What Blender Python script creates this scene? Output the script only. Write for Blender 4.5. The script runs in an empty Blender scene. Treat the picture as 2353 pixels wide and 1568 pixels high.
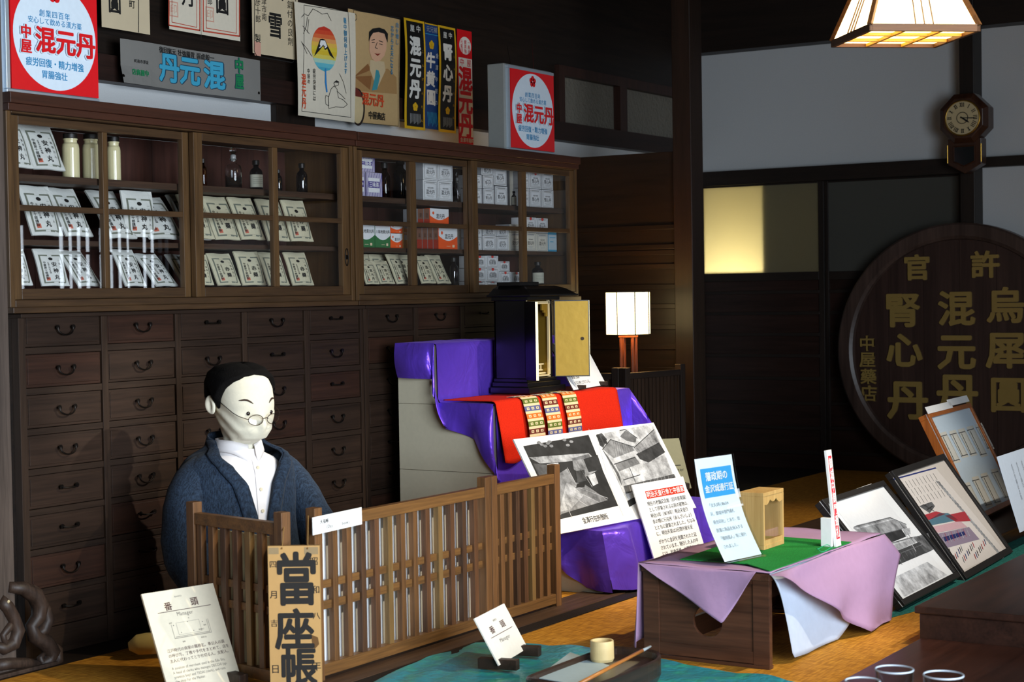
import bpy, bmesh, math, random
import numpy as np
from mathutils import Vector, Matrix

random.seed(7)
S = bpy.context.scene
COL = S.collection
PI = math.pi

# ------------------------------------------------------------------ camera
W, HH = 2353, 1568
FPX = 3942.96
YAW, PITCH, ROLL = math.radians(32.36325), math.radians(1.60116), math.radians(0.92239)
EYE = Vector((0, 0, 1.1))                       # eye height above the tatami
_f = Vector((math.cos(YAW)*math.cos(PITCH), math.sin(YAW)*math.cos(PITCH), -math.sin(PITCH)))
_r = Vector((math.sin(YAW), -math.cos(YAW), 0))
_d = _f.cross(_r)
CR, SR = math.cos(ROLL), math.sin(ROLL)
RIGHT = CR*_r + SR*_d
DOWN = -SR*_r + CR*_d
FWD = _f
cam_data = bpy.data.cameras.new('camera')
cam = bpy.data.objects.new('camera', cam_data)
COL.objects.link(cam)
cam_data.sensor_width = 36
cam_data.lens = 36*FPX/W
M = Matrix((RIGHT, -DOWN, -FWD)).transposed().to_4x4()
M.translation = EYE
cam.matrix_world = M
cam_data.clip_start = 0.05
cam_data.dof.use_dof = True
cam_data.dof.focus_distance = 6.5
cam_data.dof.aperture_fstop = 6.3
S.camera = cam

# ------------------------------------------------------------------ view, world
S.view_settings.view_transform = 'Standard'
S.view_settings.look = 'None'
S.view_settings.gamma = 1.0
S.view_settings.use_curve_mapping = False
S.view_settings.exposure = 0.0
S.cycles.use_denoising = True
S.cycles.max_bounces = 8
S.cycles.transparent_max_bounces = 16
S.cycles.sample_clamp_indirect = 6.0
wd = bpy.data.worlds.new('world')
S.world = wd
wd.use_nodes = True
wd.node_tree.nodes['Background'].inputs[0].default_value = (0.55, 0.68, 0.85, 1)
wd.node_tree.nodes['Background'].inputs[1].default_value = 0.2

def kelvin(r, g, b):
    return (r, g, b)
def area(name, loc, target, sx, sy, power, color, spread=None):
    l = bpy.data.lights.new(name, 'AREA'); l.shape = 'RECTANGLE'; l.size = sx; l.size_y = sy
    l.energy = power; l.color = color
    if spread: l.spread = math.radians(spread)
    o = bpy.data.objects.new(name, l); COL.objects.link(o); o.location = loc
    o.rotation_euler = (Vector(target)-Vector(loc)).to_track_quat('-Z', 'Y').to_euler()
    return o
def spot(name, loc, target, power, color, angle, blend=0.5, size=0.03):
    l = bpy.data.lights.new(name, 'SPOT'); l.energy = power; l.color = color
    l.spot_size = math.radians(angle); l.spot_blend = blend; l.shadow_soft_size = size
    o = bpy.data.objects.new(name, l); COL.objects.link(o); o.location = loc
    o.rotation_euler = (Vector(target)-Vector(loc)).to_track_quat('-Z', 'Y').to_euler()
    return o
COOL = (0.79, 0.89, 1.0)
WARM = (1.0, 0.80, 0.52)
# daylight through the shop front (lattice windows stand in front of these openings)
area('daylight_lattice', (7.9, -1.25, 1.30), (7.9, 3, 1.0), 3.6, 1.0, 75, COOL)
area('daylight_entrance', (2.1, -1.25, 1.25), (3.2, 3, 0.9), 3.0, 2.0, 190, COOL, 120)
# ceiling spotlights of the exhibition
spot('ceiling_spotlight', (5.7, 0.9, 2.75), (5.85, 3.2, 0.35), 310, (1.0, 0.88, 0.70), 33)
spot('ceiling_spotlight', (5.7, 1.0, 2.65), (4.24, 3.62, 0.74), 420, (1.0, 0.91, 0.76), 15, 0.5)
spot('ceiling_spotlight', (6.3, 0.3, 2.75), (6.3, 2.2, 0.2), 260, (1.0, 0.93, 0.83), 56)
spot('ceiling_spotlight', (4.8, 0.7, 2.75), (4.35, 2.85, 0.0), 250, (1.0, 0.84, 0.58), 50)

def ray(px, py):
    return FWD + (px - W/2)/FPX*RIGHT + (py - HH/2)/FPX*DOWN
def at(px, py, x=None, y=None, z=None):
    """the point of a plane x=, y= or z= of the room that is seen at a pixel of the photograph"""
    v = ray(px, py)
    t = x/v.x if x is not None else y/v.y if y is not None else (z-EYE.z)/v.z
    return EYE + v*t

# ------------------------------------------------------------------ materials
def srgb(c):
    if isinstance(c, str):
        c = c.lstrip('#'); c = [int(c[i:i+2], 16) for i in (0, 2, 4)]
    o = []
    for x in c[:3]:
        x = x/255
        o.append(x/12.92 if x <= .04045 else ((x+.055)/1.055)**2.4)
    return tuple(o)+(1.0,)
_mats = {}
def mat_new(name):
    m = bpy.data.materials.new(name); m.use_nodes = True
    nt = m.node_tree
    return m, nt, nt.nodes['Principled BSDF']
def plain(name, c, rough=.6, spec=.4, metal=0, bump=0, bscale=60, coat=0, sheen=0):
    if name in _mats: return _mats[name]
    m, nt, b = mat_new(name)
    col = srgb(c)
    b.inputs['Roughness'].default_value = rough
    b.inputs['Specular IOR Level'].default_value = spec
    b.inputs['Metallic'].default_value = metal
    b.inputs['Coat Weight'].default_value = coat
    b.inputs['Sheen Weight'].default_value = sheen
    tc = nt.nodes.new('ShaderNodeTexCoord')
    n = nt.nodes.new('ShaderNodeTexNoise'); n.inputs['Scale'].default_value = bscale; n.inputs['Detail'].default_value = 4
    nt.links.new(tc.outputs['Object'], n.inputs['Vector'])
    mx = nt.nodes.new('ShaderNodeMix'); mx.data_type = 'RGBA'
    mx.inputs['A'].default_value = tuple(v*.93 for v in col[:3])+(1,)
    mx.inputs['B'].default_value = tuple(min(1, v*1.06) for v in col[:3])+(1,)
    nt.links.new(n.outputs['Fac'], mx.inputs['Factor'])
    nt.links.new(mx.outputs['Result'], b.inputs['Base Color'])
    if bump:
        bp = nt.nodes.new('ShaderNodeBump'); bp.inputs['Strength'].default_value = bump; bp.inputs['Distance'].default_value = .002
        nt.links.new(n.outputs['Fac'], bp.inputs['Height']); nt.links.new(bp.outputs['Normal'], b.inputs['Normal'])
    _mats[name] = m
    return m
def wood(name, c1, c2, axis='x', scale=9, rough=.5, spec=.35, bump=.25, coat=0):
    """long grain along one object axis"""
    if name in _mats: return _mats[name]
    m, nt, b = mat_new(name)
    tc = nt.nodes.new('ShaderNodeTexCoord'); mp = nt.nodes.new('ShaderNodeMapping')
    s = {'x': (.05, 1, 1), 'y': (1, .05, 1), 'z': (1, 1, .05)}[axis]
    mp.inputs['Scale'].default_value = tuple(v*scale for v in s)
    nt.links.new(tc.outputs['Object'], mp.inputs['Vector'])
    n1 = nt.nodes.new('ShaderNodeTexNoise'); n1.inputs['Scale'].default_value = 3; n1.inputs['Detail'].default_value = 8; n1.inputs['Distortion'].default_value = .6
    n2 = nt.nodes.new('ShaderNodeTexNoise'); n2.inputs['Scale'].default_value = 16; n2.inputs['Detail'].default_value = 6
    nt.links.new(mp.outputs['Vector'], n1.inputs['Vector']); nt.links.new(mp.outputs['Vector'], n2.inputs['Vector'])
    ad = nt.nodes.new('ShaderNodeMath'); ad.operation = 'MULTIPLY_ADD'; ad.inputs[1].default_value = .45
    nt.links.new(n2.outputs['Fac'], ad.inputs[0]); 
    mu = nt.nodes.new('ShaderNodeMath'); mu.operation = 'MULTIPLY'; mu.inputs[1].default_value = .6
    nt.links.new(n1.outputs['Fac'], mu.inputs[0]); nt.links.new(mu.outputs[0], ad.inputs[2])
    rp = nt.nodes.new('ShaderNodeValToRGB')
    rp.color_ramp.elements[0].position = .32; rp.color_ramp.elements[0].color = srgb(c2)
    rp.color_ramp.elements[1].position = .72; rp.color_ramp.elements[1].color = srgb(c1)
    nt.links.new(ad.outputs[0], rp.inputs['Fac']); nt.links.new(rp.outputs['Color'], b.inputs['Base Color'])
    b.inputs['Roughness'].default_value = rough; b.inputs['Specular IOR Level'].default_value = spec
    b.inputs['Coat Weight'].default_value = coat; b.inputs['Coat Roughness'].default_value = .25
    bp = nt.nodes.new('ShaderNodeBump'); bp.inputs['Strength'].default_value = bump; bp.inputs['Distance'].default_value = .002
    nt.links.new(ad.outputs[0], bp.inputs['Height']); nt.links.new(bp.outputs['Normal'], b.inputs['Normal'])
    _mats[name] = m
    return m
def glow(name, c, strength, base=None):
    if name in _mats: return _mats[name]
    m, nt, b = mat_new(name)
    b.inputs['Base Color'].default_value = srgb(base or c)
    b.inputs['Emission Color'].default_value = srgb(c); b.inputs['Emission Strength'].default_value = strength
    b.inputs['Roughness'].default_value = .7
    _mats[name] = m
    return m
def pane_glass(name='clear_pane_glass', tint=(1, 1, 1), rough=.0, ior=1.5):
    """thin sheet glass: clear, with Fresnel reflection"""
    if name in _mats: return _mats[name]
    m, nt, b = mat_new(name)
    nt.nodes.remove(b)
    out = nt.nodes['Material Output']
    fr = nt.nodes.new('ShaderNodeFresnel')
    ge = nt.nodes.new('ShaderNodeNewGeometry'); ir = nt.nodes.new('ShaderNodeMapRange')
    ir.inputs['To Min'].default_value = ior; ir.inputs['To Max'].default_value = 1/ior
    nt.links.new(ge.outputs['Backfacing'], ir.inputs['Value']); nt.links.new(ir.outputs['Result'], fr.inputs['IOR'])
    tr = nt.nodes.new('ShaderNodeBsdfTransparent'); tr.inputs[0].default_value = tint+(1,)
    gl = nt.nodes.new('ShaderNodeBsdfGlossy'); gl.inputs['Roughness'].default_value = rough
    mx = nt.nodes.new('ShaderNodeMixShader')
    nt.links.new(fr.outputs[0], mx.inputs[0]); nt.links.new(tr.outputs[0], mx.inputs[1]); nt.links.new(gl.outputs[0], mx.inputs[2])
    nt.links.new(mx.outputs[0], out.inputs['Surface'])
    _mats[name] = m
    return m
def solid_glass(name, c=(1, 1, 1), rough=0.0):
    if name in _mats: return _mats[name]
    m, nt, b = mat_new(name)
    b.inputs['Base Color'].default_value = tuple(c)+(1,)
    b.inputs['Transmission Weight'].default_value = 1; b.inputs['Roughness'].default_value = rough
    b.inputs['IOR'].default_value = 1.45
    _mats[name] = m
    return m
def frosted(name, c, trans=.6, bump=0, bscale=40):
    if name in _mats: return _mats[name]
    m, nt, b = mat_new(name)
    nt.nodes.remove(b)
    out = nt.nodes['Material Output']
    df = nt.nodes.new('ShaderNodeBsdfDiffuse'); df.inputs[0].default_value = srgb(c)
    tl = nt.nodes.new('ShaderNodeBsdfTranslucent'); tl.inputs[0].default_value = srgb(c)
    gl = nt.nodes.new('ShaderNodeBsdfGlossy'); gl.inputs['Roughness'].default_value = .35; gl.inputs[0].default_value = (.8, .8, .8, 1)
    m1 = nt.nodes.new('ShaderNodeMixShader'); m1.inputs[0].default_value = trans
    nt.links.new(df.outputs[0], m1.inputs[1]); nt.links.new(tl.outputs[0], m1.inputs[2])
    m2 = nt.nodes.new('ShaderNodeMixShader'); m2.inputs[0].default_value = .06
    nt.links.new(m1.outputs[0], m2.inputs[1]); nt.links.new(gl.outputs[0], m2.inputs[2])
    nt.links.new(m2.outputs[0], out.inputs['Surface'])
    if bump:
        tc = nt.nodes.new('ShaderNodeTexCoord'); n = nt.nodes.new('ShaderNodeTexNoise'); n.inputs['Scale'].default_value = bscale
        n.inputs['Detail'].default_value = 3
        bp = nt.nodes.new('ShaderNodeBump'); bp.inputs['Strength'].default_value = bump; bp.inputs['Distance'].default_value = .01
        nt.links.new(tc.outputs['Object'], n.inputs['Vector'])
        nt.links.new(n.outputs['Fac'], bp.inputs['Height'])
        for q in (df, gl, tl): nt.links.new(bp.outputs['Normal'], q.inputs['Normal'])
    _mats[name] = m
    return m
def weave(name, c1, c2, scale=400, rough=.85, bump=.3, sheen=.0, slub=0):
    """woven cloth or mat: two thread directions"""
    if name in _mats: return _mats[name]
    m, nt, b = mat_new(name)
    tc = nt.nodes.new('ShaderNodeTexCoord')
    n = nt.nodes.new('ShaderNodeTexNoise'); n.inputs['Scale'].default_value = scale*.5; n.inputs['Detail'].default_value = 3
    mp = nt.nodes.new('ShaderNodeMapping'); mp.inputs['Scale'].default_value = (1, .12, .35) if slub else (1, 1, 1)
    nt.links.new(tc.outputs['Object'], mp.inputs['Vector']); nt.links.new(mp.outputs['Vector'], n.inputs['Vector'])
    n2 = nt.nodes.new('ShaderNodeTexNoise'); n2.inputs['Scale'].default_value = scale*.5; n2.inputs['Detail'].default_value = 2
    mp2 = nt.nodes.new('ShaderNodeMapping'); mp2.inputs['Scale'].default_value = (.12, 1, .12) if slub else (1, 1, 1)
    nt.links.new(tc.outputs['Object'], mp2.inputs['Vector']); nt.links.new(mp2.outputs['Vector'], n2.inputs['Vector'])
    ad = nt.nodes.new('ShaderNodeMath'); ad.operation = 'ADD'
    nt.links.new(n.outputs['Fac'], ad.inputs[0]); nt.links.new(n2.outputs['Fac'], ad.inputs[1])
    rp = nt.nodes.new('ShaderNodeValToRGB')
    rp.color_ramp.elements[0].position = .40; rp.color_ramp.elements[0].color = srgb(c2)
    rp.color_ramp.elements[1].position = .62; rp.color_ramp.elements[1].color = srgb(c1)
    hf = nt.nodes.new('ShaderNodeMath'); hf.operation = 'MULTIPLY'; hf.inputs[1].default_value = .5
    nt.links.new(ad.outputs[0], hf.inputs[0]); nt.links.new(hf.outputs[0], rp.inputs['Fac'])
    nt.links.new(rp.outputs['Color'], b.inputs['Base Color'])
    b.inputs['Roughness'].default_value = rough; b.inputs['Sheen Weight'].default_value = sheen
    b.inputs['Specular IOR Level'].default_value = .2
    bp = nt.nodes.new('ShaderNodeBump'); bp.inputs['Strength'].default_value = bump; bp.inputs['Distance'].default_value = .001
    nt.links.new(hf.outputs[0], bp.inputs['Height']); nt.links.new(bp.outputs['Normal'], b.inputs['Normal'])
    _mats[name] = m
    return m

# ------------------------------------------------------------------ lettering (glyph outlines of the built-in font)
_glyph = {}
_fc = bpy.data.curves.new('glyph_source', 'FONT'); _fc.resolution_u = 2
_fo = bpy.data.objects.new('glyph_source', _fc)
def glyph(ch, bold=0.0):
    k = ch
    if k not in _glyph:
        _fc.body = ch
        me = _fo.to_mesh()
        n = len(me.vertices); co = np.zeros(n*3)
        if n: me.vertices.foreach_get('co', co)
        co = co.reshape(-1, 3)[:, :2].copy()
        fs = [tuple(p.vertices) for p in me.polygons]
        adv = co[:, 0].max()+.07 if n else .35
        _fo.to_mesh_clear()
        if ord(ch) > 0x2E80: adv = 1.0
        _glyph[k] = (co, fs, adv)
    return _glyph[k]

# ------------------------------------------------------------------ mesh builder
class MB:
    def __init__(s):
        s.v = []; s.f = []; s.mi = []; s.mats = []; s.n = 0
    def slot(s, m):
        if m not in s.mats: s.mats.append(m)
        return s.mats.index(m)
    def add(s, vs, fs, m):
        k = s.slot(m); b = s.n
        s.v.extend(tuple(p) for p in vs); s.n += len(vs)
        for f in fs:
            s.f.append(tuple(i+b for i in f)); s.mi.append(k)
    def box(s, x0, x1, y0, y1, z0, z1, m):
        vs = [(x, y, z) for x in (x0, x1) for y in (y0, y1) for z in (z0, z1)]
        s.add(vs, [(0, 1, 3, 2), (4, 6, 7, 5), (0, 4, 5, 1), (2, 3, 7, 6), (0, 2, 6, 4), (1, 5, 7, 3)], m)
    def obox(s, c, ax, ay, az, m):
        """box from centre and three half-axis vectors"""
        c = Vector(c); ax = Vector(ax); ay = Vector(ay); az = Vector(az)
        vs = [c+i*ax+j*ay+k*az for i in (-1, 1) for j in (-1, 1) for k in (-1, 1)]
        s.add(vs, [(0, 1, 3, 2), (4, 6, 7, 5), (0, 4, 5, 1), (2, 3, 7, 6), (0, 2, 6, 4), (1, 5, 7, 3)], m)
    def bar(s, a, b, w, h, m, up=(0, 0, 1)):
        a = Vector(a); b = Vector(b); d = (b-a); L = d.length; d /= L
        u = Vector(up); sd = d.cross(u)
        if sd.length < 1e-4: sd = d.cross(Vector((1, 0, 0)))
        sd.normalize(); u = sd.cross(d)
        s.obox((a+b)/2, d*L/2, sd*w/2, u*h/2, m)
    def prism(s, poly, off, m):
        """polygon of 3D points extruded by vector off"""
        n = len(poly); off = Vector(off)
        vs = [Vector(p) for p in poly]+[Vector(p)+off for p in poly]
        s.add(vs, [tuple(range(n))[::-1], tuple(range(n, 2*n))]+[(i, (i+1) % n, n+(i+1) % n, n+i) for i in range(n)], m)
    def tube(s, pts, r, m, n=10, cap=True, flat=1.0):
        pts = [Vector(p) for p in pts]
        rs = r if isinstance(r, (list, tuple)) else [r]*len(pts)
        vs = []; fs = []
        t0 = (pts[1]-pts[0]).normalized()
        ref = Vector((0, 0, 1)) if abs(t0.z) < .9 else Vector((1, 0, 0))
        sd = t0.cross(ref).normalized()
        for i, p in enumerate(pts):
            t = (pts[min(i+1, len(pts)-1)]-pts[max(i-1, 0)]).normalized()
            sd = (sd-t*sd.dot(t)).normalized(); up = sd.cross(t)
            for j in range(n):
                a = 2*PI*j/n
                vs.append(p+rs[i]*(math.cos(a)*sd+math.sin(a)*up*flat))
        for i in range(len(pts)-1):
            for j in range(n):
                k = (j+1) % n
                fs.append((i*n+j, i*n+k, (i+1)*n+k, (i+1)*n+j))
        if cap:
            fs.append(tuple(range(n))[::-1]); fs.append(tuple(range((len(pts)-1)*n, len(pts)*n)))
        s.add(vs, fs, m)
    def lathe(s, prof, c, m, n=24, axis='z'):
        """prof: (radius, height) pairs, closed with caps at radius>0 ends"""
        c = Vector(c); vs = []; fs = []
        for r, h in prof:
            for j in range(n):
                a = 2*PI*j/n
                p = (r*math.cos(a), r*math.sin(a), h)
                if axis == 'x': p = (p[2], p[0], p[1])
                if axis == 'y': p = (p[0], p[2], p[1])
                vs.append(c+Vector(p))
        for i in range(len(prof)-1):
            for j in range(n):
                k = (j+1) % n
                fs.append((i*n+j, i*n+k, (i+1)*n+k, (i+1)*n+j))
        fs.append(tuple(range(n))[::-1]); fs.append(tuple(range((len(prof)-1)*n, len(prof)*n)))
        s.add(vs, fs, m)
    def grid(s, fn, nu, nv, m, closed_u=False):
        vs = [fn(i/nu, j/nv) for j in range(nv+1) for i in range(nu+(0 if closed_u else 1))]
        w = nu if closed_u else nu+1
        fs = []
        for j in range(nv):
            for i in range(nu):
                k = (i+1) % w if closed_u else i+1
                fs.append((j*w+i, j*w+k, (j+1)*w+k, (j+1)*w+i))
        s.add(vs, fs, m)
    def build(s, name, parent=None, origin=None, bevel=0, smooth=False, subsurf=0, solid=0, solid_off=0):
        o0 = Vector(origin) if origin is not None else Vector((0, 0, 0))
        me = bpy.data.meshes.new(name)
        me.from_pydata([Vector(p)-o0 for p in s.v], [], s.f)
        for m in s.mats: me.materials.append(m)
        me.polygons.foreach_set('material_index', s.mi)
        if smooth: me.polygons.foreach_set('use_smooth', [True]*len(s.f))
        bm = bmesh.new(); bm.from_mesh(me); 
        if not getattr(s, 'keep', False): bmesh.ops.recalc_face_normals(bm, faces=bm.faces)
        bm.to_mesh(me); bm.free()
        me.update()
        o = bpy.data.objects.new(name, me); COL.objects.link(o)
        if parent is not None:
            o.parent = parent
            o.location = o0
        else: o.location = o0
        if solid:
            md = o.modifiers.new('thickness', 'SOLIDIFY'); md.thickness = solid; md.offset = solid_off
        if subsurf:
            md = o.modifiers.new('smooth', 'SUBSURF'); md.levels = subsurf; md.render_levels = subsurf
        if bevel:
            md = o.modifiers.new('bevel', 'BEVEL'); md.width = bevel; md.segments = 2; md.limit_method = 'ANGLE'
        return o
def tag(o, label, cat, group=None, kind=None):
    o['label'] = label; o['category'] = cat
    if group: o['group'] = group
    if kind: o['kind'] = kind
    return o
def thing(name, label, cat, loc=(0, 0, 0), rotz=0, group=None):
    o = bpy.data.objects.new(name, None); COL.objects.link(o)
    o.empty_display_size = .05
    o.location = loc; o.rotation_euler = (0, 0, rotz)
    return tag(o, label, cat, group)
class WP:
    """parts modelled in room coordinates under a thing whose base sits at loc"""
    def __init__(s, root): s.root = root
    def __call__(s, mb, name, parent=None, **k):
        L = s.root.location
        if parent is None:
            o = mb.build(name, None, origin=L, **k); o.parent = s.root; o.location = (0, 0, 0)
        else:
            o = mb.build(name, None, origin=L, **k); o.parent = parent; o.location = (0, 0, 0)
        return o
def struct(o):
    o['kind'] = 'structure'
    return o
def copy_tree(o, parent=None):
    c = o.copy(); COL.objects.link(c)
    if parent is not None: c.parent = parent
    for ch in list(o.children): copy_tree(ch, c)
    return c

# ------------------------------------------------------------------ printed sheets
STEP = 4e-5
def shifts(b):
    """a heavier stroke is laid down as slightly displaced copies of the glyph"""
    if b < .004: return ((0, 0),)
    if b < .012: return ((-b, -b*.5), (b, b*.5))
    if b < .022: return ((-b, -b), (b, -b), (b, b), (-b, b))
    return tuple((b*math.cos(PI*i/4), b*math.sin(PI*i/4)) for i in range(8))
class Sheet:
    """a flat printed thing of w x h metres; u right, v down, print layers lie on its face"""
    def __init__(s, w, h, base, thick=.002, nu=1, nv=1, bend=None, edge=None):
        s.w, s.h, s.mb, s.bend, s.layer = w, h, MB(), bend, 1
        s.mb.keep = True
        s.thick = thick
        P = s.pt
        for (i) in range(nu):
            for j in range(nv):
                u0, u1, v0, v1 = w*i/nu, w*(i+1)/nu, h*j/nv, h*(j+1)/nv
                s.mb.add([P(u0, v0, 0), P(u0, v1, 0), P(u1, v1, 0), P(u1, v0, 0)], [(0, 1, 2, 3)], base)
                s.mb.add([P(u0, v0, -thick), P(u0, v1, -thick), P(u1, v1, -thick), P(u1, v0, -thick)], [(3, 2, 1, 0)], edge or base)
        e = edge or base
        for i in range(nu):
            u0, u1 = w*i/nu, w*(i+1)/nu
            s.mb.add([P(u0, 0, 0), P(u1, 0, 0), P(u1, 0, -thick), P(u0, 0, -thick)], [(0, 1, 2, 3)], e)
            s.mb.add([P(u0, h, 0), P(u0, h, -thick), P(u1, h, -thick), P(u1, h, 0)], [(0, 1, 2, 3)], e)
        for j in range(nv):
            v0, v1 = h*j/nv, h*(j+1)/nv
            s.mb.add([P(0, v0, 0), P(0, v0, -thick), P(0, v1, -thick), P(0, v1, 0)], [(0, 1, 2, 3)], e)
            s.mb.add([P(w, v0, 0), P(w, v1, 0), P(w, v1, -thick), P(w, v0, -thick)], [(0, 1, 2, 3)], e)
    def pt(s, u, v, off):
        b = s.bend(u/s.w, v/s.h) if s.bend else 0
        return (u, -b-off, -v)                     # face looks towards -y
    def off(s, lift=0): return .0005*s.layer+lift
    def poly(s, pts, m, lift=0):
        """simple polygon in sheet metres (may be concave)"""
        vs = [Vector((p[0], -p[1], 0)) for p in pts]
        from mathutils.geometry import tessellate_polygon
        tris = tessellate_polygon([vs])
        o = s.off(lift)
        P3 = [s.pt(p[0], p[1], o) for p in pts]
        fs = []
        for t in tris:
            a, b, c = (vs[i] for i in t)
            if (b-a).cross(c-a).z < 0: t = (t[0], t[2], t[1])
            fs.append(tuple(t))
        s.mb.add(P3, fs, m)
    def rect(s, u0, v0, u1, v1, m, n=1, lift=0):
        o = s.off(lift)
        if s.bend: n = max(n, 6)
        for i in range(n):
            for j in range(n if s.bend else 1):
                nn = n if s.bend else 1
                a0, a1 = u0+(u1-u0)*i/n, u0+(u1-u0)*(i+1)/n
                b0, b1 = v0+(v1-v0)*j/nn, v0+(v1-v0)*(j+1)/nn
                s.mb.add([s.pt(a0, b0, o), s.pt(a0, b1, o), s.pt(a1, b1, o), s.pt(a1, b0, o)], [(0, 1, 2, 3)], m)
    def frame(s, u0, v0, u1, v1, t, m):
        s.rect(u0, v0, u1, v0+t, m); s.rect(u0, v1-t, u1, v1, m)
        s.rect(u0, v0+t, u0+t, v1-t, m); s.rect(u1-t, v0+t, u1, v1-t, m)
    def ellipse(s, cu, cv, ru, rv, m, n=40, lift=0):
        o = s.off(lift)
        vs = [s.pt(cu, cv, o)]+[s.pt(cu+ru*math.cos(2*PI*i/n), cv-rv*math.sin(2*PI*i/n), o) for i in range(n)]
        s.mb.add(vs, [(0, 1+i, 1+(i+1) % n) for i in range(n)], m)
    def line(s, pts, t, m):
        for (a, b) in zip(pts[:-1], pts[1:]):
            a = Vector(a); b = Vector(b); d = b-a
            if d.length < 1e-6: continue
            if s.bend and d.length > .05:
                k = int(d.length/.04)+1
                s.line([a.lerp(b, i/k) for i in range(k+1)], t, m); continue
            n = Vector((-d.y, d.x)).normalized()*t/2
            d = d.normalized()*t*.3
            s.poly([a-d+n, a-d-n, b+d-n, b+d+n], m)
    def text(s, t, u, v, size, m, bold=0.0, sx=1.0, lift=0, track=1.0, align='l', rot=0):
        """horizontal line; (u, v) = left end of the line, middle height"""
        adv = sum(glyph(c, bold)[2] for c in t)*size*sx*track
        if align == 'c': u -= adv/2
        if align == 'r': u -= adv
        o = s.off(lift); x = 0
        ca, sa = math.cos(rot), math.sin(rot)
        for c in t:
            co, fs, a = glyph(c, bold)
            if len(co):
                for q, (du, dv) in enumerate(shifts(bold)):
                    X = x+(co[:, 0]+du)*size*sx; Y = (co[:, 1]-.36+dv)*size
                    s.mb.add([s.pt(u+xx*ca+yy*sa, v-yy*ca+xx*sa, o+q*STEP) for xx, yy in zip(X, Y)], fs, m)
            x += a*size*sx*track
    def vtext(s, t, u, v, size, m, bold=0.0, sy=1.0, sx=1.0, lift=0, pitch=1.0):
        """vertical column; (u, v) = top centre"""
        o = s.off(lift)
        for i, c in enumerate(t):
            co, fs, a = glyph(c, bold)
            if len(co):
                cx = .5 if a == 1.0 else (a-.07)/2
                cv = v+(i+.5)*size*sy*pitch
                for q, (du, dv) in enumerate(shifts(bold)):
                    X = (co[:, 0]-cx+du)*size*sx; Y = (co[:, 1]-.36+dv)*size*sy
                    s.mb.add([s.pt(u+xx, cv-yy, o+q*STEP) for xx, yy in zip(X, Y)], fs, m)
    def build(s, name, parent=None):
        return s.mb.build(name, parent)
def frame_matrix(tl, ux, dn):
    """object matrix whose +x runs along ux and whose -z runs along dn from the top left corner"""
    ux = Vector(ux).normalized(); dn = Vector(dn); dn = (dn-ux*dn.dot(ux)).normalized()
    z = -dn; y = z.cross(ux)
    m = Matrix((ux, y, z)).transposed().to_4x4(); m.translation = Vector(tl)
    return m
def lean_quad(bl, br, tl, z0):
    """rigid rectangle standing on height z0 with its lower corners seen at bl, br and its top left corner at tl:
    the lean is solved so that the corner is square.  returns TL point, width, height, ux, down"""
    A = at(*bl, z=z0); B = at(*br, z=z0)
    e = (B-A).normalized(); w = (B-A).length
    v = ray(*tl)
    # foot of TL-A perpendicular to e:  (EYE+v t - A).e = 0
    t = (A-EYE).dot(e)/v.dot(e)
    T = EYE+v*t
    return T, w, (T-A).length, e, (A-T)

class Lean:
    """a rigid sheet standing at height z0, leaning back; lays out by points seen on its face"""
    def __init__(s, bl, br, tl, z0, base, thick=.003, edge=None, quad=None, **k):
        s.T, s.w, s.h, s.ex, s.dn = quad or lean_quad(bl, br, tl, z0)
        s.du = s.dn.normalized(); s.n = s.ex.cross(s.du)
        s.s = Sheet(s.w, s.h, base, thick=thick, edge=edge, **k)
    def p(s, px, py):
        v = ray(px, py); t = (s.T-EYE).dot(s.n)/v.dot(s.n); q = EYE+v*t-s.T
        return (q.dot(s.ex), q.dot(s.du))
    def poly(s, pts, m): s.s.poly([s.p(*q) for q in pts], m)
    def line(s, pts, t, m): s.s.line([s.p(*q) for q in pts], t, m)
    def put(s, name, root=None, origin=None):
        o = s.s.build(name, root)
        M = frame_matrix(s.T, s.ex, s.dn)
        if root is not None: o.matrix_local = Matrix.Translation(-root.location) @ M
        else: o.matrix_world = M
        return o

# ------------------------------------------------------------------ shared materials
DARK = wood('dark_timber', '#261b14', '#130d09', 'z', rough=.5)
DARKX = wood('dark_timber_lengthwise', '#261b14', '#130d09', 'x', rough=.5)
DARKY = wood('dark_timber_crosswise', '#261b14', '#130d09', 'y', rough=.5)
PLASTER = plain('white_plaster', '#c6c9ca', rough=.95, spec=.1, bump=.25, bscale=160)
TATAMI = weave('tatami_straw', '#c98d2e', '#9a6416', 260, rough=.75, bump=.35, slub=1)
HERI = weave('tatami_border_cloth', '#2a211a', '#17110d', 500)
WHITE = plain('white_card', '#e8e8e6', rough=.6)
INK = plain('black_ink', '#141312', rough=.7)

# ------------------------------------------------------------------ setting
b = MB(); b.box(-2.6, 9.9, -1.1, 3.915, -.12, 0, TATAMI); struct(b.build('floor'))
b = MB(); b.box(-2.6, 9.9, 3.915, 5.0, -.12, 0, DARKX); struct(b.build('floor_boards'))
b = MB(); b.box(3.2, 9.6, 2.985, 3.135, 0, .006, wood('worn_sill_wood', '#5a4230', '#33241a', 'x', scale=14))
struct(b.build('trim_1'))
b = MB(); b.box(3.2, 9.6, 2.925, 2.985, 0, .004, HERI); struct(b.build('trim_2'))
b = MB()
for x in (6.95, 8.75): b.box(x, x+.06, 2.2, 2.925, 0, .003, HERI)
struct(b.build('trim_3'))
b = MB(); b.box(-2.6, 10.0, -1.2, 5.05, 2.95, 3.05, DARKX); struct(b.build('ceiling'))

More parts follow.
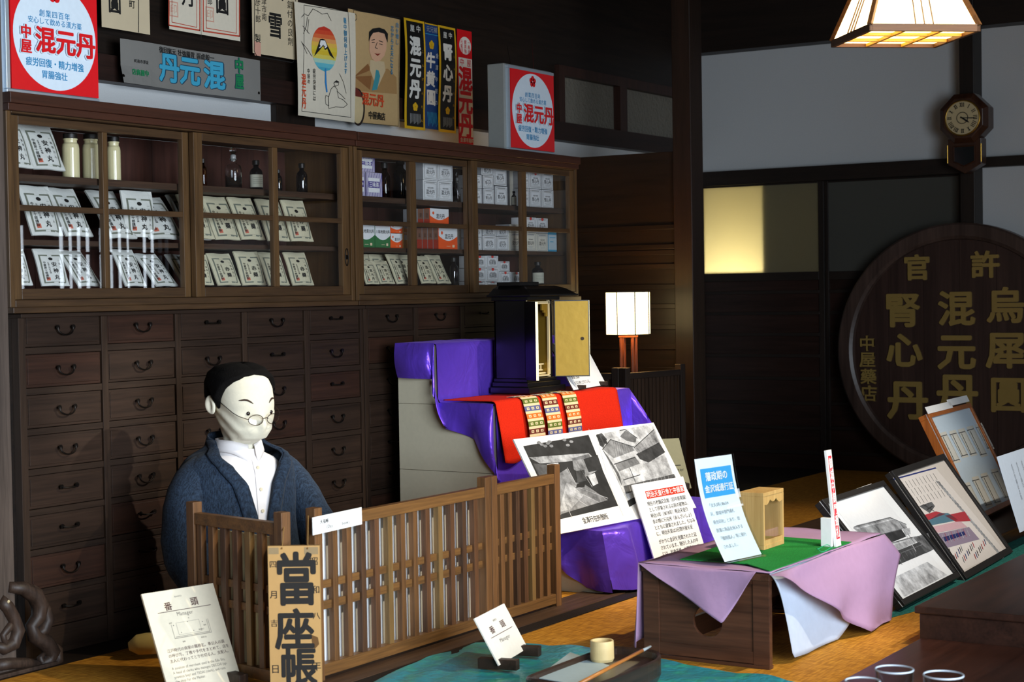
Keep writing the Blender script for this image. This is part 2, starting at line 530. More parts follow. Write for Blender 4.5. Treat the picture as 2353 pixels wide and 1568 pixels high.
# left-hand wall: plaster strip over the cabinets, dark boards above, glazed transom beyond
WA = 4.85
b = MB(); b.box(-2.6, 9.9, WA, WA+.1, 0, 1.935, PLASTER); struct(b.build('wall_back'))
b = MB(); b.box(-2.6, 8.12, WA-.02, WA+.1, 2.03, 2.95, DARKX); b.box(8.12, 9.9, WA-.02, WA+.1, 2.33, 2.95, DARKX)
struct(b.build('wall_back_upper'))
b = MB(); b.box(-2.6, 9.8, WA-.07, WA+.1, 1.93, 2.03, wood('transom_timber', '#2e1b15', '#190e0a', 'x')); struct(b.build('trim_4'))
b = MB(); b.box(5.735, 6.0, WA-.03, WA+.02, 1.6, 1.935, DARK); struct(b.build('trim_5'))
TRF = wood('transom_timber_upright', '#40261d', '#22130e', 'z')
b = MB(); b.box(8.1, 9.75, WA-.05, WA+.05, 2.29, 2.345, TRF); b.box(8.1, 8.16, WA-.05, WA+.05, 2.03, 2.29, TRF)
b.box(8.79, 8.875, WA-.05, WA+.05, 2.03, 2.29, TRF); b.box(9.64, 9.75, WA-.05, WA+.05, 2.03, 2.29, TRF)
tw = struct(b.build('window_1'))
PEBBLE = frosted('pebbled_glass', '#8d877a', .35, bump=1.0, bscale=55)
for x0, x1 in ((8.16, 8.79), (8.875, 9.64)):
    b = MB(); b.box(x0, x1, WA-.005, WA+.003, 2.03, 2.29, PEBBLE); b.build('pane', tw)
b = MB(); b.box(8.0, 9.9, WA+.5, WA+.55, 1.9, 2.5, PLASTER); struct(b.build('wall_behind_transom'))

# partition of dark boards with battens beyond the cabinets, and its post
PXX = 7.6
yR = at(1556, 600, x=PXX).y; zt = at(1330, 362, x=PXX).z
b = MB(); b.box(PXX, PXX+.04, yR, WA, 0, zt, wood('partition_board', '#26170d', '#120a05', 'y', scale=7, rough=.4))
for py in (340+240, 522, 567, 612, 659, 704, 752, 798, 850, 905, 960, 1010):
    z = at(1530, py, x=PXX).z
    b.box(PXX-.014, PXX, yR, WA-.02, z-.012, z+.012, wood('partition_board', '', ''))
struct(b.build('wall_partition', bevel=.002))
y0 = at(1598, 600, x=PXX).y
b = MB(); b.box(PXX-.03, PXX+.1, y0, yR+.002, 0, 2.95, wood('partition_post', '#2a1a12', '#140c07', 'z', rough=.4)); struct(b.build('trim_6', bevel=.004))

# far wall with plaster, lintel, sliding doors
WB = 9.75
b = MB(); b.box(WB+.05, WB+.15, -1.1, 5.0, 1.83, 2.575, PLASTER); b.box(WB+.05, WB+.15, -1.1, 3.0, 0, 1.83, PLASTER)
struct(b.build('wall_right'))
b = MB(); b.box(WB-.08, WB+.15, -1.1, 5.0, 2.57, 2.95, DARKY); struct(b.build('trim_7'))
b = MB(); b.box(WB-.04, WB+.15, 3.0, 5.0, 1.745, 1.835, DARKY); b.box(WB-.02, WB+.15, -1.1, 3.0, 1.775, 1.832, DARKY)
struct(b.build('trim_8', bevel=.003))
b = MB(); b.box(WB-.1, WB+.15, at(2257, 300, x=WB+.05).y, at(2205, 300, x=WB-.1).y, 0, 2.95, DARK); struct(b.build('trim_9', bevel=.004))
b = MB(); b.box(WB-.05, WB+.15, 4.76, 5.0, 0, 1.83, DARK); struct(b.build('trim_10', bevel=.004))
def slide_door(name, ya, yb, xf, pane):
    b = MB()
    b.box(xf, xf+.03, ya, ya+.035, 0, 1.745, DARK); b.box(xf, xf+.03, yb-.035, yb, 0, 1.745, DARK)
    b.box(xf, xf+.03, ya+.035, yb-.035, 1.735, 1.745, DARKY); b.box(xf, xf+.03, ya+.035, yb-.035, 1.15, 1.2, DARKY)
    b.box(xf+.012, xf+.022, ya+.03, yb-.03, 0, 1.15, wood('door_panel', '#33201a', '#1a0f0a', 'y', scale=6, rough=.35))
    for z in (.1, .25, .4, .55, .69, .82, .95, 1.08): b.box(xf+.002, xf+.012, ya+.035, yb-.035, z-.01, z+.01, DARKY)
    o = struct(b.build(name, bevel=.0015))
    p = MB(); p.box(xf+.010, xf+.016, ya+.035, yb-.035, 1.2, 1.735, pane); p.build('pane', o)
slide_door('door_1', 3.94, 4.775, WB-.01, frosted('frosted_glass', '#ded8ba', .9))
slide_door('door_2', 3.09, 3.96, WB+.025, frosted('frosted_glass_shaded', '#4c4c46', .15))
# the lit passage behind the frosted door
b = MB()
WARMWALL = plain('passage_plaster', '#d8cfae', rough=.9)
b.box(WB+.95, WB+1.0, 3.2, 5.6, 0, 2.6, WARMWALL); b.box(WB+.15, WB+1.0, 3.15, 3.2, 0, 2.6, WARMWALL)
b.box(WB+.15, WB+1.0, 5.55, 5.6, 0, 2.6, WARMWALL); b.box(WB+.15, WB+1.0, 3.2, 5.6, 2.55, 2.6, WARMWALL)
b.box(WB+.15, WB+1.0, 3.2, 5.6, -.05, 0, WARMWALL)
struct(b.build('wall_passage'))
b = MB(); b.box(WB+.012, WB+.95, 4.325, 4.345, 0, 1.74, WARMWALL); b.box(WB+.155, WB+.95, 4.325, 4.345, 1.74, 2.5, WARMWALL); struct(b.build('passage_light_divider'))  # unseen divider, added to keep lamp light off the pane's right half
l = bpy.data.lights.new('passage_lamp', 'POINT'); l.energy = 21; l.color = (1, .93, .78); l.shadow_soft_size = .06
o = bpy.data.objects.new('passage_lamp', l); COL.objects.link(o); o.location = (WB+.36, 4.56, 1.02)
l = bpy.data.lights.new('passage_lamp', 'POINT'); l.energy = .2; l.color = (1, .8, .4); l.shadow_soft_size = .1
o = bpy.data.objects.new('passage_lamp', l); COL.objects.link(o); o.location = (WB+.6, 3.8, 1.5)

# street side: posts, panels and lattice windows (seen mirrored in the cabinet glass)
FY = -1.0
def mirrored_x(px, py=575):
    v = ray(px, py); t = 4.03/v.y; h = EYE+v*t
    return h.x+(4.03-FY)*v.x/v.y
gaps = [(33, 75), (155, 166), (177, 186), (196, 206), (216, 226), (247, 259), (270, 279), (290, 299), (310, 317), (347, 356), (365, 374), (382, 390), (397, 405), (467, 475), (482, 490), (500, 505)]
zs = 1.62
xs = [(mirrored_x(a), mirrored_x(c)) for a, c in gaps]
b = MB()
x = 5.6
for a, c in xs:
    b.box(x, a, FY-.012, FY, 1.02, zs, DARK); x = c
b.box(x, 9.9, FY-.012, FY, 1.02, zs, DARK)
b.box(5.6, 9.9, FY-.011, FY-.001, 1.425, 1.445, DARK)
struct(b.build('window_2'))
b = MB(); b.box(-2.6, .6, FY-.06, FY, 0, 2.95, DARK); b.box(.6, 4.6, FY-.06, FY, 2.3, 2.95, DARK)
b.box(4.6, 5.6, FY-.06, FY, 0, 2.95, DARK); b.box(5.6, 9.9, FY-.06, FY, 0, 1.02, DARK); b.box(5.6, 9.9, FY-.06, FY, zs, 2.95, DARK)
struct(b.build('wall_front'))
b = MB(); b.box(-2.7, -2.6, -1.1, 5.0, 0, 2.95, DARK); struct(b.build('wall_left'))
# weathered post left of the chest
xa = at(-60, 700, y=3.95).x; xb = at(19, 700, y=3.95).x
b = MB(); b.box(xa, xb, 3.95, 4.1, 0, 2.95, wood('weathered_post', '#544840', '#332a24', 'z', scale=12, rough=.8)); struct(b.build('trim_11', bevel=.004))

# ------------------------------------------------------------------ cabinets and chests along the left wall
CF, CH = 4.03, 4.05
CABX = wood('cabinet_wood', '#4c3620', '#2a1c10', 'x', scale=10, rough=.45)
CABZ = wood('cabinet_wood_upright', '#5c4327', '#342311', 'z', scale=10, rough=.45)
CABR = wood('cabinet_red_wood', '#422418', '#28140c', 'x', scale=10, rough=.45)
CABB = wood('cabinet_back_board', '#4e2d24', '#301a14', 'z', scale=6, rough=.6)
CABS = wood('cabinet_shelf_wood', '#4a3526', '#291c13', 'x', scale=10, rough=.6)
GLASS = pane_glass()
IRON = plain('black_iron', '#1b1714', rough=.45, metal=.8)
def zc(py): return at(33, py, y=CF).z
def xc(px, py=450, y=None): return at(px, py, y=CF if y is None else y).x
Z_TOP, Z_CR, Z_OT, Z_S1T, Z_S1B, Z_M1, Z_M0, Z_S2T, Z_S2B, Z_OB, Z_DB, Z_B = [zc(p) for p in (213, 255, 281, 394, 411, 468, 482, 548, 561, 664, 690, 707)]
BACK = CF+.33
def cabinet(label, xl, xr, doors):
    """doors: (left px, right px, muntin px pair, rear?)"""
    x0, x1 = xc(xl), xc(xr)
    root = thing('display_cabinet', label, 'cabinet', ((x0+x1)/2, CF, Z_B))
    P = WP(root)
    b = MB()
    b.box(x0, x0+.02, CF, BACK, Z_B, Z_CR, CABZ); b.box(x1-.02, x1, CF, BACK, Z_B, Z_CR, CABZ)
    b.box(x0+.02, x1-.02, CF, BACK, Z_B, Z_DB, CABX); b.box(x0+.02, x1-.02, CF+.055, BACK, Z_DB, Z_OB, CABX)
    b.box(x0+.02, x1-.02, CF, BACK, Z_CR-.006, Z_CR, CABX)
    b.box(x0-.0005, x1+.0005, CF-.012, BACK, Z_CR, Z_CR+.022, CABR)
    b.box(x0-.001, x1+.001, CF-.022, BACK, Z_CR+.022, Z_TOP, CABR)
    b.box(x0-.001, x1+.001, CF-.014, BACK, Z_B-.018, Z_B, CABX)
    P(b, 'carcass', bevel=.002)
    b = MB(); n = 9
    for i in range(n):
        a = x0+.02+(x1-x0-.04)*i/n; c = x0+.02+(x1-x0-.04)*(i+1)/n
        b.box(a+.0008, c-.0008, BACK-.012, BACK-.001, Z_DB, Z_CR-.008, CABB)
    P(b, 'back_panel')
    for zt, zb in ((Z_S1T, Z_S1B), (Z_S2T, Z_S2B)):
        b = MB(); b.box(x0+.021, x1-.021, CF+.06, BACK-.014, zb, zt, CABS); P(b, 'shelf', bevel=.001)
    for dl, dr, (ma, mb_), rear, handle in doors:
        y0 = CF+(.029 if rear else .003); y1 = y0+.022
        a, c = max(x0+.021, xc(dl, y=y0)), min(x1-.021, xc(dr, y=y0))
        b = MB(); sw = .043
        b.box(a, a+sw, y0, y1, Z_DB+.001, Z_CR-.008, CABZ); b.box(c-sw, c, y0, y1, Z_DB+.001, Z_CR-.008, CABZ)
        b.box(a+sw, c-sw, y0, y1, Z_OT, Z_CR-.008, CABX); b.box(a+sw, c-sw, y0, y1, Z_DB+.001, Z_OB, CABX)
        m0, m1 = xc(ma, y=y0), xc(mb_, y=y0)
        b.box(m0, m1, y0+.001, y1-.001, Z_OB, Z_OT, CABZ)
        b.box(a+sw, m0, y0+.002, y1-.002, Z_M0, Z_M1, CABX); b.box(m1, c-sw, y0+.002, y1-.002, Z_M0, Z_M1, CABX)
        d = P(b, 'door', bevel=.0015)
        b = MB(); b.box(a+sw-.004, c-sw+.004, y0+.010, y0+.0125, Z_OB-.004, Z_OT+.004, GLASS); P(b, 'glass_pane', d)
        if handle:
            hx = xc(handle, y=y0); b = MB(); hz = zc(580)
            pts = [(hx+.010*math.cos(t), y0-.001, hz+.032*math.sin(t)) for t in [2*PI*i/20 for i in range(21)]]
            b.tube(pts, .0022, IRON, n=6, cap=False)
            b.lathe([(.009, 0), (.009, .001)], (hx, y0-.0008, hz), IRON, axis='y', n=12)
            P(b, 'finger_pull', d)
    return root
cabinet('long glazed wall cabinet on the left, filled with paper remedy packets', 18, 812,
        [(20, 441, (238, 250), True, None), (447, 801, (628, 640), False, 794)])
cabinet('glazed wall cabinet on the right, filled with small cartons', 815, 1326,
        [(818, 1086, (943, 957), True, None), (1085, 1320, (1199, 1210), False, None)])

CHW = wood('chest_drawer_wood', '#33241b', '#1a110b', 'x', scale=8, rough=.6, spec=.18)
CHW3 = wood('chest_drawer_reddish', '#382218', '#1d110b', 'x', scale=8, rough=.6, spec=.18)
CHF = wood('chest_frame_wood', '#30231a', '#19100b', 'x', scale=9, rough=.6, spec=.18)
CHFZ = wood('chest_frame_upright', '#35271d', '#1c120c', 'z', scale=9, rough=.6, spec=.18)
def xh(px): return at(px, 760, y=CH).x
def zh(py): return at(58, py, y=CH).z
rowz = [(zh(722+94*i-(0 if i < 3 else (i-2)*.6)), zh(800+94.2*i-(0 if i < 3 else (i-2)*.6))) for i in range(9)]
rowz = [r for r in rowz if r[1] > .07]
def chest(label, xl, xr, cols):
    root = thing('drawer_chest', label, 'chest of drawers', ((xl+xr)/2, CH, 0)); P = WP(root)
    top = Z_B-.032; b = MB()
    b.box(xl, xr, CH+.03, CH+.36, .001, top, CHF)
    edges = [xl]+[v for c in cols for v in c]+[xr]
    for i in range(0, len(edges), 2): b.box(edges[i], edges[i+1], CH, CH+.03, .001, top, CHFZ)
    for c in cols:
        zz = [top]+[v for r in rowz for v in r]+[.001]
        for i in range(0, len(zz), 2): b.box(c[0], c[1], CH+.002, CH+.03, zz[i+1], zz[i], CHF)
    b.box(xl-.0005, xr+.0005, CH-.014, CH+.36, top, top+.012, CHF)
    P(b, 'frame', bevel=.0015)
    k = 0
    for ci, c in enumerate(cols):
        for r in rowz:
            m = CHW3 if (k*7+ci) % 5 == 2 else CHW
            b = MB(); b.box(c[0]+.0015, c[1]-.0015, CH+.007, CH+.028, r[1]+.0015, r[0]-.0015, m)
            b.box(c[0]+.010, c[1]-.010, CH+.0045, CH+.008, r[1]+.010, r[0]-.010, m)
            d = P(b, 'drawer', bevel=.0015)
            cx, cz = (c[0]+c[1])/2, (r[0]+r[1])/2+.008
            up = (k % 9) in (4, 5, 7)
            b = MB(); n = 14; pts = []
            for i in range(n+1):
                t = PI*i/n
                if up: pts.append((cx-.032*math.cos(t), CH-.004-.014*math.sin(t), cz-.004*math.sin(t)))
                else: pts.append((cx-.032*math.cos(t), CH-.006-.004*math.sin(t), cz-.024*math.sin(t)**.8))
            b.tube(pts, .0026, IRON, n=6)
            for s in (-1, 1):
                b.lathe([(.008, 0), (.007, .003), (.003, .006), (.003, .012)][::-1], (cx+s*.032, CH-.008, cz), IRON, axis='y', n=10)
            P(b, 'handle', d); k += 1
    return root
LCOLS = [(xh(58), xh(233)), (xh(247), xh(403)), (xh(415), xh(557)), (xh(568), xh(700)), (xh(712), xh(828))]
chest('dark wooden chest of many small drawers behind the seated mannequin', xh(42), xh(834), LCOLS)
pit = LCOLS[1][0]-LCOLS[0][0]; w0 = LCOLS[0][1]-LCOLS[0][0]
x0 = xh(846)
chest('dark wooden chest of small drawers behind the purple draped steps', xh(834.5)+.004, xc(1320), [(x0+i*pit*.985, x0+i*pit*.985+w0*.98) for i in range(4)])

# ------------------------------------------------------------------ remedy packets
PAPER = plain('packet_paper', '#bfba9e', rough=.85, bump=.4, bscale=40)
PAPW = plain('packet_paper_white', '#c8cbc6', rough=.85, bump=.4, bscale=40)
BORD = plain('packet_border_print', '#6a6f62', rough=.85)
SEAL = plain('seal_red', '#b5604c', rough=.85)
def packet_mesh(kind):
    base = PAPER if kind != 'calm' else PAPW
    bend = lambda u, v: .011*max(0, math.sin(PI*u))**.6*max(0, math.sin(PI*min(1, v*1.05)))**.7+.006*math.sin(7*u+5*v)*.4
    s = Sheet(1.0, 1.45, base, thick=.05, nu=7, nv=9, bend=lambda u, v: bend(u, v)*9)
    s.layer = 14
    s.frame(.10, .26, .90, 1.36, .05, BORD)
    s.rect(.42, .263, .58, .308, base, lift=.004); s.rect(.42, 1.318, .58, 1.358, base, lift=.004)
    s.ellipse(.5, .42, .075, .06, INK, 20)
    t = {'calm': '安神丸', 'red': '赤藥', 'pill': '混元丹'}[kind]
    if kind == 'red': s.vtext(t, .56, .64, .20, INK, .02, pitch=1.35)
    else: s.vtext(t, .56, .53, .19, INK, .02, pitch=1.3)
    s.vtext('中屋彦十郎謹製', .24, .52, .10, INK, .02)
    s.vtext('金澤市南町本舗', .37, .55, .065, INK, .005)
    s.vtext('一服飲分入', .76, .42, .085, INK, .0, pitch=1.7)
    s.rect(.20, 1.14, .32, 1.26, SEAL)
    return s.build('paper_packet').data
PK = {}
for k in ('calm', 'red', 'pill'):
    me = packet_mesh(k)
    ob = [o for o in bpy.data.objects if o.data == me][0]; bpy.data.objects.remove(ob)
    PK[k] = me
ORD = ['first', 'second', 'third', 'fourth', 'fifth', 'sixth', 'seventh', 'eighth', 'ninth']
def packet(kind, bl, br, tl, label, group, yb=4.115, zmax=9):
    A = at(*bl, y=yb); B = at(*br, y=yb)
    e = Vector((1, 0, 0)); w = B.x-A.x
    v = ray(*tl); t = (A-EYE).dot(e)/v.dot(e)
    T = EYE+v*t
    dn = A-T
    if dn.y < -.17: dn.y = -.17
    if dn.y > -.03: dn.y = -.03
    h = dn.length
    if T.z > zmax: dn = dn*((zmax-A.z)/(T.z-A.z)); h = dn.length
    T = A-dn
    o = bpy.data.objects.new('paper_packet', PK[kind]); COL.objects.link(o)
    m = frame_matrix(T+Vector((0, 0, .007)), e, dn)
    o.matrix_world = m @ Matrix.Diagonal((w, (w+h/1.45)/2*.9, h/1.45, 1))
    tag(o, label, 'paper packet', group)
rows = [
 ('calm', 'white paper packet', 'top shelf of the left cabinet', [((24, 388), (80, 392), (-18, 270)), ((80, 392), (152, 398), (33, 271))]),
 ('calm', 'cream paper packet', 'middle shelf behind the left cabinet\'s left door', [((76, 545), (147, 546), (32, 414)), ((153, 546), (216, 548), (95, 417)), ((254, 550), (317, 551), (186, 425)), ((292, 549), (362, 550), (276, 428)), ((346, 551), (427, 552), (285, 455)), ((432, 553), (488, 555), (378, 447))]),
 ('calm', 'cream paper packet', 'bottom shelf behind the left cabinet\'s left door', [((22, 661), (77, 662), (-3, 578)), ((98, 662), (161, 662), (74, 577)), ((182, 661), (236, 661), (128, 580)), ((290, 662), (338, 662), (254, 578)), ((361, 661), (411, 661), (305, 588)), ((422, 661), (472, 661), (378, 589))]),
 ('red', 'cream paper packet', 'middle shelf behind the left cabinet\'s right door', [((442, 552), (495, 554), (400, 440)), ((498, 554), (556, 554), (452, 441)), ((558, 554), (611, 557), (515, 441)), ((618, 557), (670, 557), (580, 447)), ((672, 558), (722, 559), (640, 449))]),
 ('red', 'cream paper packet', 'bottom shelf behind the left cabinet\'s right door', [((446, 660), (493, 660), (425, 590)), ((503, 660), (555, 660), (473, 587)), ((560, 660), (614, 660), (535, 581)), ((619, 660), (667, 660), (591, 584)), ((675, 660), (723, 660), (650, 584))]),
 ('pill', 'flat cream packet', 'right cabinet\'s bottom shelf, front row', [((843, 657), (873, 657), (824, 604)), ((876, 656), (909, 656), (854, 604)), ((914, 656), (943, 656), (885, 588)), ((971, 655), (1004, 655), (947, 592)), ((1008, 655), (1038, 655), (976, 590))]),
]
for kind, what, where, lst in rows:
    for i, (bl, br, tl) in enumerate(lst):
        zm = Z_OT+.06 if 'top shelf' in where else Z_S1B-.012 if 'middle' in where else Z_S2B-.012
        packet(kind, bl, br, tl, f'{what}, {ORD[i]} from left on {where}', 'remedy packets in the cabinets', yb=4.112+.013*(i % 2), zmax=min(zm, Z_CR-.02))
for i, (bl, br, tl) in enumerate([((835, 650), (857, 650), (824, 579)), ((860, 651), (903, 651), (849, 583)), ((906, 651), (950, 651), (895, 579)), ((980, 651), (1022, 651), (970, 581))]):
    packet('pill', bl, br, tl, f'pale packet, {ORD[i]} from left, standing behind the front row in the right cabinet', 'remedy packets in the cabinets', yb=4.19, zmax=Z_S2B-.012)

# ------------------------------------------------------------------ cartons
CW = plain('carton_white', '#d6dadc', rough=.6); CC = plain('carton_cream', '#d4d2c4', rough=.6); CG = plain('carton_grey_side', '#8b8d90', rough=.7)
GREY = plain('carton_grey_print', '#9a9d9c', rough=.6); LIL = plain('carton_lilac', '#a9a5bd', rough=.6); PUR = plain('carton_purple', '#4a3f86', rough=.6)
GRN = plain('carton_green', '#2f6a3c', rough=.6); ORG = plain('carton_orange', '#e2551c', rough=.55); RED = plain('carton_seal', '#c83a32', rough=.6)
BROWNC = plain('carton_brown_side', '#6b4a3a', rough=.7); YEL = plain('carton_yellow', '#d9a04a', rough=.6); BLU = plain('carton_blue', '#3f9fc4', rough=.6)
def carton(design, l, t, r, bt, label, text='', y=4.13, depth=.075, z0=None):
    X0 = at(l, (t+bt)/2, y=y).x; X1 = at(r, (t+bt)/2, y=y).x
    z1 = at((l+r)/2, t, y=y).z; zb = at((l+r)/2, bt, y=y).z if z0 is None else z0
    w, h = X1-X0-.001, z1-zb-.0005
    edge = {'w': CG, 'c': CC, 's': CW, 'p': LIL, 'g': GRN, 'o': ORG, 'k': CG, 'y': YEL, 'b': BLU, 'f': CG}[design]
    base = {'w': CW, 'c': CC, 's': CW, 'p': LIL, 'g': GRN, 'o': ORG, 'k': BROWNC, 'y': YEL, 'b': BLU, 'f': CC}[design]
    s = Sheet(w, h, base, thick=depth, edge=edge)
    s.layer = 1
    if design in 'wcs':
        s.frame(w*.06, h*.06, w*.94, h*.94, w*.025, GREY); s.frame(w*.11, h*.15, w*.89, h*.86, w*.012, GREY)
        s.rect(w*.2, h*.09, w*.8, h*.125, GREY)
        s.text('本舗中屋謹製', w*.5, h*.36, w*.07, INK, align='c')
        s.text(text, w*.5, h*.56, w*.20, INK, .01, align='c')
        s.rect(w*.25, h*.73, w*.75, h*.75, GREY); s.rect(w*.32, h*.79, w*.68, h*.805, GREY)
        if design == 's': s.poly([(w*.40, 0), (w*.60, 0), (w*.6, h*.14), (w*.5, h*.2), (w*.4, h*.14)], RED, lift=.0005)
    if design == 'p':
        for i in range(12):
            a = i*w*.16-w*.4
            for q in ((a, 0, .42),): s.line([(max(0, min(w, a)), h*.02), (max(0, min(w, a-w*.35)), h*.98)], w*.018, PUR)
        s.rect(w*.16, h*.22, w*.84, h*.80, CW, lift=.0004); s.rect(w*.16, h*.36, w*.84, h*.62, PUR, lift=.0007)
        s.text('三味茶', w*.5, h*.49, w*.20, CW, .015, align='c', lift=.001)
    if design in 'go':
        n = 16; c0 = .42 if design == 'g' else .38
        pts = [(0, 0)]+[(w*i/n, h*(c0+.22*math.sin(PI*i/n))) for i in range(n+1)]+[(w, 0)]
        s.poly(pts, CW); 
        s.text(text, w*.5 if design == 'g' else w*.55, h*.26 if design == 'g' else h*.40, w*(.155 if design == 'g' else .155), INK, .012, align='c', lift=.0004)
        if design == 'o': s.ellipse(w*.17, h*.24, w*.055, h*.08, ORG, 16, lift=.0004)
        s.rect(w*.72, h*.78, w*.84, h*.90, plain('carton_pale_print', '#d8c0a0'), lift=.0002); s.rect(w*.4, h*.84, w*.62, h*.855, plain('carton_pale_print', ''), lift=.0002)
    if design == 'k':
        s.rect(0, h*.55, w, h, plain('carton_red_side', '#8c2a18'))
        s.text('混', w*.5, h*.35, w*.5, INK, align='c')
    if design == 'y':
        s.rect(w*.1, h*.1, w*.9, h*.45, CC)
    if design == 'b':
        s.rect(0, h*.18, w, h*.9, plain('carton_pale_blue', '#b9cdd6')); s.rect(w*.15, h*.3, w*.85, h*.34, BLU, lift=.0003); s.rect(w*.2, h*.5, w*.6, h*.54, BLU, lift=.0003)
    o = s.build('carton'); o.location = (X0, y, z1)
    tag(o, label, 'carton', 'cartons in the right cabinet')
    return o
TS = Z_S1T; MS = Z_S2T; BS = Z_OB
# top shelf
carton('p', 818, 394, 839, 447, 'striped lilac tea carton half hidden by the door stile, lower left of three', y=4.13, z0=TS)
carton('p', 840, 397, 878, 447, 'striped lilac tea carton, lower right of the three on the top shelf', y=4.13, z0=TS)
carton('p', 822, 357, 861, 395, 'striped lilac tea carton lying on top of two others', y=4.13)
lab = 'white carton with pale lettering, {} of the top-shelf block of four'
carton('w', 972, 415, 1006, 455, lab.format('lower left'), '混元丹', y=4.14, depth=.11, z0=TS)
carton('w', 1007, 417, 1040, 458, lab.format('lower right'), '混元丹', y=4.14, depth=.11, z0=TS)
carton('w', 972, 372, 1006, 414.5, lab.format('upper left'), '混元丹', y=4.14, depth=.11)
carton('w', 1007, 376, 1040, 416.5, lab.format('upper right'), '混元丹', y=4.14, depth=.11)
lab = 'white bordered carton in the cluster left of the tiny bottle, {}'
for (q, p) in (((1086, 433, 1107, 463), 'bottom left'), ((1111, 435, 1135, 464), 'bottom middle'), ((1138, 429, 1166, 466), 'bottom right')):
    carton('w', *q, lab.format(p), '腎心丹', z0=TS)
for (q, p) in (((1086, 402, 1107, 432), 'middle left'), ((1110, 404, 1134, 434), 'middle centre'), ((1135, 388, 1164, 427), 'upper right'), ((1106, 380, 1134, 403), 'topmost')):
    carton('w', *q, lab.format(p), '腎心丹')
carton('f', 1171, 393, 1196, 466, 'plain grey carton turned sideways beside the muntin', y=4.18, z0=TS)
lab = 'white bordered carton in the block at the cabinet\'s right end, {}'
for (q, p) in (((1200, 433, 1216, 468), 'lower left'), ((1217, 435, 1244, 470), 'lower middle'), ((1245, 437, 1272, 472), 'lower right')):
    carton('w', *q, lab.format(p), '腎心丹', z0=TS)
for (q, p) in (((1200, 394, 1216, 432), 'upper left'), ((1245, 398, 1271, 436), 'upper right')):
    carton('w', *q, lab.format(p), '腎心丹')
carton('s', 1217, 396, 1244, 434, 'white bordered carton with red seal, upper middle of the right-end block', '腎心丹')
# middle shelf
carton('g', 822, 518, 861, 562, 'white and green carton, the left one of the pair', '八味地黄丸料', z0=MS)
carton('g', 862, 520, 897, 563, 'white and green carton, the right one of the pair', '八味地黄丸料', z0=MS)
carton('o', 898, 537, 925, 566, 'small white and orange carton beside the green cartons', '混元丹', z0=MS)
carton('o', 898, 516, 925, 536, 'orange carton lying on the small orange one', '')
carton('y', 927, 536, 942, 566, 'narrow yellowish carton left of the muntin, the lower one', z0=MS)
carton('y', 927, 518, 942, 535, 'narrow yellowish carton left of the muntin, the upper one')
for i in range(4):
    carton('k', 958+12.5*i, 524, 969.5+12.5*i, 567, f'brown and red carton edge, {ORD[i]} of four left of the big orange carton', z0=MS)
carton('o', 1008, 524, 1051, 568, 'big white and orange carton standing on the middle shelf', '混元丹', z0=MS)
for i in range(2): carton('k', 960+14*i, 480, 973+14*i, 510, f'brown carton edge, {ORD[i]} left of the upper orange carton', y=4.135, z0=at(970, 523, y=4.13).z)
carton('o', 988, 480, 1031, 511, 'white and orange carton stacked above the row of brown edges', '混元丹', y=4.135, z0=at(1000, 523, y=4.13).z)
carton('c', 1053, 524, 1060, 569, 'narrow white carton right of the big orange carton', '', y=4.15, z0=MS)
lab = 'white carton with faint lettering in the middle-shelf block, {}'
for (q, p) in (((1088, 547, 1107, 570), 'lower row first'), ((1109, 543, 1140, 571), 'lower row second'), ((1141, 545, 1169, 572), 'lower row third')):
    carton('w', *q, lab.format(p), '混元丹', z0=MS)
for (q, p) in (((1088, 523, 1107, 546), 'upper row first'), ((1109, 521, 1140, 542), 'upper row second'), ((1141, 521, 1169, 544), 'upper row third')):
    carton('w', *q, lab.format(p), '混元丹')
for i, q in enumerate(((1171, 535, 1199, 572), (1207, 535, 1232, 573), (1233.5, 537, 1259, 574))):
    carton('c', *q, f'cream carton, {ORD[i]} of three beside the blue box', '混元丹', z0=MS)
for i, q in enumerate(((1171, 516, 1199, 534),)):
    carton('f', *q, 'flat pale carton lying on the first cream carton')
for i, q in enumerate(((1207, 500, 1232, 534), (1233.5, 502, 1259, 536))):
    carton('s', *q, f'white carton with red seal standing on a cream carton, the {("left", "right")[i]} one', '混元丹')
carton('b', 1260, 531, 1279, 574, 'slim blue and white box at the right end of the middle shelf', z0=MS)
# bottom shelf
lab = 'white carton with red seal in the bottom-shelf stack, {}'
R0 = at(1140, 657, y=4.13).z
for (q, p) in (((1088, 647, 1117, 657), 'lowest row left'), ((1118, 648, 1147, 657), 'lowest row middle')):
    carton('s', *q, lab.format(p), '', z0=BS)
for (q, p) in (((1088, 617, 1117, 646), 'middle row left'), ((1118, 617, 1147, 647), 'middle row second')):
    carton('s', *q, lab.format(p), '烏犀圓')
for (q, p) in (((1149, 625, 1174, 652), 'middle row third'), ((1175, 626, 1199, 652), 'middle row fourth')):
    carton('s', *q, lab.format(p), '烏犀圓', z0=BS)
for (q, p) in (((1088, 588, 1117, 616), 'top row left'), ((1118, 588, 1145, 616), 'top row middle'), ((1147, 601, 1171, 624), 'top row right')):
    carton('s', *q, lab.format(p), '烏犀圓')

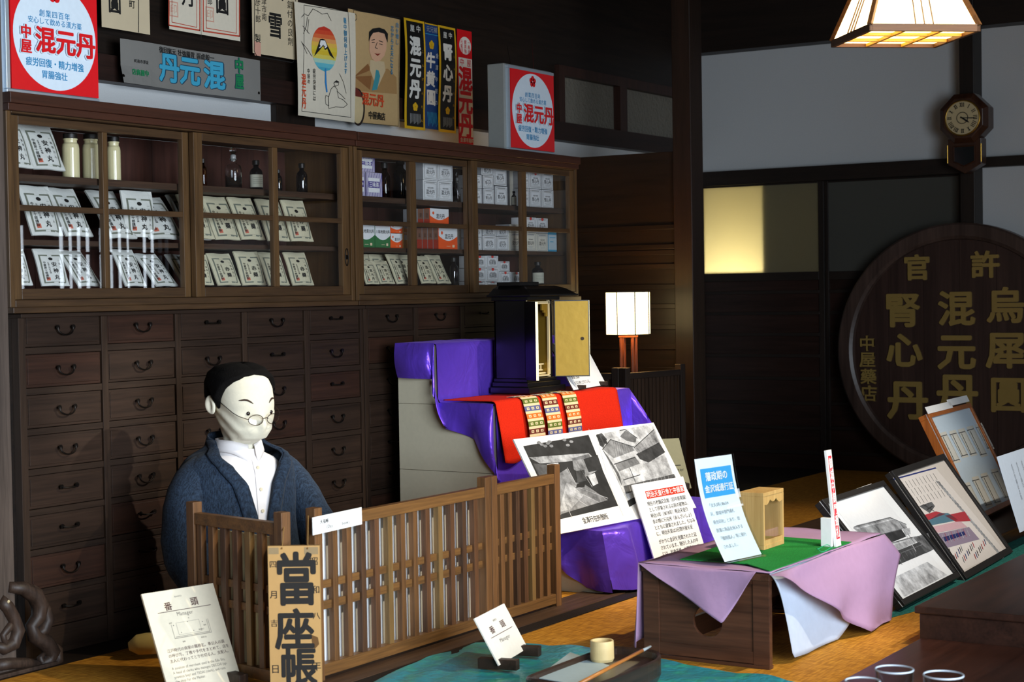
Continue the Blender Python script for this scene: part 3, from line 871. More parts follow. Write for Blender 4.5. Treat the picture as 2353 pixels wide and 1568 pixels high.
# ------------------------------------------------------------------ bottles and jars
CREAMJ = plain('cream_jar', '#cbc39a', rough=.18, spec=.6); BLACKCAP = plain('black_cap', '#15120f', rough=.45)
AMBER = solid_glass('amber_glass', (.28, .09, .02)); DKGL = plain('dark_bottle_glass', '#0d0a0b', rough=.08, spec=.7); CLR = solid_glass('clear_bottle_glass', (.95, .97, .98))
LABELP = plain('bottle_label_paper', '#b9b9a8', rough=.8)
def bottle(kind, px, top, bot, halfw, label, y=4.16, z0=None, lab=None):
    c = at(px, bot, y=y); z = c.z if z0 is None else z0
    H = at(px, top, y=y).z-z; R = halfw*(c-EYE).dot(FWD)/FPX
    root = thing('jar' if kind == 'jar' else 'bottle', label, 'jar' if kind == 'jar' else 'bottle', (c.x, y, z+.0005), 0, 'jars and bottles in the cabinets')
    g = {'jar': CREAMJ, 'amber': AMBER, 'dark': DKGL, 'clear': CLR}[kind]
    b = MB()
    if kind == 'jar':
        b.lathe([(R*.9, 0), (R, H*.02), (R, H*.68), (R*.93, H*.76), (R*.76, H*.80), (R*.76, H*.85), (R*.84, H*.86), (R*.84, H*.885), (R*.76, H*.89)], (0, 0, 0), g, 32)
        b.build('body', root, smooth=False)
        b = MB(); b.lathe([(R*.80, H*.892), (R*.82, H*.90), (R*.82, H*.99), (R*.78, H)], (0, 0, 0), BLACKCAP, 32); b.build('cap', root)
    elif kind == 'clear':
        b.lathe([(R*.9, 0), (R, H*.03), (R, H*.46), (R*.9, H*.55), (R*.4, H*.60), (R*.36, H*.68), (R*.44, H*.70), (R*.44, H*.72), (R*.30, H*.72), (R*.30, H*.6), (R*.8, H*.53), (R*.9, H*.45), (R*.9, H*.05)], (0, 0, 0), g, 32)
        b.build('body', root, smooth=True)
        b = MB(); b.lathe([(R*.25, H*.66), (R*.34, H*.74), (R*.34, H*.80), (R*.16, H*.82)], (0, 0, 0), frosted('ground_glass', '#b9bdbd', .5), 24)
        b.lathe([(R*.16, H*.82), (R*.36, H*.86), (R*.42, H*.92), (R*.3, H*.98), (R*.05, H)], (0, 0, 0), g, 24); b.build('stopper', root, smooth=True)
    else:
        b.lathe([(R*.92, 0), (R, H*.03), (R, H*.58), (R*.85, H*.68), (R*.42, H*.76), (R*.40, H*.84)], (0, 0, 0), g, 32)
        b.build('body', root, smooth=True)
        b = MB(); b.lathe([(R*.5, H*.842), (R*.55, H*.85), (R*.55, H*.98), (R*.5, H)], (0, 0, 0), BLACKCAP, 28); b.build('cap', root)
    if lab:
        b = MB(); r = R*1.012; n = 20
        b.grid(lambda u, v: (r*math.sin((u-.5)*3.0-.5), -r*math.cos((u-.5)*3.0-.5), H*(lab[0]+(lab[1]-lab[0])*v)), n, 1, LABELP)
        for q in range(4):
            zz = H*(lab[0]+(lab[1]-lab[0])*(.3+.15*q))
            b.grid(lambda u, v: ((r+.0006)*math.sin((u-.5)*1.6-.5), -(r+.0006)*math.cos((u-.5)*1.6-.5), zz+v*H*.012), 10, 1, BORD)
        b.build('paper_label', root)
    return root
bottle('jar', 163, 308, 401, 20, 'cream jar with black lid next to the white packets', z0=TS)
bottle('jar', 210, 309, 403, 20, 'cream jar with black lid, the middle one of three', z0=TS)
bottle('jar', 262, 315, 406, 16, 'cream jar with black lid right of the muntin', z0=TS)
bottle('amber', 467, 365, 424, 9, 'small amber bottle at the left edge of the second door', z0=TS)
bottle('clear', 537, 338, 425, 19, 'clear glass bottle with round glass stopper', z0=TS)
bottle('dark', 589, 369, 428, 15, 'dark bottle with a cream label beside the clear bottle', z0=TS, lab=(.1, .52))
bottle('dark', 640, 390, 430, 9, 'small dark bottle behind the muntin on the top shelf', z0=TS, y=4.2)
bottle('dark', 694, 376, 434, 13, 'dark bottle alone at the right of the top shelf', z0=TS)
bottle('amber', 884, 374, 449, 15, 'brown bottle behind the lilac tea cartons', y=4.22, z0=TS)
bottle('dark', 921, 364, 450, 18, 'tall black bottle left of the white carton block', y=4.17, z0=TS)
bottle('clear', 1051, 396, 459, 8, 'slim clear bottle right of the white carton block', y=4.14, z0=TS)
bottle('dark', 1181, 440, 467, 6, 'tiny bottle with white label in front of the grey carton', y=4.12, z0=TS, lab=(.08, .6))
bottle('dark', 1043, 592, 654, 11, 'black bottle right of the front packets on the bottom shelf', z0=BS)
bottle('dark', 1236, 602, 652, 14, 'black bottle with a wide white label on the bottom shelf', z0=BS, lab=(.05, .52))

# ------------------------------------------------------------------ signs and posters above the cabinets
SGN = plain('sign_white_plastic', '#cfdde8', rough=.25, spec=.5); SGR = plain('sign_red_plastic', '#d01c22', rough=.22, spec=.5)
SGB = plain('sign_blue_print', '#1f7fb0', rough=.4); SGM = plain('sign_metal_frame', '#b9c6d2', rough=.3, metal=.6)
SGS = plain('sign_side_metal', '#8d918f', rough=.5, metal=.3)
def lightbox(label, x0, x1, z0, z1, y, depth, side):
    root = thing('lightbox_sign', label, 'sign', ((x0+x1)/2, y, z0)); P = WP(root)
    b = MB(); b.box(x0-.035, x1+.004, y+.012, y+depth, z0, z1+.02, side); P(b, 'housing', bevel=.004)
    b = MB(); t = .012
    b.box(x0-.02, x1+.004, y, y+.014, z0+.003, z0+.016, SGM); b.box(x0-.02, x1+.004, y, y+.014, z1, z1+.014, SGM)
    b.box(x0-.02, x0-.004, y, y+.014, z0+.016, z1, SGM)
    P(b, 'trim', bevel=.002)
    w, h = x1-x0, z1-z0-.018
    s = Sheet(w, h, SGR, thick=.008)
    s.ellipse(w*.5, h*.5, w*.475, h*.475, SGN, 64)
    s.layer = 3
    for i in range(5):
        a = PI/2+2*PI*i/5
        s.ellipse(w*(.5+.042*math.cos(a)), h*(.125-.042*math.sin(a)), w*.034, h*.034, SGR, 14)
    s.text('創業四百年', w*.5, h*.305, w*.066, SGB, .008, align='c', track=1.1)
    s.text('安心して飲める漢方薬', w*.5, h*.375, w*.062, SGB, .008, align='c')
    for lift, m, bo in ((.004, SGN, .075), (.0075, SGR, .028)):
        s.layer = 3
        s.text('混元丹', w*.25, h*.545, w*.235, m, bo, lift=lift)
        s.vtext('中屋', w*.15, h*.43, w*.125, m, bo, lift=lift)
    s.layer = 3
    s.text('疲労回復・精力増強', w*.49, h*.745, w*.078, SGB, .012, align='c', sx=.95)
    s.text('胃腸強壮', w*.48, h*.845, w*.075, SGB, .012, align='c')
    o = s.build('face_panel', root); o.location = Vector((x0, y, z1))-root.location
    return root
ys = 4.075
xa, xb = at(25, 100, y=ys).x, at(224, 100, y=ys).x
lightbox('square red sign with white oval at the left end of the cabinet top', xa, xb, Z_TOP+.002, Z_TOP+.002+(xb-xa)*1.03, ys, .06, SGM)
xa, xb = at(1174, 250, y=ys).x, at(1273, 250, y=ys).x
lightbox('smaller looking red and white oval sign at the right end, grey metal side', xa, xb, Z_TOP+.002, at(1225, 166, y=ys).z, ys, .10, SGS)
b = MB()
wz = at(1225, 146, y=ys).z
p0 = Vector((at(1195, 160, y=ys).x, ys+.05, wz-.01)); 
b.tube([p0, at(1165, 105, y=WA-.09)], .0012, IRON, n=5); b.tube([at(1226, 158, y=ys+.05), at(1222, 90, y=WA-.09)], .0012, plain('red_wire', '#7a2a2a'), n=5)
tag(b.build('hanging_wire'), 'thin wires running up from the right red sign to the beam', 'wire')

PY = WA-.088
class Poster:
    """poster hanging flat on the beam; lays out by points seen on its plane"""
    def __init__(s, tl, br, base, bend=None, nu=1, nv=1, y=PY, bot=None, thick=.0008):
        a = at(*tl, y=y); c = at(*br, y=y)
        s.y, s.a = y, a
        s.w = c.x-a.x; s.h = a.z-(c.z)
        s.s = Sheet(s.w, s.h, base, thick=thick, nu=nu, nv=nv, bend=bend)
        s.k = (a-EYE).dot(FWD)/FPX
    def p(s, px, py):
        q = at(px, py, y=s.y); return (q.x-s.a.x, s.a.z-q.z)
    def sz(s, px, py, n):                          # n photo pixels of height -> metres there
        return n*(at(px, py, y=s.y)-EYE).dot(FWD)/FPX
    def poly(s, pts, m): s.s.poly([s.p(*q) for q in pts], m)
    def line(s, pts, t, m): s.s.line([s.p(*q) for q in pts], t, m)
    def vt(s, t, px, py, n, m, bold=0, **k): u, v = s.p(px, py); s.s.vtext(t, u, v, s.sz(px, py, n), m, bold, **k)
    def ht(s, t, px, py, n, m, bold=0, **k): u, v = s.p(px, py); s.s.text(t, u, v, s.sz(px, py, n), m, bold, **k)
    def done(s, name, label, cat='poster', group=None, tilt=0):
        o = s.s.build(name); o.location = s.a
        if tilt: o.rotation_euler = (0, tilt, 0)
        tag(o, label, cat, group); return o
OLDP = plain('poster_old_paper', '#cbbb9c', rough=.55, bump=.15, bscale=14, coat=.15); CREAM = plain('poster_cream_paper', '#d8cfbb', rough=.6, coat=.1)
TANP = plain('poster_tan_paper', '#bfa070', rough=.6); FINE = plain('fine_black_line', '#2a2724', rough=.7)
RDL = plain('red_line_print', '#b8442f', rough=.7); CLEARF = pane_glass('clear_film', rough=.12)
g = 'old posters over the cabinets'
# paper with one column line, far left
q = Poster((229, -160), (345, 80), OLDP)
q.vt('圓', 263, -10, 42, INK, .03); q.vt('町', 303, 0, 20, INK, .012); q.line([(319, -150), (318, 74)], .004, INK)
q.vt('混元', 263, -110, 42, INK, .03)
q.done('poster', 'cream paper poster with brush characters, leftmost above the silver banner', group=g)
# pair of red framed sheets
q = Poster((384, -170), (552, 95), CREAM)
for a, c in ((388, 459), (467, 550)):
    for d, t in ((0, .006), (7, .003)):
        q.line([(a+d, -160), (a+d, 58-d+(a-388)*.17), (c-d, 70-d+(a-388)*.17), (c-d, -160)], t, RDL)
q.line([(462, -165), (462, 90)], .002, FINE)
q.vt('丹', 432, -28, 44, INK, .03); q.vt('圓', 510, -12, 46, INK, .03); q.vt('郎', 482, -6, 18, INK, .01); q.vt('濟', 400, -30, 18, INK, .01)
for x, y in ((399, 21), (482, 33)):
    u, v = q.p(x, y); q.s.frame(u-.025, v-.03, u+.025, v+.03, .005, plain('faded_seal', '#cf9a86')); q.s.text('印', u, v, .04, plain('faded_seal', ''), align='c')
q.done('poster', 'pair of joined sheets with red line frames and brush characters', group=g)
# snow poster
q = Poster((575, -170), (687, 139), OLDP)
q.line([(586, -160), (584, 118), (590, 129), (672, 144), (678, 136), (680, -160)], .004, INK)
q.vt('雪', 632, 28, 62, INK, .02, sx=.85); q.vt('風', 634, -60, 62, INK, .02, sx=.85); q.vt('彦十郎', 592, -4, 19, INK, .01, pitch=1.0); q.vt('製', 592, 78, 21, INK, .012); q.vt('津市南', 606, -6, 18, INK, .008); q.vt('病氣付の良劑', 665, -20, 20, INK, .006, pitch=1.05)
u, v = q.p(592, 112); q.s.rect(u-.02, v-.03, u+.02, v+.03, plain('faded_seal', ''))
q.done('poster', 'cream poster with a large brush character for snow and rounded black frame', group=g)
# silver banner
SILV = plain('silver_foil', '#93918c', rough=.38, metal=.35, bump=.5, bscale=9)
TEAL = plain('banner_blue', '#3f9fc0', rough=.4); GRB = plain('banner_green', '#1d7a4a', rough=.4); TEALD = plain('banner_dark_outline', '#1c3f55', rough=.5)
PY2 = PY-.03
a = at(276, 88, y=PY2); tr = at(597, 120, y=PY2)
q = Poster((276, 88), (598, 232), SILV, y=PY2, bend=lambda u, v: .006*math.sin(9*u)+.008*max(0, v-.6)*max(0, .25-u)*20, nu=16, nv=5)
q.s.layer = 4
for lift, m, bo, dx in ((0, TEALD, .06, 1.5), (.001, TEAL, .035, 0)):
    for c, x, y in (('丹', 362, 128), ('元', 412, 135), ('混', 468, 145)):
        uu, vv = q.p(x+dx, y+25); q.s.text(c, uu, vv, .118, m, bo, lift=lift, sx=1.05)
for lift, m, bo in ((0, TEALD, .06), (.001, GRB, .03)): q.vt('中屋', 546, 134, 36, m, bo, lift=lift, sx=.85)
q.ht('復回氣元 壮強腸胃 弱虚般一', 363, 114, 15, INK, .015, sx=1.0, rot=-.0); q.ht('町南市澤金', 306, 140, 9, INK, .01); q.ht('店商屋中', 300, 165, 15, GRB, .03, sx=.9)
for x, y in ((279, 174), (593, 214)):
    u, v = q.p(x, y); q.s.ellipse(u, v, .006, .006, IRON, 12)
q.done('banner', 'crinkled silver foil banner with blue and green characters', 'banner', tilt=0)
# fan poster
PYF = PY-.025
q = Poster((676, 3), (816, 282), CREAM, y=PYF, bend=lambda u, v: .012*math.sin(2.2*v+1.2*u), nu=6, nv=10)
q.s.layer = 3
q.line([(697, 12), (795, 28), (806, 270), (689, 256), (697, 12)], .0025, FINE)
cx, cy, rx, ry = 740, 113, 29, 52
cols = ['#c23424', '#d0482a', '#d8673a', '#e0995a', '#e3b64c', '#d9c23e', '#d6b830', '#d9c95a', '#a9cdbb', '#62b6c6', '#4aa6bc']
n = len(cols)
for i in range(n):
    t0, t1 = -1+2*i/n, -1+2*(i+1)/n
    pts = [(cx+rx*math.sqrt(max(0, 1-t*t))+t*0, cy+ry*t+rx*math.sqrt(max(0, 1-t*t))*.14) for t in (t0, (t0+t1)/2, t1)]
    pl = [(cx-rx*math.sqrt(max(0, 1-t*t)), cy+ry*t-rx*math.sqrt(max(0, 1-t*t))*.14) for t in (t1, (t0+t1)/2, t0)]
    q.poly(pts+pl, plain('fan_'+str(i), cols[i], rough=.6))
q.s.layer = 6
q.poly([(716, 130), (724, 108), (730, 91), (736, 90), (741, 92), (748, 108), (763, 137), (752, 128), (746, 112), (741, 116), (737, 106), (732, 112), (727, 118)], INK)
q.poly([(727, 112), (731, 93), (741, 94), (746, 108), (741, 112), (737, 103), (732, 109)], WHITE)
q.poly([(741, 158), (743.5, 158), (745, 190), (748, 212), (745, 213), (741, 190)], plain('fan_handle_blue', '#2f7fc0', rough=.6))
q.ellipse = None
q.vt('暑中御伺申上げます', 787, 41, 14.5, plain('poster_teal_print', '#2b7fa6'), .012, sx=.8)
q.vt('混元丹', 692, 170, 27, plain('poster_orange_print', '#cf4a26'), .02, sx=.6); q.vt('中屋の', 703, 158, 12, INK, .01, sx=.8); q.vt('疲労快復には', 716, 158, 12.5, INK, .004, sx=.85)
for pts in ([(690, 40), (697, 32), (705, 37), (716, 21), (726, 26), (736, 33), (748, 31), (752, 40), (756, 48)], [(692, 60), (700, 70), (706, 78)], [(703, 40), (700, 60), (693, 78)], [(706, 45), (702, 75)], [(690, 100), (700, 112), (711, 130)], [(688, 96), (694, 110), (700, 124)],
            [(752, 250), (750, 226), (756, 205), (763, 198), (770, 205), (774, 225), (786, 230), (796, 240), (788, 247), (768, 246), (752, 250)], [(762, 192), (768, 186), (774, 189), (773, 196), (766, 199), (762, 192)], [(744, 220), (750, 222), (752, 244), (745, 240), (743, 228), (744, 220)], [(775, 170), (785, 190), (792, 215)], [(770, 210), (780, 218), (790, 228)]):
    q.line(pts, .0022, FINE)
q.poly([(762, 190), (768, 185), (774, 188), (772, 191)], FINE)
q.done('poster', 'cream poster with a painted round fan showing a snowy peak', group=g)
# portrait poster
PYG = PY-.01
q = Poster((797, 20), (921, 292), TANP, y=PYG, bend=lambda u, v: .008*math.sin(3*v+2), nu=5, nv=10)
q.s.layer = 3
q.line([(809, 24), (915, 42), (918, 290), (808, 280), (809, 24)], .0025, FINE)
SKIN = plain('portrait_skin', '#d9a988', rough=.7); SUIT = plain('portrait_suit', '#8a5c34', rough=.7); SUITL = plain('portrait_suit_light', '#a88252', rough=.7)
q.poly([(811, 208), (815, 176), (846, 150), (868, 160), (892, 158), (912, 178), (914, 216)], SUITL)
q.poly([(811, 208), (815, 176), (846, 146), (856, 172), (852, 210)], SUIT)
q.s.layer = 5
q.poly([(850, 138), (882, 142), (886, 162), (868, 204), (850, 160)], plain('portrait_shirt', '#cbb58f', rough=.7))
q.s.layer = 6
q.poly([(864, 160), (870, 162), (874, 175), (868, 206), (856, 208), (862, 178)], plain('portrait_tie', '#3f8f9a', rough=.7))
q.poly([(847, 92), (848, 78), (858, 68), (872, 68), (882, 76), (886, 92), (886, 112), (882, 128), (872, 140), (862, 142), (853, 134), (847, 116)], SKIN)
q.s.layer = 8
q.poly([(845, 96), (845, 74), (853, 66), (868, 64), (880, 68), (888, 78), (888, 98), (884, 90), (880, 78), (866, 74), (854, 76), (849, 84)], INK)
for pts in ([(851, 93), (858, 91)], [(868, 94), (877, 97)], [(852, 98), (858, 98)], [(869, 101), (876, 103)], [(864, 98), (860, 110), (865, 112)]): q.line(pts, .0035, FINE)
q.poly([(858, 122), (865, 124), (873, 123), (866, 129)], plain('portrait_mouth', '#8c3a2c'))
q.s.layer = 9
q.ellipse = None
u, v = q.p(823, 246); q.s.ellipse(u, v, .055, .085, plain('medal_black', '#2b201b'), 32); q.s.layer = 11; q.s.ellipse(u-.004, v, .046, .075, plain('medal_cream', '#c9b58a'), 32)
q.s.layer = 12; q.poly([(810, 200), (820, 202), (830, 214), (832, 224), (812, 220)], plain('medal_maroon', '#6b2a20'))
q.ht('混元丹', 832, 226, 31, plain('poster_orange_print', ''), .025, sx=.93); q.ht('中屋商店', 848, 264, 19, INK, .02, sx=.85)
q.vt('血を増し', 908, 52, 13, plain('poster_teal_print', ''), .008); q.vt('芯から丈夫になる', 897, 60, 14, plain('poster_teal_print', ''), .012, sx=.85)
u, v = q.p(811, 40); q.s.ellipse(u, v, .014, .016, FINE, 16); q.s.layer = 13; q.s.ellipse(u, v, .010, .012, TANP, 16)
q.done('poster', 'tan poster with a drawn portrait of a smiling man in a suit and tie', group=g)
# three narrow banners and the red strip
BLK = plain('banner_black', '#181716', rough=.45, coat=.2); YLW = plain('banner_yellow', '#d6a91c', rough=.5); NAV = plain('banner_navy', '#1c3f78', rough=.45, coat=.2); WHP = plain('banner_white_print', '#dcdcd6', rough=.5)
def small_lines(q, x0, x1, y0, y1, m, n=7, slope=.12):
    for i in range(n):
        x = x0+(x1-x0)*i/(n-1); q.line([(x, y0+(x-x0)*slope), (x+1, y1+(x-x0)*slope-(i % 3)*4)], .0035, m)
def flower(q, px, py, r, m):
    u, v = q.p(px, py); R = q.sz(px, py, r)
    for i in range(5):
        a = PI/2+2*PI*i/5; q.s.ellipse(u+R*.55*math.cos(a), v-R*.55*math.sin(a), R*.45, R*.45, m, 12)
def narrow(tl, br, text, label, y, kana):
    q = Poster(tl, br, YLW, y=y, bend=lambda u, v: .006*math.sin(5*v), nu=2, nv=10)
    q.s.layer = 3; w, h = q.s.w, q.s.h; q.s.rect(w*.09, h*.022, w*.91, h*.975, BLK); q.s.layer = 6
    cx = (tl[0]+br[0])/2
    q.s.text('屋', w*.36, h*.085, w*.22, WHP, .01, align='c'); q.s.text('中', w*.66, h*.082, w*.22, WHP, .01, align='c')
    for i, c in enumerate(text): q.s.text(c, w*.47, h*(.245+.195*i), w*.56, WHP, .045, align='c')
    q.s.vtext(kana, w*.83, h*.22, w*.09, YLW, .0, pitch=4.4)
    for i in range(5):
        a = PI/2+2*PI*i/5; q.s.ellipse(w*(.5+.07*math.cos(a)), h*.795-w*.07*math.sin(a), w*.06, w*.06, YLW, 12)
    for i in range(9): q.s.line([(w*(.26+.06*i), h*.86), (w*(.26+.06*i), h*(.95-.01*(i % 3)))], w*.022, GREY)
    return q.done('narrow_banner', label, 'banner', 'narrow paper banners')
narrow((928, 40), (979, 300), '混元丹', 'narrow black banner with yellow border, left one of the two black ones', PY-.012, 'こんげんたん')
narrow((1006, 57), (1050, 307), '腎心丹', 'narrow black banner with yellow border, next to the red strip', PY-.012, 'じんしんたん')
q = Poster((974, 52), (1010, 299), NAV, y=PY, bend=lambda u, v: .006*math.sin(5*v+1), nu=2, nv=10)
q.s.layer = 3; w, h = q.s.w, q.s.h
q.s.rect(0, 0, w, h*.012, YLW); q.s.text('元兄補', w*.48, h*.055, w*.26, GREY, align='c'); q.s.rect(0, h*.10, w, h*.105, TEAL)
for i in range(5):
    a = PI/2+2*PI*i/5; q.s.ellipse(w*(.45+.1*math.cos(a)), h*.20-w*.1*math.sin(a), w*.09, w*.09, YLW, 12)
for i, c in enumerate('牛黄圓'): q.s.text(c, w*(.40+.04*i), h*(.35+.175*i), w*.66, WHP, .04, align='c')
q.s.vtext('金澤中屋の', w*.86, h*.24, w*.22, WHP, .0, pitch=2.2)
for i in range(8): q.s.line([(w*(.2+.09*i), h*.84), (w*(.24+.09*i), h*(.97-.015*(i % 3)))], w*.03, TEAL)
q.done('narrow_banner', 'narrow navy blue banner between the two black ones', 'banner', 'narrow paper banners')
q = Poster((1050, 66), (1088, 333), SGR, y=PY)
q.s.layer = 2; w, h = q.s.w, q.s.h
q.s.rect(w*.06, h*.245, w*.98, h*.935, WHP); q.s.ellipse(w*.53, h*.135, w*.40, h*.078, WHP, 30)
q.s.layer = 4
for i, t in enumerate(('一般虚弱', '健胃強壮', '元氣回復')): q.s.vtext(t, w*(.78-.25*i), h*.085, w*.17, SGR, .01)
q.s.text('中', w*.28, h*.285, w*.30, SGR, .01, align='c'); q.s.text('屋', w*.76, h*.285, w*.30, SGR, .01, align='c')
for i, c in enumerate('混元丹'): q.s.text(c, w*.5, h*(.43+.205*i), w*.95, SGR, .04, align='c')
q.s.text('金澤市南町', w*.55, h*.968, w*.19, WHP, .01, align='c')
q.done('paper_strip', 'tall red and white paper strip beside the black banners', 'poster')

# ------------------------------------------------------------------ folding lattice screen round the manager's seat
FW = wood('lattice_wood', '#7d5632', '#46301d', 'z', scale=12, rough=.5); FWX = wood('lattice_rail_wood', '#80592f', '#4a331c', 'x', scale=12, rough=.5)
FWS = [FW, wood('lattice_slat_dark', '#5c3f2a', '#33241a', 'z', scale=12, rough=.5), wood('lattice_slat_red', '#6c482e', '#3d291b', 'z', scale=12, rough=.5), wood('lattice_slat_light', '#8a6a3e', '#554024', 'z', scale=12, rough=.5)]
c0 = at(700, 1330, y=3.08)
screen = thing('lattice_screen', 'low folding wooden lattice screen standing round the mannequin', 'folding screen', (c0.x, 3.08, 0))
SP = WP(screen)
za, zb2 = at(746, 1334, y=3.08).z, at(746, 1352, y=3.08).z
zc1, zd = at(746, 1382, y=3.08).z, at(746, 1401, y=3.08).z
def fence_panel(a, c, slats, first_low=0.0):
    """a, c: floor ends; slats: fractions along the panel of slat centres"""
    a = Vector((a[0], a[1], 0)); c = Vector((c[0], c[1], 0)); d = c-a; L = d.length; d /= L; n = Vector((-d.y, d.x, 0)); Z = Vector((0, 0, 1))
    b = MB()
    for i, t in enumerate(slats):
        p = a+d*L*t
        b.obox(p+Z*.245, d*.0115, n*.0095, Z*.20, FWS[(i*5+3) % 4 if i % 3 else (i % 2)*2])
    for z0, z1 in ((zb2, za), (zd, zc1)): b.obox(a+d*L/2+n*.004+Z*(z0+z1)/2, d*(L/2-.02), n*.005, Z*(z1-z0)/2, FWX)
    pan = SP(b, 'panel', bevel=.001)
    for t in (.018/L, 1-.018/L):
        b = MB(); p = a+d*L*t; b.obox(p+Z*.25, d*.0175, n*.0165, Z*.25, FW); SP(b, 'post', pan, bevel=.002)
    b = MB(); b.obox(a+d*L/2+Z*.452, d*(L/2-.034), n*.013, Z*.017, FWX); SP(b, 'top_rail', pan, bevel=.0015)
    b = MB(); b.obox(a+d*L/2+Z*.033, d*(L/2-.034), n*.014, Z*.017, FWX); SP(b, 'bottom_rail', pan, bevel=.0015)
    return pan
xl, xr = at(714, 1300, y=3.08).x, at(1122, 1300, y=3.08).x
gp = [at(400+q/2.614, 1300, y=3.08).x for q in (905, 990, 1075, 1160, 1240, 1320, 1395, 1470, 1545, 1620, 1692, 1762, 1832)]
sl = [(gp[i]+gp[i+1])/2+.006 for i in range(len(gp)-1)]
fence_panel((xl, 3.08), (xr, 3.08), [(x-xl)/(xr-xl) for x in sl])
xe = at(1281, 1300, y=3.08).x
fence_panel((xr+.002, 3.08), (xe, 3.08), [.17+.11*i for i in range(7)])
pL = at(437, 1152, z=.5); pC = at(657, 1178, z=.5)
fence_panel((pL.x, pL.y), (pC.x, pC.y), [.115+.128*i for i in range(7)])
BACKB = plain('backing_board_white', '#f2f6fa', rough=.8)
b = MB(); b.box(xl+.04, xr-.01, 3.108, 3.114, .012, .43, BACKB)
tag(b.build('backing_board', origin=((xl+xr)/2, 3.11, .012)), 'white board standing right behind the long lattice panel', 'board')
dd = (pC-pL); dd.z = 0; dd.normalize(); nn = Vector((-dd.y, dd.x, 0))
if nn.x < 0: nn = -nn
b = MB(); b.obox((pL+pC)/2*1+nn*.03-Vector((0, 0, .5-.22)), dd*((pC-pL).length/2-.05), nn*.003, Vector((0, 0, .20)), plain('backing_board_cream', '#c9bd97', rough=.8))
tag(b.build('backing_board'), 'cream board standing behind the short left lattice panel', 'board')

# little name card on the rail
yq = 3.055
tl, tr_, bl_ = at(718, 1190, y=yq), at(831, 1166, y=yq), at(724, 1229, y=yq)
s = Sheet((tr_-tl).length, (bl_-tl).length, WHITE, thick=.002)
s.text('大福帳', s.w*.14, s.h*.34, s.h*.27, INK, .008); s.text('(Day', s.w*.27, s.h*.68, s.h*.27, INK); s.text('book)', s.w*.58, s.h*.68, s.h*.27, INK)
o = s.build('name_card'); o.matrix_world = frame_matrix(tl, tr_-tl, bl_-tl)
tag(o, 'small white card reading Day book fixed on the lattice rail', 'card')

# hanging ledger
LEDG = plain('ledger_paper', '#c39a60', rough=.8, bump=.3, bscale=30); LEDGD = plain('ledger_tape', '#9a8460', rough=.8); BRUSH = plain('brush_ink', '#23211f', rough=.75)
dep = 4.70
v = ray(615, 1256); TL = EYE+v*dep
s = Sheet(119*dep/FPX, .395, LEDG, thick=.018, bend=None, edge=plain('ledger_edge', '#8a6a3c', rough=.9))
k = dep/FPX
def lp(px, py): return ((px-615-(py-1256)*.03)*k, (py-1256)*k)
s.rect(.002, .004, .03, .022, LEDGD); s.rect(.10, .004, .138, .024, LEDGD); s.layer = 2
for c, px, py, n, sx in (('當', 682, 1334, 128, .78), ('座', 680, 1450, 98, .95), ('帳', 690, 1536, 92, .95)):
    u, vv = lp(px, py); s.text(c, u, vv, n*k, BRUSH, .027, align='c', sx=sx)
for c, px, py, n in (('昭', 722, 1292, 20), ('和', 727, 1358, 20), ('八', 729, 1418, 18), ('年', 730, 1535, 24), ('四', 628, 1298, 18), ('月', 631, 1368, 20), ('吉', 632, 1434, 18), ('日', 636, 1540, 22)):
    u, vv = lp(px, py); s.text(c, u, vv, n*k, BRUSH, .005, align='c')
s.poly([lp(*p) for p in ((718, 1462), (733, 1468), (736, 1484), (726, 1495), (720, 1480))], plain('ledger_stain', '#6b4a24'))
lr = thing('hanging_ledger', 'old brown account ledger with bold brush characters hanging on the lattice corner', 'ledger', tuple(TL))
o = s.build('cover', lr); o.matrix_local = Matrix.Translation((0, 0, 0)) @ frame_matrix((0, 0, 0), RIGHT.lerp(Vector((1, 0, 0)), .0).xyz*Vector((1, 1, 0)), (0.0, 0, -1))
b = MB()
for px, qx in ((648, 655), (707, 708)):
    a = EYE+ray(px, 1262)*(dep-.004)-TL; c = at(qx, 1186, z=.485)-TL
    b.tube([a, (a+c)/2+Vector((0, 0, .004)), c], .0016, plain('hemp_cord', '#8a6a3c'), n=6)
b.build('cord', lr)

# ------------------------------------------------------------------ placards
CARD = plain('placard_cream', '#e2d8c0', rough=.95, spec=.08); BRN = plain('placard_brown_ink', '#4a2a26', rough=.7); DKW = wood('dark_block_wood', '#3b2a20', '#221710', 'x', scale=20); GRT = plain('placard_grey_ink', '#6a6258', rough=.7)
def foot(root, p, ax, l, hgt=.03, wd=.032):
    b = MB(); A = Vector(ax).normalized(); N = Vector((-A.y, A.x, 0))
    b.obox(Vector(p)+Vector((0, 0, hgt/2)), A*wd/2, N*l/2, Vector((0, 0, hgt/2)), DKW)
    o = b.build('foot', root, bevel=.002); return o
T, w, h, ex, dn = lean_quad((391, 1600), (556, 1566), (325, 1366), 0.004)
pl = thing('placard', 'cream explanatory placard about the manager, leaning in front of the screen', 'placard', tuple(T+dn))
s = Sheet(w, h, CARD, thick=.006)
s.text('BANTO', w*.47, h*.075, h*.022, GRT, align='c'); s.text('番', w*.30, h*.16, h*.088, BRN, .012, align='c'); s.text('頭', w*.67, h*.15, h*.088, BRN, .012, align='c')
s.rect(w*.14, h*.207, w*.88, h*.213, BRN); s.text('Manager', w*.5, h*.245, h*.055, GRT, 0, align='c', sx=.9)
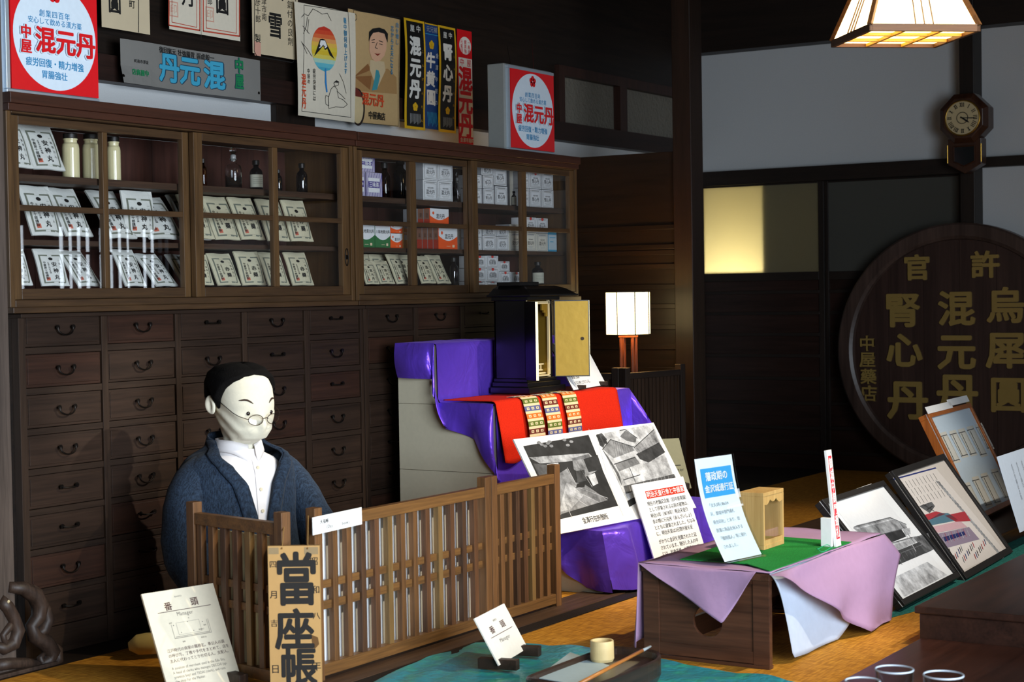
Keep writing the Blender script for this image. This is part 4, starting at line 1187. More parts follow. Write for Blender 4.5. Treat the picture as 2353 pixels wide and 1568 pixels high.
for r in ((.34, .33, .66, .45), (.27, .34, .29, .48), (.27, .475, .78, .48), (.29, .463, .76, .467), (.76, .34, .765, .47), (.78, .34, .785, .48)):
    if r[0] == .34: s.frame(w*r[0], h*r[1], w*r[2], h*r[3], h*.002, GRT)
    else: s.rect(w*r[0], h*r[1], w*min(r[2], r[0]+.004) if r[2]-r[0] < .03 else w*r[2], h*r[3], GRT)
for u, v in ((.3, .35), (.5, .335), (.7, .36), (.38, .43), (.55, .43)): s.ellipse(w*u, h*v, h*.005, h*.005, GRT, 10)
for t, u, v in (('結界', .25, .325), ('机', .52, .30), ('帳場格子', .62, .43), ('銭箱', .70, .395), ('番頭の座', .62, .51), ('硯箱', .36, .52)): s.text(t, w*u, h*v, h*.016, GRT)
for i, t in enumerate(('江戸時代の商家の職務名。奉公人の頭', 'の呼び方。丁稚や手代をまとめて、店を', '主人に代わってとり仕切る人。支配人。')): s.text(t, w*.12, h*(.585+.05*i), w*.047, BRN, .004)
for i, t in enumerate(('A position of merchant used in the Edo Era.', 'A head of clerks who manages DECCHI (ap-', 'prentice boy) and TEDAI (clerk), and runs', 'the shop for the Master.')): s.text(t, w*.12, h*(.755+.042*i), w*.046, GRT, 0, sx=.82)
o = s.build('card', pl); o.matrix_local = Matrix.Translation(-pl.location) @ frame_matrix(T, ex, dn)
for t in (.12, .9):
    fo = foot(pl, ex*w*t+Vector((0, .005, 0)), ex, .10)

# ------------------------------------------------------------------ seated mannequin
MY = 3.68; MX = at(545, 1000, y=MY).x; MS = MY/3.52
man = thing('mannequin', 'seated cloth-faced mannequin with glasses, navy haori jacket and white shirt', 'mannequin', (MX, MY, 1.1-1.1*MS), math.radians(-14))
man.scale = (MS, MS, MS)
SKC = plain('mannequin_cloth', '#e2dcc6', rough=.9, bump=.2, bscale=120, sheen=.1)
def lerp_rows(rows, z):
    if z <= rows[0][0]: return rows[0][1:]
    for p, q in zip(rows[:-1], rows[1:]):
        if z <= q[0]:
            t = (z-p[0])/(q[0]-p[0]); t = t*t*(3-2*t)*.5+t*.5
            return tuple(p[i]+(q[i]-p[i])*t for i in range(1, len(p)))
    return rows[-1][1:]
# z, forward shift, half width, half depth, tilt
HEAD = [(.02, 0, .17, .15, 0), (.30, 0, .15, .11, 0), (.54, .0, .165, .09, 0), (.605, .0, .12, .072, 0), (.632, .004, .056, .055, 0), (.655, .012, .049, .052, .05), (.672, .026, .050, .060, .18),
        (.688, .038, .060, .076, .26), (.715, .040, .073, .089, .27), (.75, .036, .083, .096, .26), (.79, .032, .088, .099, .22), (.83, .028, .086, .097, .18), (.86, .025, .076, .086, .14), (.882, .022, .056, .062, .08), (.893, .02, .030, .034, .02), (.897, .02, .006, .007, 0)]
def head_pt(a, z, off=0.0):
    f, A, B, t = lerp_rows(HEAD, z)
    da = (a+PI) % (2*PI)-PI
    nose = .017*math.exp(-((da/.15)**2)-((z-.733)/.020)**2)+.006*math.exp(-((da/.12)**2)-((z-.752)/.016)**2)
    brow = .003*math.exp(-((da/.5)**2)-((z-.79)/.02)**2)
    sock = -.0035*math.exp(-(((abs(da)-.45)/.2)**2)-((z-.764)/.014)**2)
    lip = .003*math.exp(-((da/.3)**2)-((z-.700)/.01)**2)
    fold = 0
    if .66 < z < .77 and abs(da) > .45: fold = .0022*math.sin(110*(z-.25*abs(da)*.28))*min(1, (abs(da)-.45)*2)
    e = off+nose+brow+sock+lip+fold
    sq = 1+.04*abs(math.sin(2*a))
    x = -(A+e)*sq*math.sin(a); y = -(B+e)*sq*math.cos(a)
    return Vector((x, y-f, z+t*y*.75))
b = MB()
zl = [.02+.02*i for i in range(30)]+[.62+.006*i for i in range(46)]+[.895, .897]
zl = sorted(zl); nz = len(zl)-1
b.grid(lambda u, v: head_pt(2*PI*u, zl[round(v*nz)]), 72, nz, SKC, closed_u=True)
for sgn in (1, -1):
    c = head_pt(sgn*1.78, .772)+Vector((-sgn*.008, .004, 0))
    def ear(u, v, c=c, sgn=sgn):
        a = 2*PI*u; r = math.sin(PI*v); hh = -math.cos(PI*v)
        x = hh*.010*(1 if hh > 0 else .8); ry = .018*r*math.cos(a); rz = .031*r*math.sin(a)*(1.0 if math.sin(a) > 0 else .85)
        dent = .007*math.exp(-((ry+.002)/.009)**2-(rz/.016)**2) if hh > 0 else 0
        return c+Vector((-sgn*(x-dent+.004+max(0, ry)*.5), ry+rz*.15, rz))
    b.grid(ear, 24, 14, SKC, closed_u=True)
    # hands resting on the lap: palm and five fingers
    hx, hy, hz = -sgn*.075, -.27, .235
    b.grid(lambda u, v: Vector((hx, hy, hz))+Vector((.036*math.cos(2*PI*u)*math.sin(PI*v), -.045*math.cos(PI*v), .015*math.sin(2*PI*u)*math.sin(PI*v))), 16, 10, SKC, closed_u=True)
    for q in range(4):
        fx = hx+(-.027+.018*q); l = (.055, .066, .070, .058)[q] if sgn < 0 else (.058, .070, .066, .055)[q]
        b.tube([(fx, hy-.03, hz+.004), (fx, hy-.03-l*.5, hz+.006), (fx, hy-.03-l*.85, hz-.006), (fx, hy-.03-l, hz-.016)], [.009, .0085, .008, .005], SKC, n=8)
    b.tube([(hx+sgn*.03, hy+.015, hz), (hx+sgn*.047, hy-.02, hz-.004), (hx+sgn*.045, hy-.045, hz-.012)], [.011, .009, .006], SKC, n=8)
    b.tube([(hx, hy+.03, hz), (hx-sgn*.02, hy+.14, hz+.02)], [.026, .032], SKC, n=12)
bo = b.build('body', man, smooth=True)
bo['label'] = 'cream cloth head and body'
FEAT = plain('painted_brown', '#3a2a22', rough=.5); PUP = plain('eye_bead', '#1d1310', rough=.15)
b = MB()
for sgn in (1, -1):
    c = head_pt(sgn*.50, .768, .001)
    b.grid(lambda u, v: c+.0062*Vector((math.cos(2*PI*u)*math.sin(PI*v), -math.cos(PI*v)*.6, math.sin(2*PI*u)*math.sin(PI*v))), 16, 10, PUP, closed_u=True)
b.build('eye', man, smooth=True)
b = MB()
for sgn in (1, -1):
    b.tube([head_pt(sgn*(.32+.09*i), .797+.005*math.sin(PI*i/4)+(.002*i), .0005) for i in range(6)], [.0012, .0028, .0032, .003, .0024, .001], FEAT, n=6)
b.build('eyebrow', man)
HAIR = plain('black_hair', '#070606', rough=.85, spec=.12, bump=.8, bscale=220)
def hair_low(a):
    d = abs((a+PI) % (2*PI)-PI)
    pts = [(0, .872), (.5, .868), (.9, .853), (1.15, .835), (1.35, .805), (1.48, .772), (1.62, .762), (1.72, .80), (1.95, .805), (2.1, .765), (2.5, .735), (PI, .725)]
    for p, q in zip(pts[:-1], pts[1:]):
        if d <= q[0]: return p[1]+(q[1]-p[1])*(d-p[0])/(q[0]-p[0])
    return .73
b = MB()
def hair(u, v):
    a = 2*PI*u; z0 = hair_low(a); z = z0+(.897-z0)*(v**.8)
    d = abs((a+PI) % (2*PI)-PI)
    th = (.006+.013*min(1, d/1.2))*min(1, v*5+.15)
    p = head_pt(a, z, th); p.z += .006*v*min(1, d+.3); return p
b.grid(hair, 96, 18, HAIR, closed_u=True)
b.build('hair', man, smooth=True, solid=.004, solid_off=-1)
# spectacles, slid down the nose
WIRE = plain('spectacle_wire', '#3a2a20', rough=.35, metal=.9)
gl = MB(); ln = MB()
gy = head_pt(0, .733).y-.004; gz = .733
LG = pane_glass('lens_glass', (.93, .93, .93))
for sgn in (1, -1):
    cx = -sgn*.031
    ring = [Vector((cx+.0235*math.cos(t), gy+.004*abs(math.cos(t))+.010*abs(cx+.0235*math.cos(t))/.055, gz-.0155*math.sin(t))) for t in [2*PI*i/32 for i in range(33)]]
    gl.tube(ring, .0012, WIRE, n=6, cap=False)
    ln.add([Vector((cx, gy+.006, gz))]+ring[:32], [(0, 1+i, 1+(i+1) % 32) for i in range(32)], LG)
    e = Vector((cx-sgn*.0235, gy+.013, gz+.002)); ea = head_pt(sgn*1.50, .792, .004)
    md = head_pt(sgn*.95, .768, .012)
    gl.tube([e, e.lerp(md, .5)+Vector((-sgn*.006, 0, 0)), md, ea], .0012, WIRE, n=6)
gl.tube([(-.0085, gy+.002, gz+.003), (0, gy-.001, gz+.006), (.0085, gy+.002, gz+.003)], .0012, WIRE, n=6)
go = gl.build('spectacles', man, smooth=True); ln.build('lens', go)
# shirt
SHIRT = plain('white_shirt', '#e6e1e0', rough=.8, bump=.15, bscale=25)
SH = [(.25, .0, .16, .125), (.45, .0, .165, .115), (.56, .0, .165, .105), (.60, .0, .135, .090), (.622, .0, .085, .072), (.640, .004, .066, .066), (.655, .004, .064, .064)]
def sh_pt(a, z, off=0):
    f, A, B = lerp_rows(SH, z); return Vector((-(A+off)*math.sin(a), -(B+off)*math.cos(a)-f, z))
b = MB(); b.grid(lambda u, v: sh_pt(2*PI*u, .25+.39*v), 48, 24, SHIRT, closed_u=True)
# placket edge and buttons
b.grid(lambda u, v: sh_pt(-.10+.16*u, .28+.33*v, .0025), 4, 16, SHIRT)
so = b.build('shirt', man, smooth=True)
b = MB()
def collar(u, v):
    a = -PI+.16+(2*PI-.32)*u; a += PI          # opening at the front (angle 0 is front)
    d = abs((a+PI) % (2*PI)-PI)
    z = .665-.016*math.exp(-(d/.7)**2)
    drop = .030+.022*math.exp(-(d/.55)**2)
    p0 = sh_pt(a, .655, .003); p0.z = z
    p1 = sh_pt(a, .640, .012+.006*math.exp(-(d/.5)**2)); p1.z = z-drop
    if v < .5: q = p0.lerp(p0+Vector((p0.x*.03, p0.y*.03, .004)), v*2)
    else: q = (p0+Vector((p0.x*.03, p0.y*.03, .004))).lerp(p1, v*2-1)
    return q
b.grid(collar, 40, 6, SHIRT); b.build('collar', so, smooth=True, solid=.0025)
b = MB()
for z in (.585, .52, .455, .39): 
    p = sh_pt(-.03, z, .003); b.lathe([(.0055, 0), (.0055, .0025)], p-Vector((0, .003, 0)), plain('shirt_button', '#d8cdb0', rough=.3), n=12, axis='y')
b.build('button', so)
# haori jacket
NAVYC = weave('indigo_slub_cloth', '#2a3a4e', '#141c28', 1100, rough=.9, bump=.3, slub=1, sheen=.05)
JK = [(.055, .09, .20, .15), (.12, .08, .20, .15), (.24, .03, .195, .14), (.36, .0, .185, .125), (.46, .0, .18, .12), (.54, .0, .185, .115), (.585, .0, .185, .108), (.612, .0, .165, .098), (.63, .0, .135, .090), (.645, .0, .098, .082), (.660, -.006, .082, .080), (.668, -.008, .078, .078)]
def jk_pt(a, z, off=0):
    f, A, B = lerp_rows(JK, z)
    wr = .004*math.sin(9*a+14*z)*math.sin(23*z)
    n = 2.4
    ca, sa = math.cos(a), math.sin(a)
    r = (abs(ca)**n+abs(sa)**n)**(-1/n)
    return Vector((-(A+off+wr)*sa*r, -(B+off+wr)*ca*r-f, z))
def phi(z): return float(np.interp(z, [.25, .36, .45, .54, .60, .63, .65, .668], [.05, .06, .13, .27, .52, .85, 1.2, 1.5]))
b = MB(); zz = [.055+.02*i for i in range(26)]+[.565+.0105*i for i in range(10)]+[.668]
zz = sorted(set(round(z, 4) for z in zz if z <= .668)); m = len(zz)-1
b.grid(lambda u, v: jk_pt(phi(zz[round(v*m)])+(2*PI-2*phi(zz[round(v*m)]))*u, zz[round(v*m)]), 60, m, NAVYC)
jo = b.build('jacket', man, smooth=True, solid=.006, solid_off=0)
b = MB()
def band(u, v, sgn=1):
    z = .26+.408*u
    ph = phi(z)
    A = lerp_rows(JK, z)[1]
    dphi = .047/max(.08, A)
    p = jk_pt(sgn*(ph-.02+dphi*v), z, .007+.003*math.sin(PI*v))
    return p
for sgn in (1, -1): b.grid(lambda u, v: band(u, v, sgn), 34, 5, NAVYC)
def nape(u, v):
    a = 1.48+(2*PI-2.96)*u
    s_ = math.sin(PI*u)
    p = jk_pt(a, .668, .002+.012*v)
    p.z = .668+.02*s_*(1-v)-.036*v*(.5+.5*s_)
    return p
b.grid(nape, 24, 5, NAVYC)
b.build('lapel', jo, smooth=True, solid=.005)
for sgn in (1, -1):
    b = MB()
    if sgn == 1: pts = [(-.12, .0, .585), (-.165, .0, .553), (-.20, -.01, .47), (-.215, -.03, .36), (-.205, -.09, .28), (-.165, -.17, .25), (-.10, -.24, .24)]
    else: pts = [(.12, .0, .585), (.165, -.01, .553), (.21, -.035, .47), (.24, -.075, .37), (.23, -.13, .29), (.18, -.19, .255), (.11, -.24, .24)]
    rs = [.046, .056, .063, .068, .07, .066, .055]
    # smooth the path
    P2, R2 = [], []
    for i in range(len(pts)-1):
        for q in range(4):
            t = q/4; p0, p1, p2, p3 = (Vector(pts[max(0, min(len(pts)-1, i+k))]) for k in (-1, 0, 1, 2))
            P2.append(.5*((2*p1)+(p2-p0)*t+(2*p0-5*p1+4*p2-p3)*t*t+(3*p1-3*p2+p3-p0)*t**3)); R2.append((rs[i]*(1-t)+rs[i+1]*t)*(1+.03*math.sin(i*4+q*1.7)))
    b.tube(P2+[Vector(pts[-1])], R2+[rs[-1]], NAVYC, n=28)
    b.build('sleeve', jo, smooth=True)
b = MB()
for sgn in (1, -1):
    b.tube([(sgn*.085, .06, .155), (sgn*.10, -.08, .16), (sgn*.11, -.18, .155), (sgn*.10, -.27, .135)], [.095, .09, .085, .075], plain('dark_robe', '#141a28', rough=.9), n=20)
b.tube([(-.10, .11, .12), (0, .14, .125), (.10, .11, .12)], [.055, .06, .055], plain('dark_robe', ''), n=16)
b.build('robe', man, smooth=True)
fp = at(345, 1484, z=.04)
inv = Matrix.Rotation(-math.radians(-14), 3, 'Z'); fl = (inv @ (fp-Vector(man.location)))/MS
b = MB()
b.tube([fl+Vector((-.05, .035, 0)), fl+Vector((-.03, .02, .004)), fl+Vector((.02, .0, .006)), fl+Vector((.07, -.03, .004)), fl+Vector((.12, -.06, .0))], [.012, .030, .034, .034, .032], plain('cream_sock', '#c9b06a', rough=.9), n=16)
b.build('sock', man, smooth=True)
b = MB(); b.tube([fl+Vector((.07, -.03, .01)), fl+Vector((.15, -.08, .04)), fl+Vector((.24, -.12, .09))], [.044, .07, .08], plain('dark_robe', ''), n=18); b.build('robe_hem', man, smooth=True)

# ------------------------------------------------------------------ stepped display stand under purple satin
def satin(name, c, rough=.33):
    if name in _mats: return _mats[name]
    m, nt, b = mat_new(name)
    col = srgb(c)
    b.inputs['Base Color'].default_value = col; b.inputs['Roughness'].default_value = rough
    b.inputs['Specular IOR Level'].default_value = .7; b.inputs['Metallic'].default_value = .45; b.inputs['Specular Tint'].default_value = tuple(min(1, v*3+.15) for v in col[:3])+(1,)
    b.inputs['Sheen Weight'].default_value = .35; b.inputs['Sheen Tint'].default_value = tuple(min(1, v*2+.1) for v in col[:3])+(1,)
    tc = nt.nodes.new('ShaderNodeTexCoord'); n = nt.nodes.new('ShaderNodeTexNoise'); n.inputs['Scale'].default_value = 9; n.inputs['Detail'].default_value = 3; n.inputs['Distortion'].default_value = .8
    bp = nt.nodes.new('ShaderNodeBump'); bp.inputs['Strength'].default_value = .55; bp.inputs['Distance'].default_value = .016
    nt.links.new(tc.outputs['Object'], n.inputs['Vector']); nt.links.new(n.outputs['Fac'], bp.inputs['Height']); nt.links.new(bp.outputs['Normal'], b.inputs['Normal'])
    _mats[name] = m; return m
PURP = satin('purple_satin', '#6a46d8', .30)
SX0, SX1 = 5.40, 6.44
YT, Y2, Y3, YB = 3.765, 3.50, 3.05, 3.95
ZT, Z2, Z3 = .905, .677, .226
BOARD = plain('stand_board', '#c6bfa6', rough=.8, bump=.1)
st = thing('display_steps', 'pale stepped board stand carrying the purple cloth, the shrine and photographs', 'display stand', ((SX0+SX1)/2, 3.5, 0)); P = WP(st)
b = MB()
for (z0, z1, yf) in ((.0005, Z3, Y3), (Z3, Z2, Y2), (Z2, ZT, YT)): b.box(SX0+.012, SX1, yf, YB, z0, z1, BOARD)
P(b, 'step_box')
for z0, z1, yf in ((.0005, Z3, Y3), (Z3+.001, .42, Y2), (.4215, Z2, Y2), (Z2+.001, ZT, YT)):
    b = MB(); b.box(SX0, SX0+.0115, yf, YB, z0, z1, BOARD); P(b, 'side_board', bevel=.0008)
def rnd(pts, r=.012, n=4):
    out = [Vector(pts[0])]
    for a, b_, c in zip(pts[:-2], pts[1:-1], pts[2:]):
        a, b_, c = Vector(a), Vector(b_), Vector(c)
        p = b_+(a-b_).normalized()*min(r, (a-b_).length*.4); q = b_+(c-b_).normalized()*min(r, (c-b_).length*.4)
        for i in range(n+1):
            t = i/n; out.append((1-t)**2*p+2*t*(1-t)*b_+t*t*q)
    out.append(Vector(pts[-1])); return out
def resample(pts, n):
    pts = [Vector(p) for p in pts]; L = [0]
    for a, b_ in zip(pts[:-1], pts[1:]): L.append(L[-1]+(b_-a).length)
    out = []
    for i in range(n+1):
        t = L[-1]*i/n; k = 0
        while k < len(L)-2 and L[k+1] < t: k += 1
        f = (t-L[k])/max(1e-9, L[k+1]-L[k]); out.append(pts[k].lerp(pts[k+1], f))
    return out
E_ = .008
prof = rnd([(0, YB, ZT+E_), (0, YT-E_, ZT+E_), (0, YT-E_-.004, Z2+E_), (0, Y2-E_, Z2+E_), (0, Y2-E_-.01, Z3+E_), (0, Y3-E_, Z3+E_), (0, Y3-.048, .012)], .014)
prof = resample(prof, 110)
b = MB()
def cloth_top(u, v):
    p = prof[round(v*110)]; x = SX0-.012+(SX1+.024-SX0)*u
    q = Vector((x, p.y, p.z))
    t = max(0, (v-.74)/.26)                     # hanging front
    f = math.sin(11*u+1.0)+.6*math.sin(23*u+2)
    k0 = min(1, u*9); f = math.sin(11*u+1.0+2.5*t)+.7*math.sin(21*u+2-3*t)+.4*math.sin(37*u+4*t); k1 = 1-.9*max(0, min(1, (u-.15)*12, (.74-u)*12)); q.y -= t*k0*k1*(.026*f+.035+.06*math.exp(-((u-.09)/.055)**2)*math.sin(PI*min(1, t*1.1)*.8)+.02*math.sin(41*u)*t); q.x += t*k0*.02*math.sin(9*u)
    if p.z < .05: q.z = max(.006, p.z+.012*math.sin(17*u+3)+.012)
    w = .0025*math.sin(19*u+31*v)*math.sin(27*v+5*u)*min(1, u*9)
    q.y -= abs(w); q.z += abs(w)
    return q
b.grid(cloth_top, 70, 110, PURP)
# left-hand side drape: from the step edges down to an uneven hem
top = [(YB, ZT), (3.80, ZT), (YT, ZT), (YT, .80), (YT, Z2), (3.60, Z2), (Y2, Z2), (Y2, .45), (Y2, Z3), (3.3, Z3), (3.15, Z3), (Y3, Z3)]
hem = [(915, 868), (995, 872), (998, 900), (1010, 940), (1030, 985), (1088, 1010), (1140, 1090), (1152, 1112), (1240, 1225), (1300, 1312), (1345, 1352), (1384, 1386)]
hem3 = [at(*q, x=SX0-.016) for q in hem]; hem3[-1] = Vector((SX0-.012, Y3-.048, .012))
T3 = resample([(SX0-.012, y, z+E_) for y, z in top], 1) and [Vector((SX0-.012, y, z+E_)) for y, z in top]
T3[-1] = Vector((SX0-.012, Y3-.008, Z3+E_))
def interp(L, t):
    k = min(len(L)-2, int(t*(len(L)-1))); f = t*(len(L)-1)-k; return L[k].lerp(L[k+1], f)
def side(u, v):
    p = interp(T3, u).lerp(interp(hem3, u), v)
    p.x -= (.004+.022*math.sin(PI*min(1, v*1.0))*(.6+.4*math.sin(26*u))+.014*v*math.sin(40*u))*min(1, (1-u)*14)
    p.z = max(p.z, .006)
    return p
b.grid(side, 88, 12, PURP)
# right-hand side drape
TR = [Vector((SX1+.012, y, z+E_)) for y, z in ((YB, ZT), (YT, ZT), (YT, Z2), (Y2, Z2), (Y2, Z3), (Y3, Z3))]
HR = [Vector((SX1+.02, 3.95, .6)), Vector((SX1+.03, 3.75, .5)), Vector((SX1+.04, 3.58, .40)), Vector((SX1+.03, 3.32, .40)), Vector((SX1+.03, 3.17, .14)), Vector((SX1+.04, 3.0, .02))]
def side2(u, v):
    p = interp(TR, u).lerp(interp(HR, u), v); p.x += .02*math.sin(PI*v)*(.6+.4*math.sin(22*u)); return p
b.grid(side2, 50, 10, PURP)
cl = b.build('satin_cloth', origin=(SX0, 3.5, 0), smooth=True)
tag(cl, 'shiny purple satin cloth draped over the stepped stand', 'cloth')

# red felt over the middle step
REDF = weave('red_felt', '#d82806', '#c21f04', 700, rough=.95, bump=.2)
rx0, rx1 = at(1132, 918, y=Y2).x, at(1411, 893, y=Y2).x
rp = resample(rnd([(0, YT-.04, Z2+.019), (0, Y2-.013, Z2+.019), (0, Y2-.022, .60), (0, Y2-.03, .465)], .016), 40)
b = MB()
def felt(u, v):
    p = rp[round(v*40)]; t = max(0, (v-.55)/.45)
    x = rx0+(rx1-rx0)*u+(.012*t if u < .5 else .006*t)
    return Vector((x, p.y-.008*t*(1+math.sin(13*u+1)), p.z+.008*t*math.sin(8*u)-(.0 if v < 1 else .012*math.sin(21*u))))
b.grid(felt, 48, 40, REDF)
tag(b.build('red_cloth', origin=(rx0, Y2, Z2), smooth=True, solid=.003), 'red felt cloth hanging over the middle step', 'cloth')
# brocade ribbons
BR_C = plain('brocade_cream', '#dfc99a', rough=.6)
BR = [plain('brocade_blue', '#5a5c86', rough=.6), plain('brocade_orange', '#d06a1c', rough=.6), plain('brocade_green', '#5d6a22', rough=.6), plain('brocade_maroon', '#6a2a1c', rough=.6)]
seqs = [[0, 1, 2, 0, 1, 2, 3, 1, 0], [0, 1, 3, 0, 1, 2, 0, 1, 2], [2, 0, 1, 2, 3, 1, 3, 0, 1]]
for k, (pa, pb) in enumerate(((1204, 1240), (1249, 1282), (1296, 1327))):
    a, c = at(pa, 930, y=Y2-.03).x, at(pb, 930, y=Y2-.03).x
    path = resample(rnd([(0, Y2+(.045, .03, .06)[k], Z2+.0235), (0, Y2-.020, Z2+.0235), (0, Y2-.046, .60), (0, Y2-.05, .50)], .016), 160)
    L = sum((path[i+1]-path[i]).length for i in range(160))
    b = MB(); b.keep = False
    def row(t0, t1, u0, u1, m, lift=0):
        A = path[min(160, int(t0*160))]; B = path[min(160, int(t1*160))]
        nrm = Vector((0, -(A.z-B.z), -(B.y-A.y)*-1)); 
        nrm = Vector((0, -(abs(A.z-B.z)), abs(A.y-B.y))).normalized()
        s_ = .010*(k == 0)
        b.add([Vector((a+(c-a)*u, q.y, q.z))+nrm*lift+Vector((.02*(t-.3)*(1, .3, .2)[k], 0, 0)) for u, q, t in ((u0, A, t0), (u1, A, t0), (u1, B, t1), (u0, B, t1))], [(0, 1, 2, 3)], m)
    t = 0; i = 0; step = .0125/L*1.6; cr = .006/L*1.6
    while t < .995:
        e = min(1, t+cr); row(t, e, 0, 1, BR_C)
        t = e
        if t >= .99: break
        e = min(1, t+step); m = BR[seqs[k][i % 9]]; row(t, (t+e)/2, 0, 1, m); row((t+e)/2, e, 0, 1, m)
        for q in range(3):
            u0 = .08+.30*q; mid = (t+e)/2; row(t+(e-t)*.28, t+(e-t)*.74, u0+.04, u0+.20, BR_C, .0008); row(t+(e-t)*.42, t+(e-t)*.60, u0+.09, u0+.15, m, .0014)
        t = e; i += 1
    o = b.build('brocade_ribbon', origin=(a, Y2, Z2), solid=.0012)
    tag(o, f'patterned brocade ribbon hanging over the red cloth, the {("left", "middle", "right")[k]} one of three', 'ribbon', 'brocade ribbons')

# ------------------------------------------------------------------ small black shrine with gold doors
LACQ = plain('black_lacquer', '#0c0b0b', rough=.28, spec=.5); GOLD = plain('gold_leaf', '#96782a', rough=.42, metal=.55, bump=.25, bscale=30); GOLDB = plain('gold_edge', '#ecd9a8', rough=.3, metal=.35)
zs_ = Z2+.0235
shx0, shx1, shy = at(1207, 800, y=3.58).x, at(1270, 800, y=3.58).x, 3.58
sh = thing('household_shrine', 'small black lacquered shrine with open gold leaf doors', 'shrine', ((shx0+shx1)/2, shy+.07, zs_)); P = WP(sh)
z1 = at(1240, 868, y=shy).z; z2 = at(1240, 690, y=shy).z; zr = at(1215, 648, y=shy+.05).z
b = MB()
b.box(shx0-.02, shx1+.05, shy-.03, shy+.155, zs_, zs_+.026, LACQ); b.box(shx0-.012, shx1+.03, shy-.018, shy+.15, zs_+.026, zs_+.045, LACQ); b.box(shx0-.004, shx1+.012, shy-.01, shy+.148, zs_+.045, z1, LACQ)
P(b, 'base', bevel=.003)
b = MB(); w_ = .012
b.box(shx0, shx0+w_, shy, shy+.145, z1, z2, LACQ); b.box(shx1-w_, shx1, shy, shy+.145, z1, z2, LACQ); b.box(shx0, shx1, shy+.135, shy+.145, z1, z2, LACQ)
P(b, 'cabinet_body', bevel=.002)
b = MB()
b.box(shx0+w_, shx0+w_+.003, shy+.004, shy+.134, z1, z2, GOLD); b.box(shx1-w_-.003, shx1-w_, shy+.004, shy+.134, z1, z2, GOLD); b.box(shx0+w_, shx1-w_, shy+.131, shy+.134, z1, z2, plain('shrine_dark_back', '#2a1508', rough=.5))
b.box(shx1-w_-.012, shx1-w_-.004, shy+.002, shy+.012, z1, z2, GOLDB); b.box(shx0+w_+.004, shx0+w_+.012, shy+.002, shy+.012, z1, z2, GOLDB); b.box(shx0+w_, shx1-w_, shy+.002, shy+.012, z2-.016, z2-.004, GOLDB)
for i, (dx, dz) in enumerate(((.02, .05), (.034, .035), (.048, .025))): b.box(shx1-w_-.012-dx, shx1-w_-.012-dx+.016, shy+.004, shy+.012, z2-.016-dz, z2-.016, GOLD); b.box(shx0+w_+.012+dx-.016, shx0+w_+.012+dx, shy+.004, shy+.012, z2-.016-dz, z2-.016, GOLD)
for i, (zz, d) in enumerate(((.004, .0), (.012, .02), (.024, .035), (.048, .03))): b.box(shx0+w_+.004, shx1-w_-.004, shy+.002+d, shy+.07+d*.3, z1+zz, z1+zz+.006, GOLDB)
for i in range(7): b.box(shx0+.03+.024*i, shx0+.036+.024*i, shy+.036, shy+.042, z1+.03, z1+.048, GOLDB)
P(b, 'gilt_interior', bevel=.0006)
b = MB()
b.box(shx0-.012, shx1+.03, shy-.02, shy+.15, z2, z2+.016, LACQ); b.box(shx0-.03, shx1+.14, shy-.045, shy+.16, z2+.016, z2+.024, LACQ)
rz = [(-.028, .13, -.04, z2+.024), (.0, .10, -.012, z2+.045), (.03, .06, .02, z2+.058)]
for (a0, a1, yy, zz), (b0, b1, y2_, zz2) in zip(rz[:-1], rz[1:]):
    V = [(shx0+a0, shy+yy, zz), (shx1+a1, shy+yy, zz), (shx1+a1, shy+.155, zz), (shx0+a0, shy+.155, zz), (shx0+b0, shy+y2_, zz2), (shx1+b1, shy+y2_, zz2), (shx1+b1, shy+.15, zz2), (shx0+b0, shy+.15, zz2)]
    b.add(V, [(0, 1, 2, 3), (4, 5, 6, 7), (0, 1, 5, 4), (1, 2, 6, 5), (2, 3, 7, 6), (3, 0, 4, 7)], LACQ)
b.box(shx0+.015, shx1-.05, shy+.03, shy+.14, z2+.058, zr, LACQ)
P(b, 'roof', bevel=.002)
def shdoor(hx, ang, wd, z0, z3, inner, knob):
    h = Vector((hx, shy-.006, 0)); d = Vector((math.cos(ang), math.sin(ang), 0)); n = Vector((-d.y, d.x, 0))*(1 if inner else -1)
    b = MB(); b.obox(h+d*wd/2+Vector((0, 0, (z0+z3)/2)), d*wd/2, n*.0055, Vector((0, 0, (z3-z0)/2)), LACQ)
    o = P(b, 'door', bevel=.001)
    b = MB(); b.obox(h+d*wd/2+n*.0061+Vector((0, 0, (z0+z3)/2)), d*(wd/2-.004), n*.0012, Vector((0, 0, (z3-z0)/2-.004)), GOLD); P(b, 'gilt_panel', o)
    b = MB(); b.obox(h+d*(wd+.0006)+Vector((0, 0, (z0+z3)/2)), d*.001, n*.0054, Vector((0, 0, (z3-z0)/2-.002)), GOLDB); P(b, 'gilt_edge', o)
    if knob:
        q = h+d*wd*.80+n*.0072+Vector((0, 0, z0+(z3-z0)*.495)); b = MB(); b.tube([q, q+n*.004], .007, plain('dark_bronze', '#2a1d10', rough=.4, metal=.6), n=14); P(b, 'knob', o)
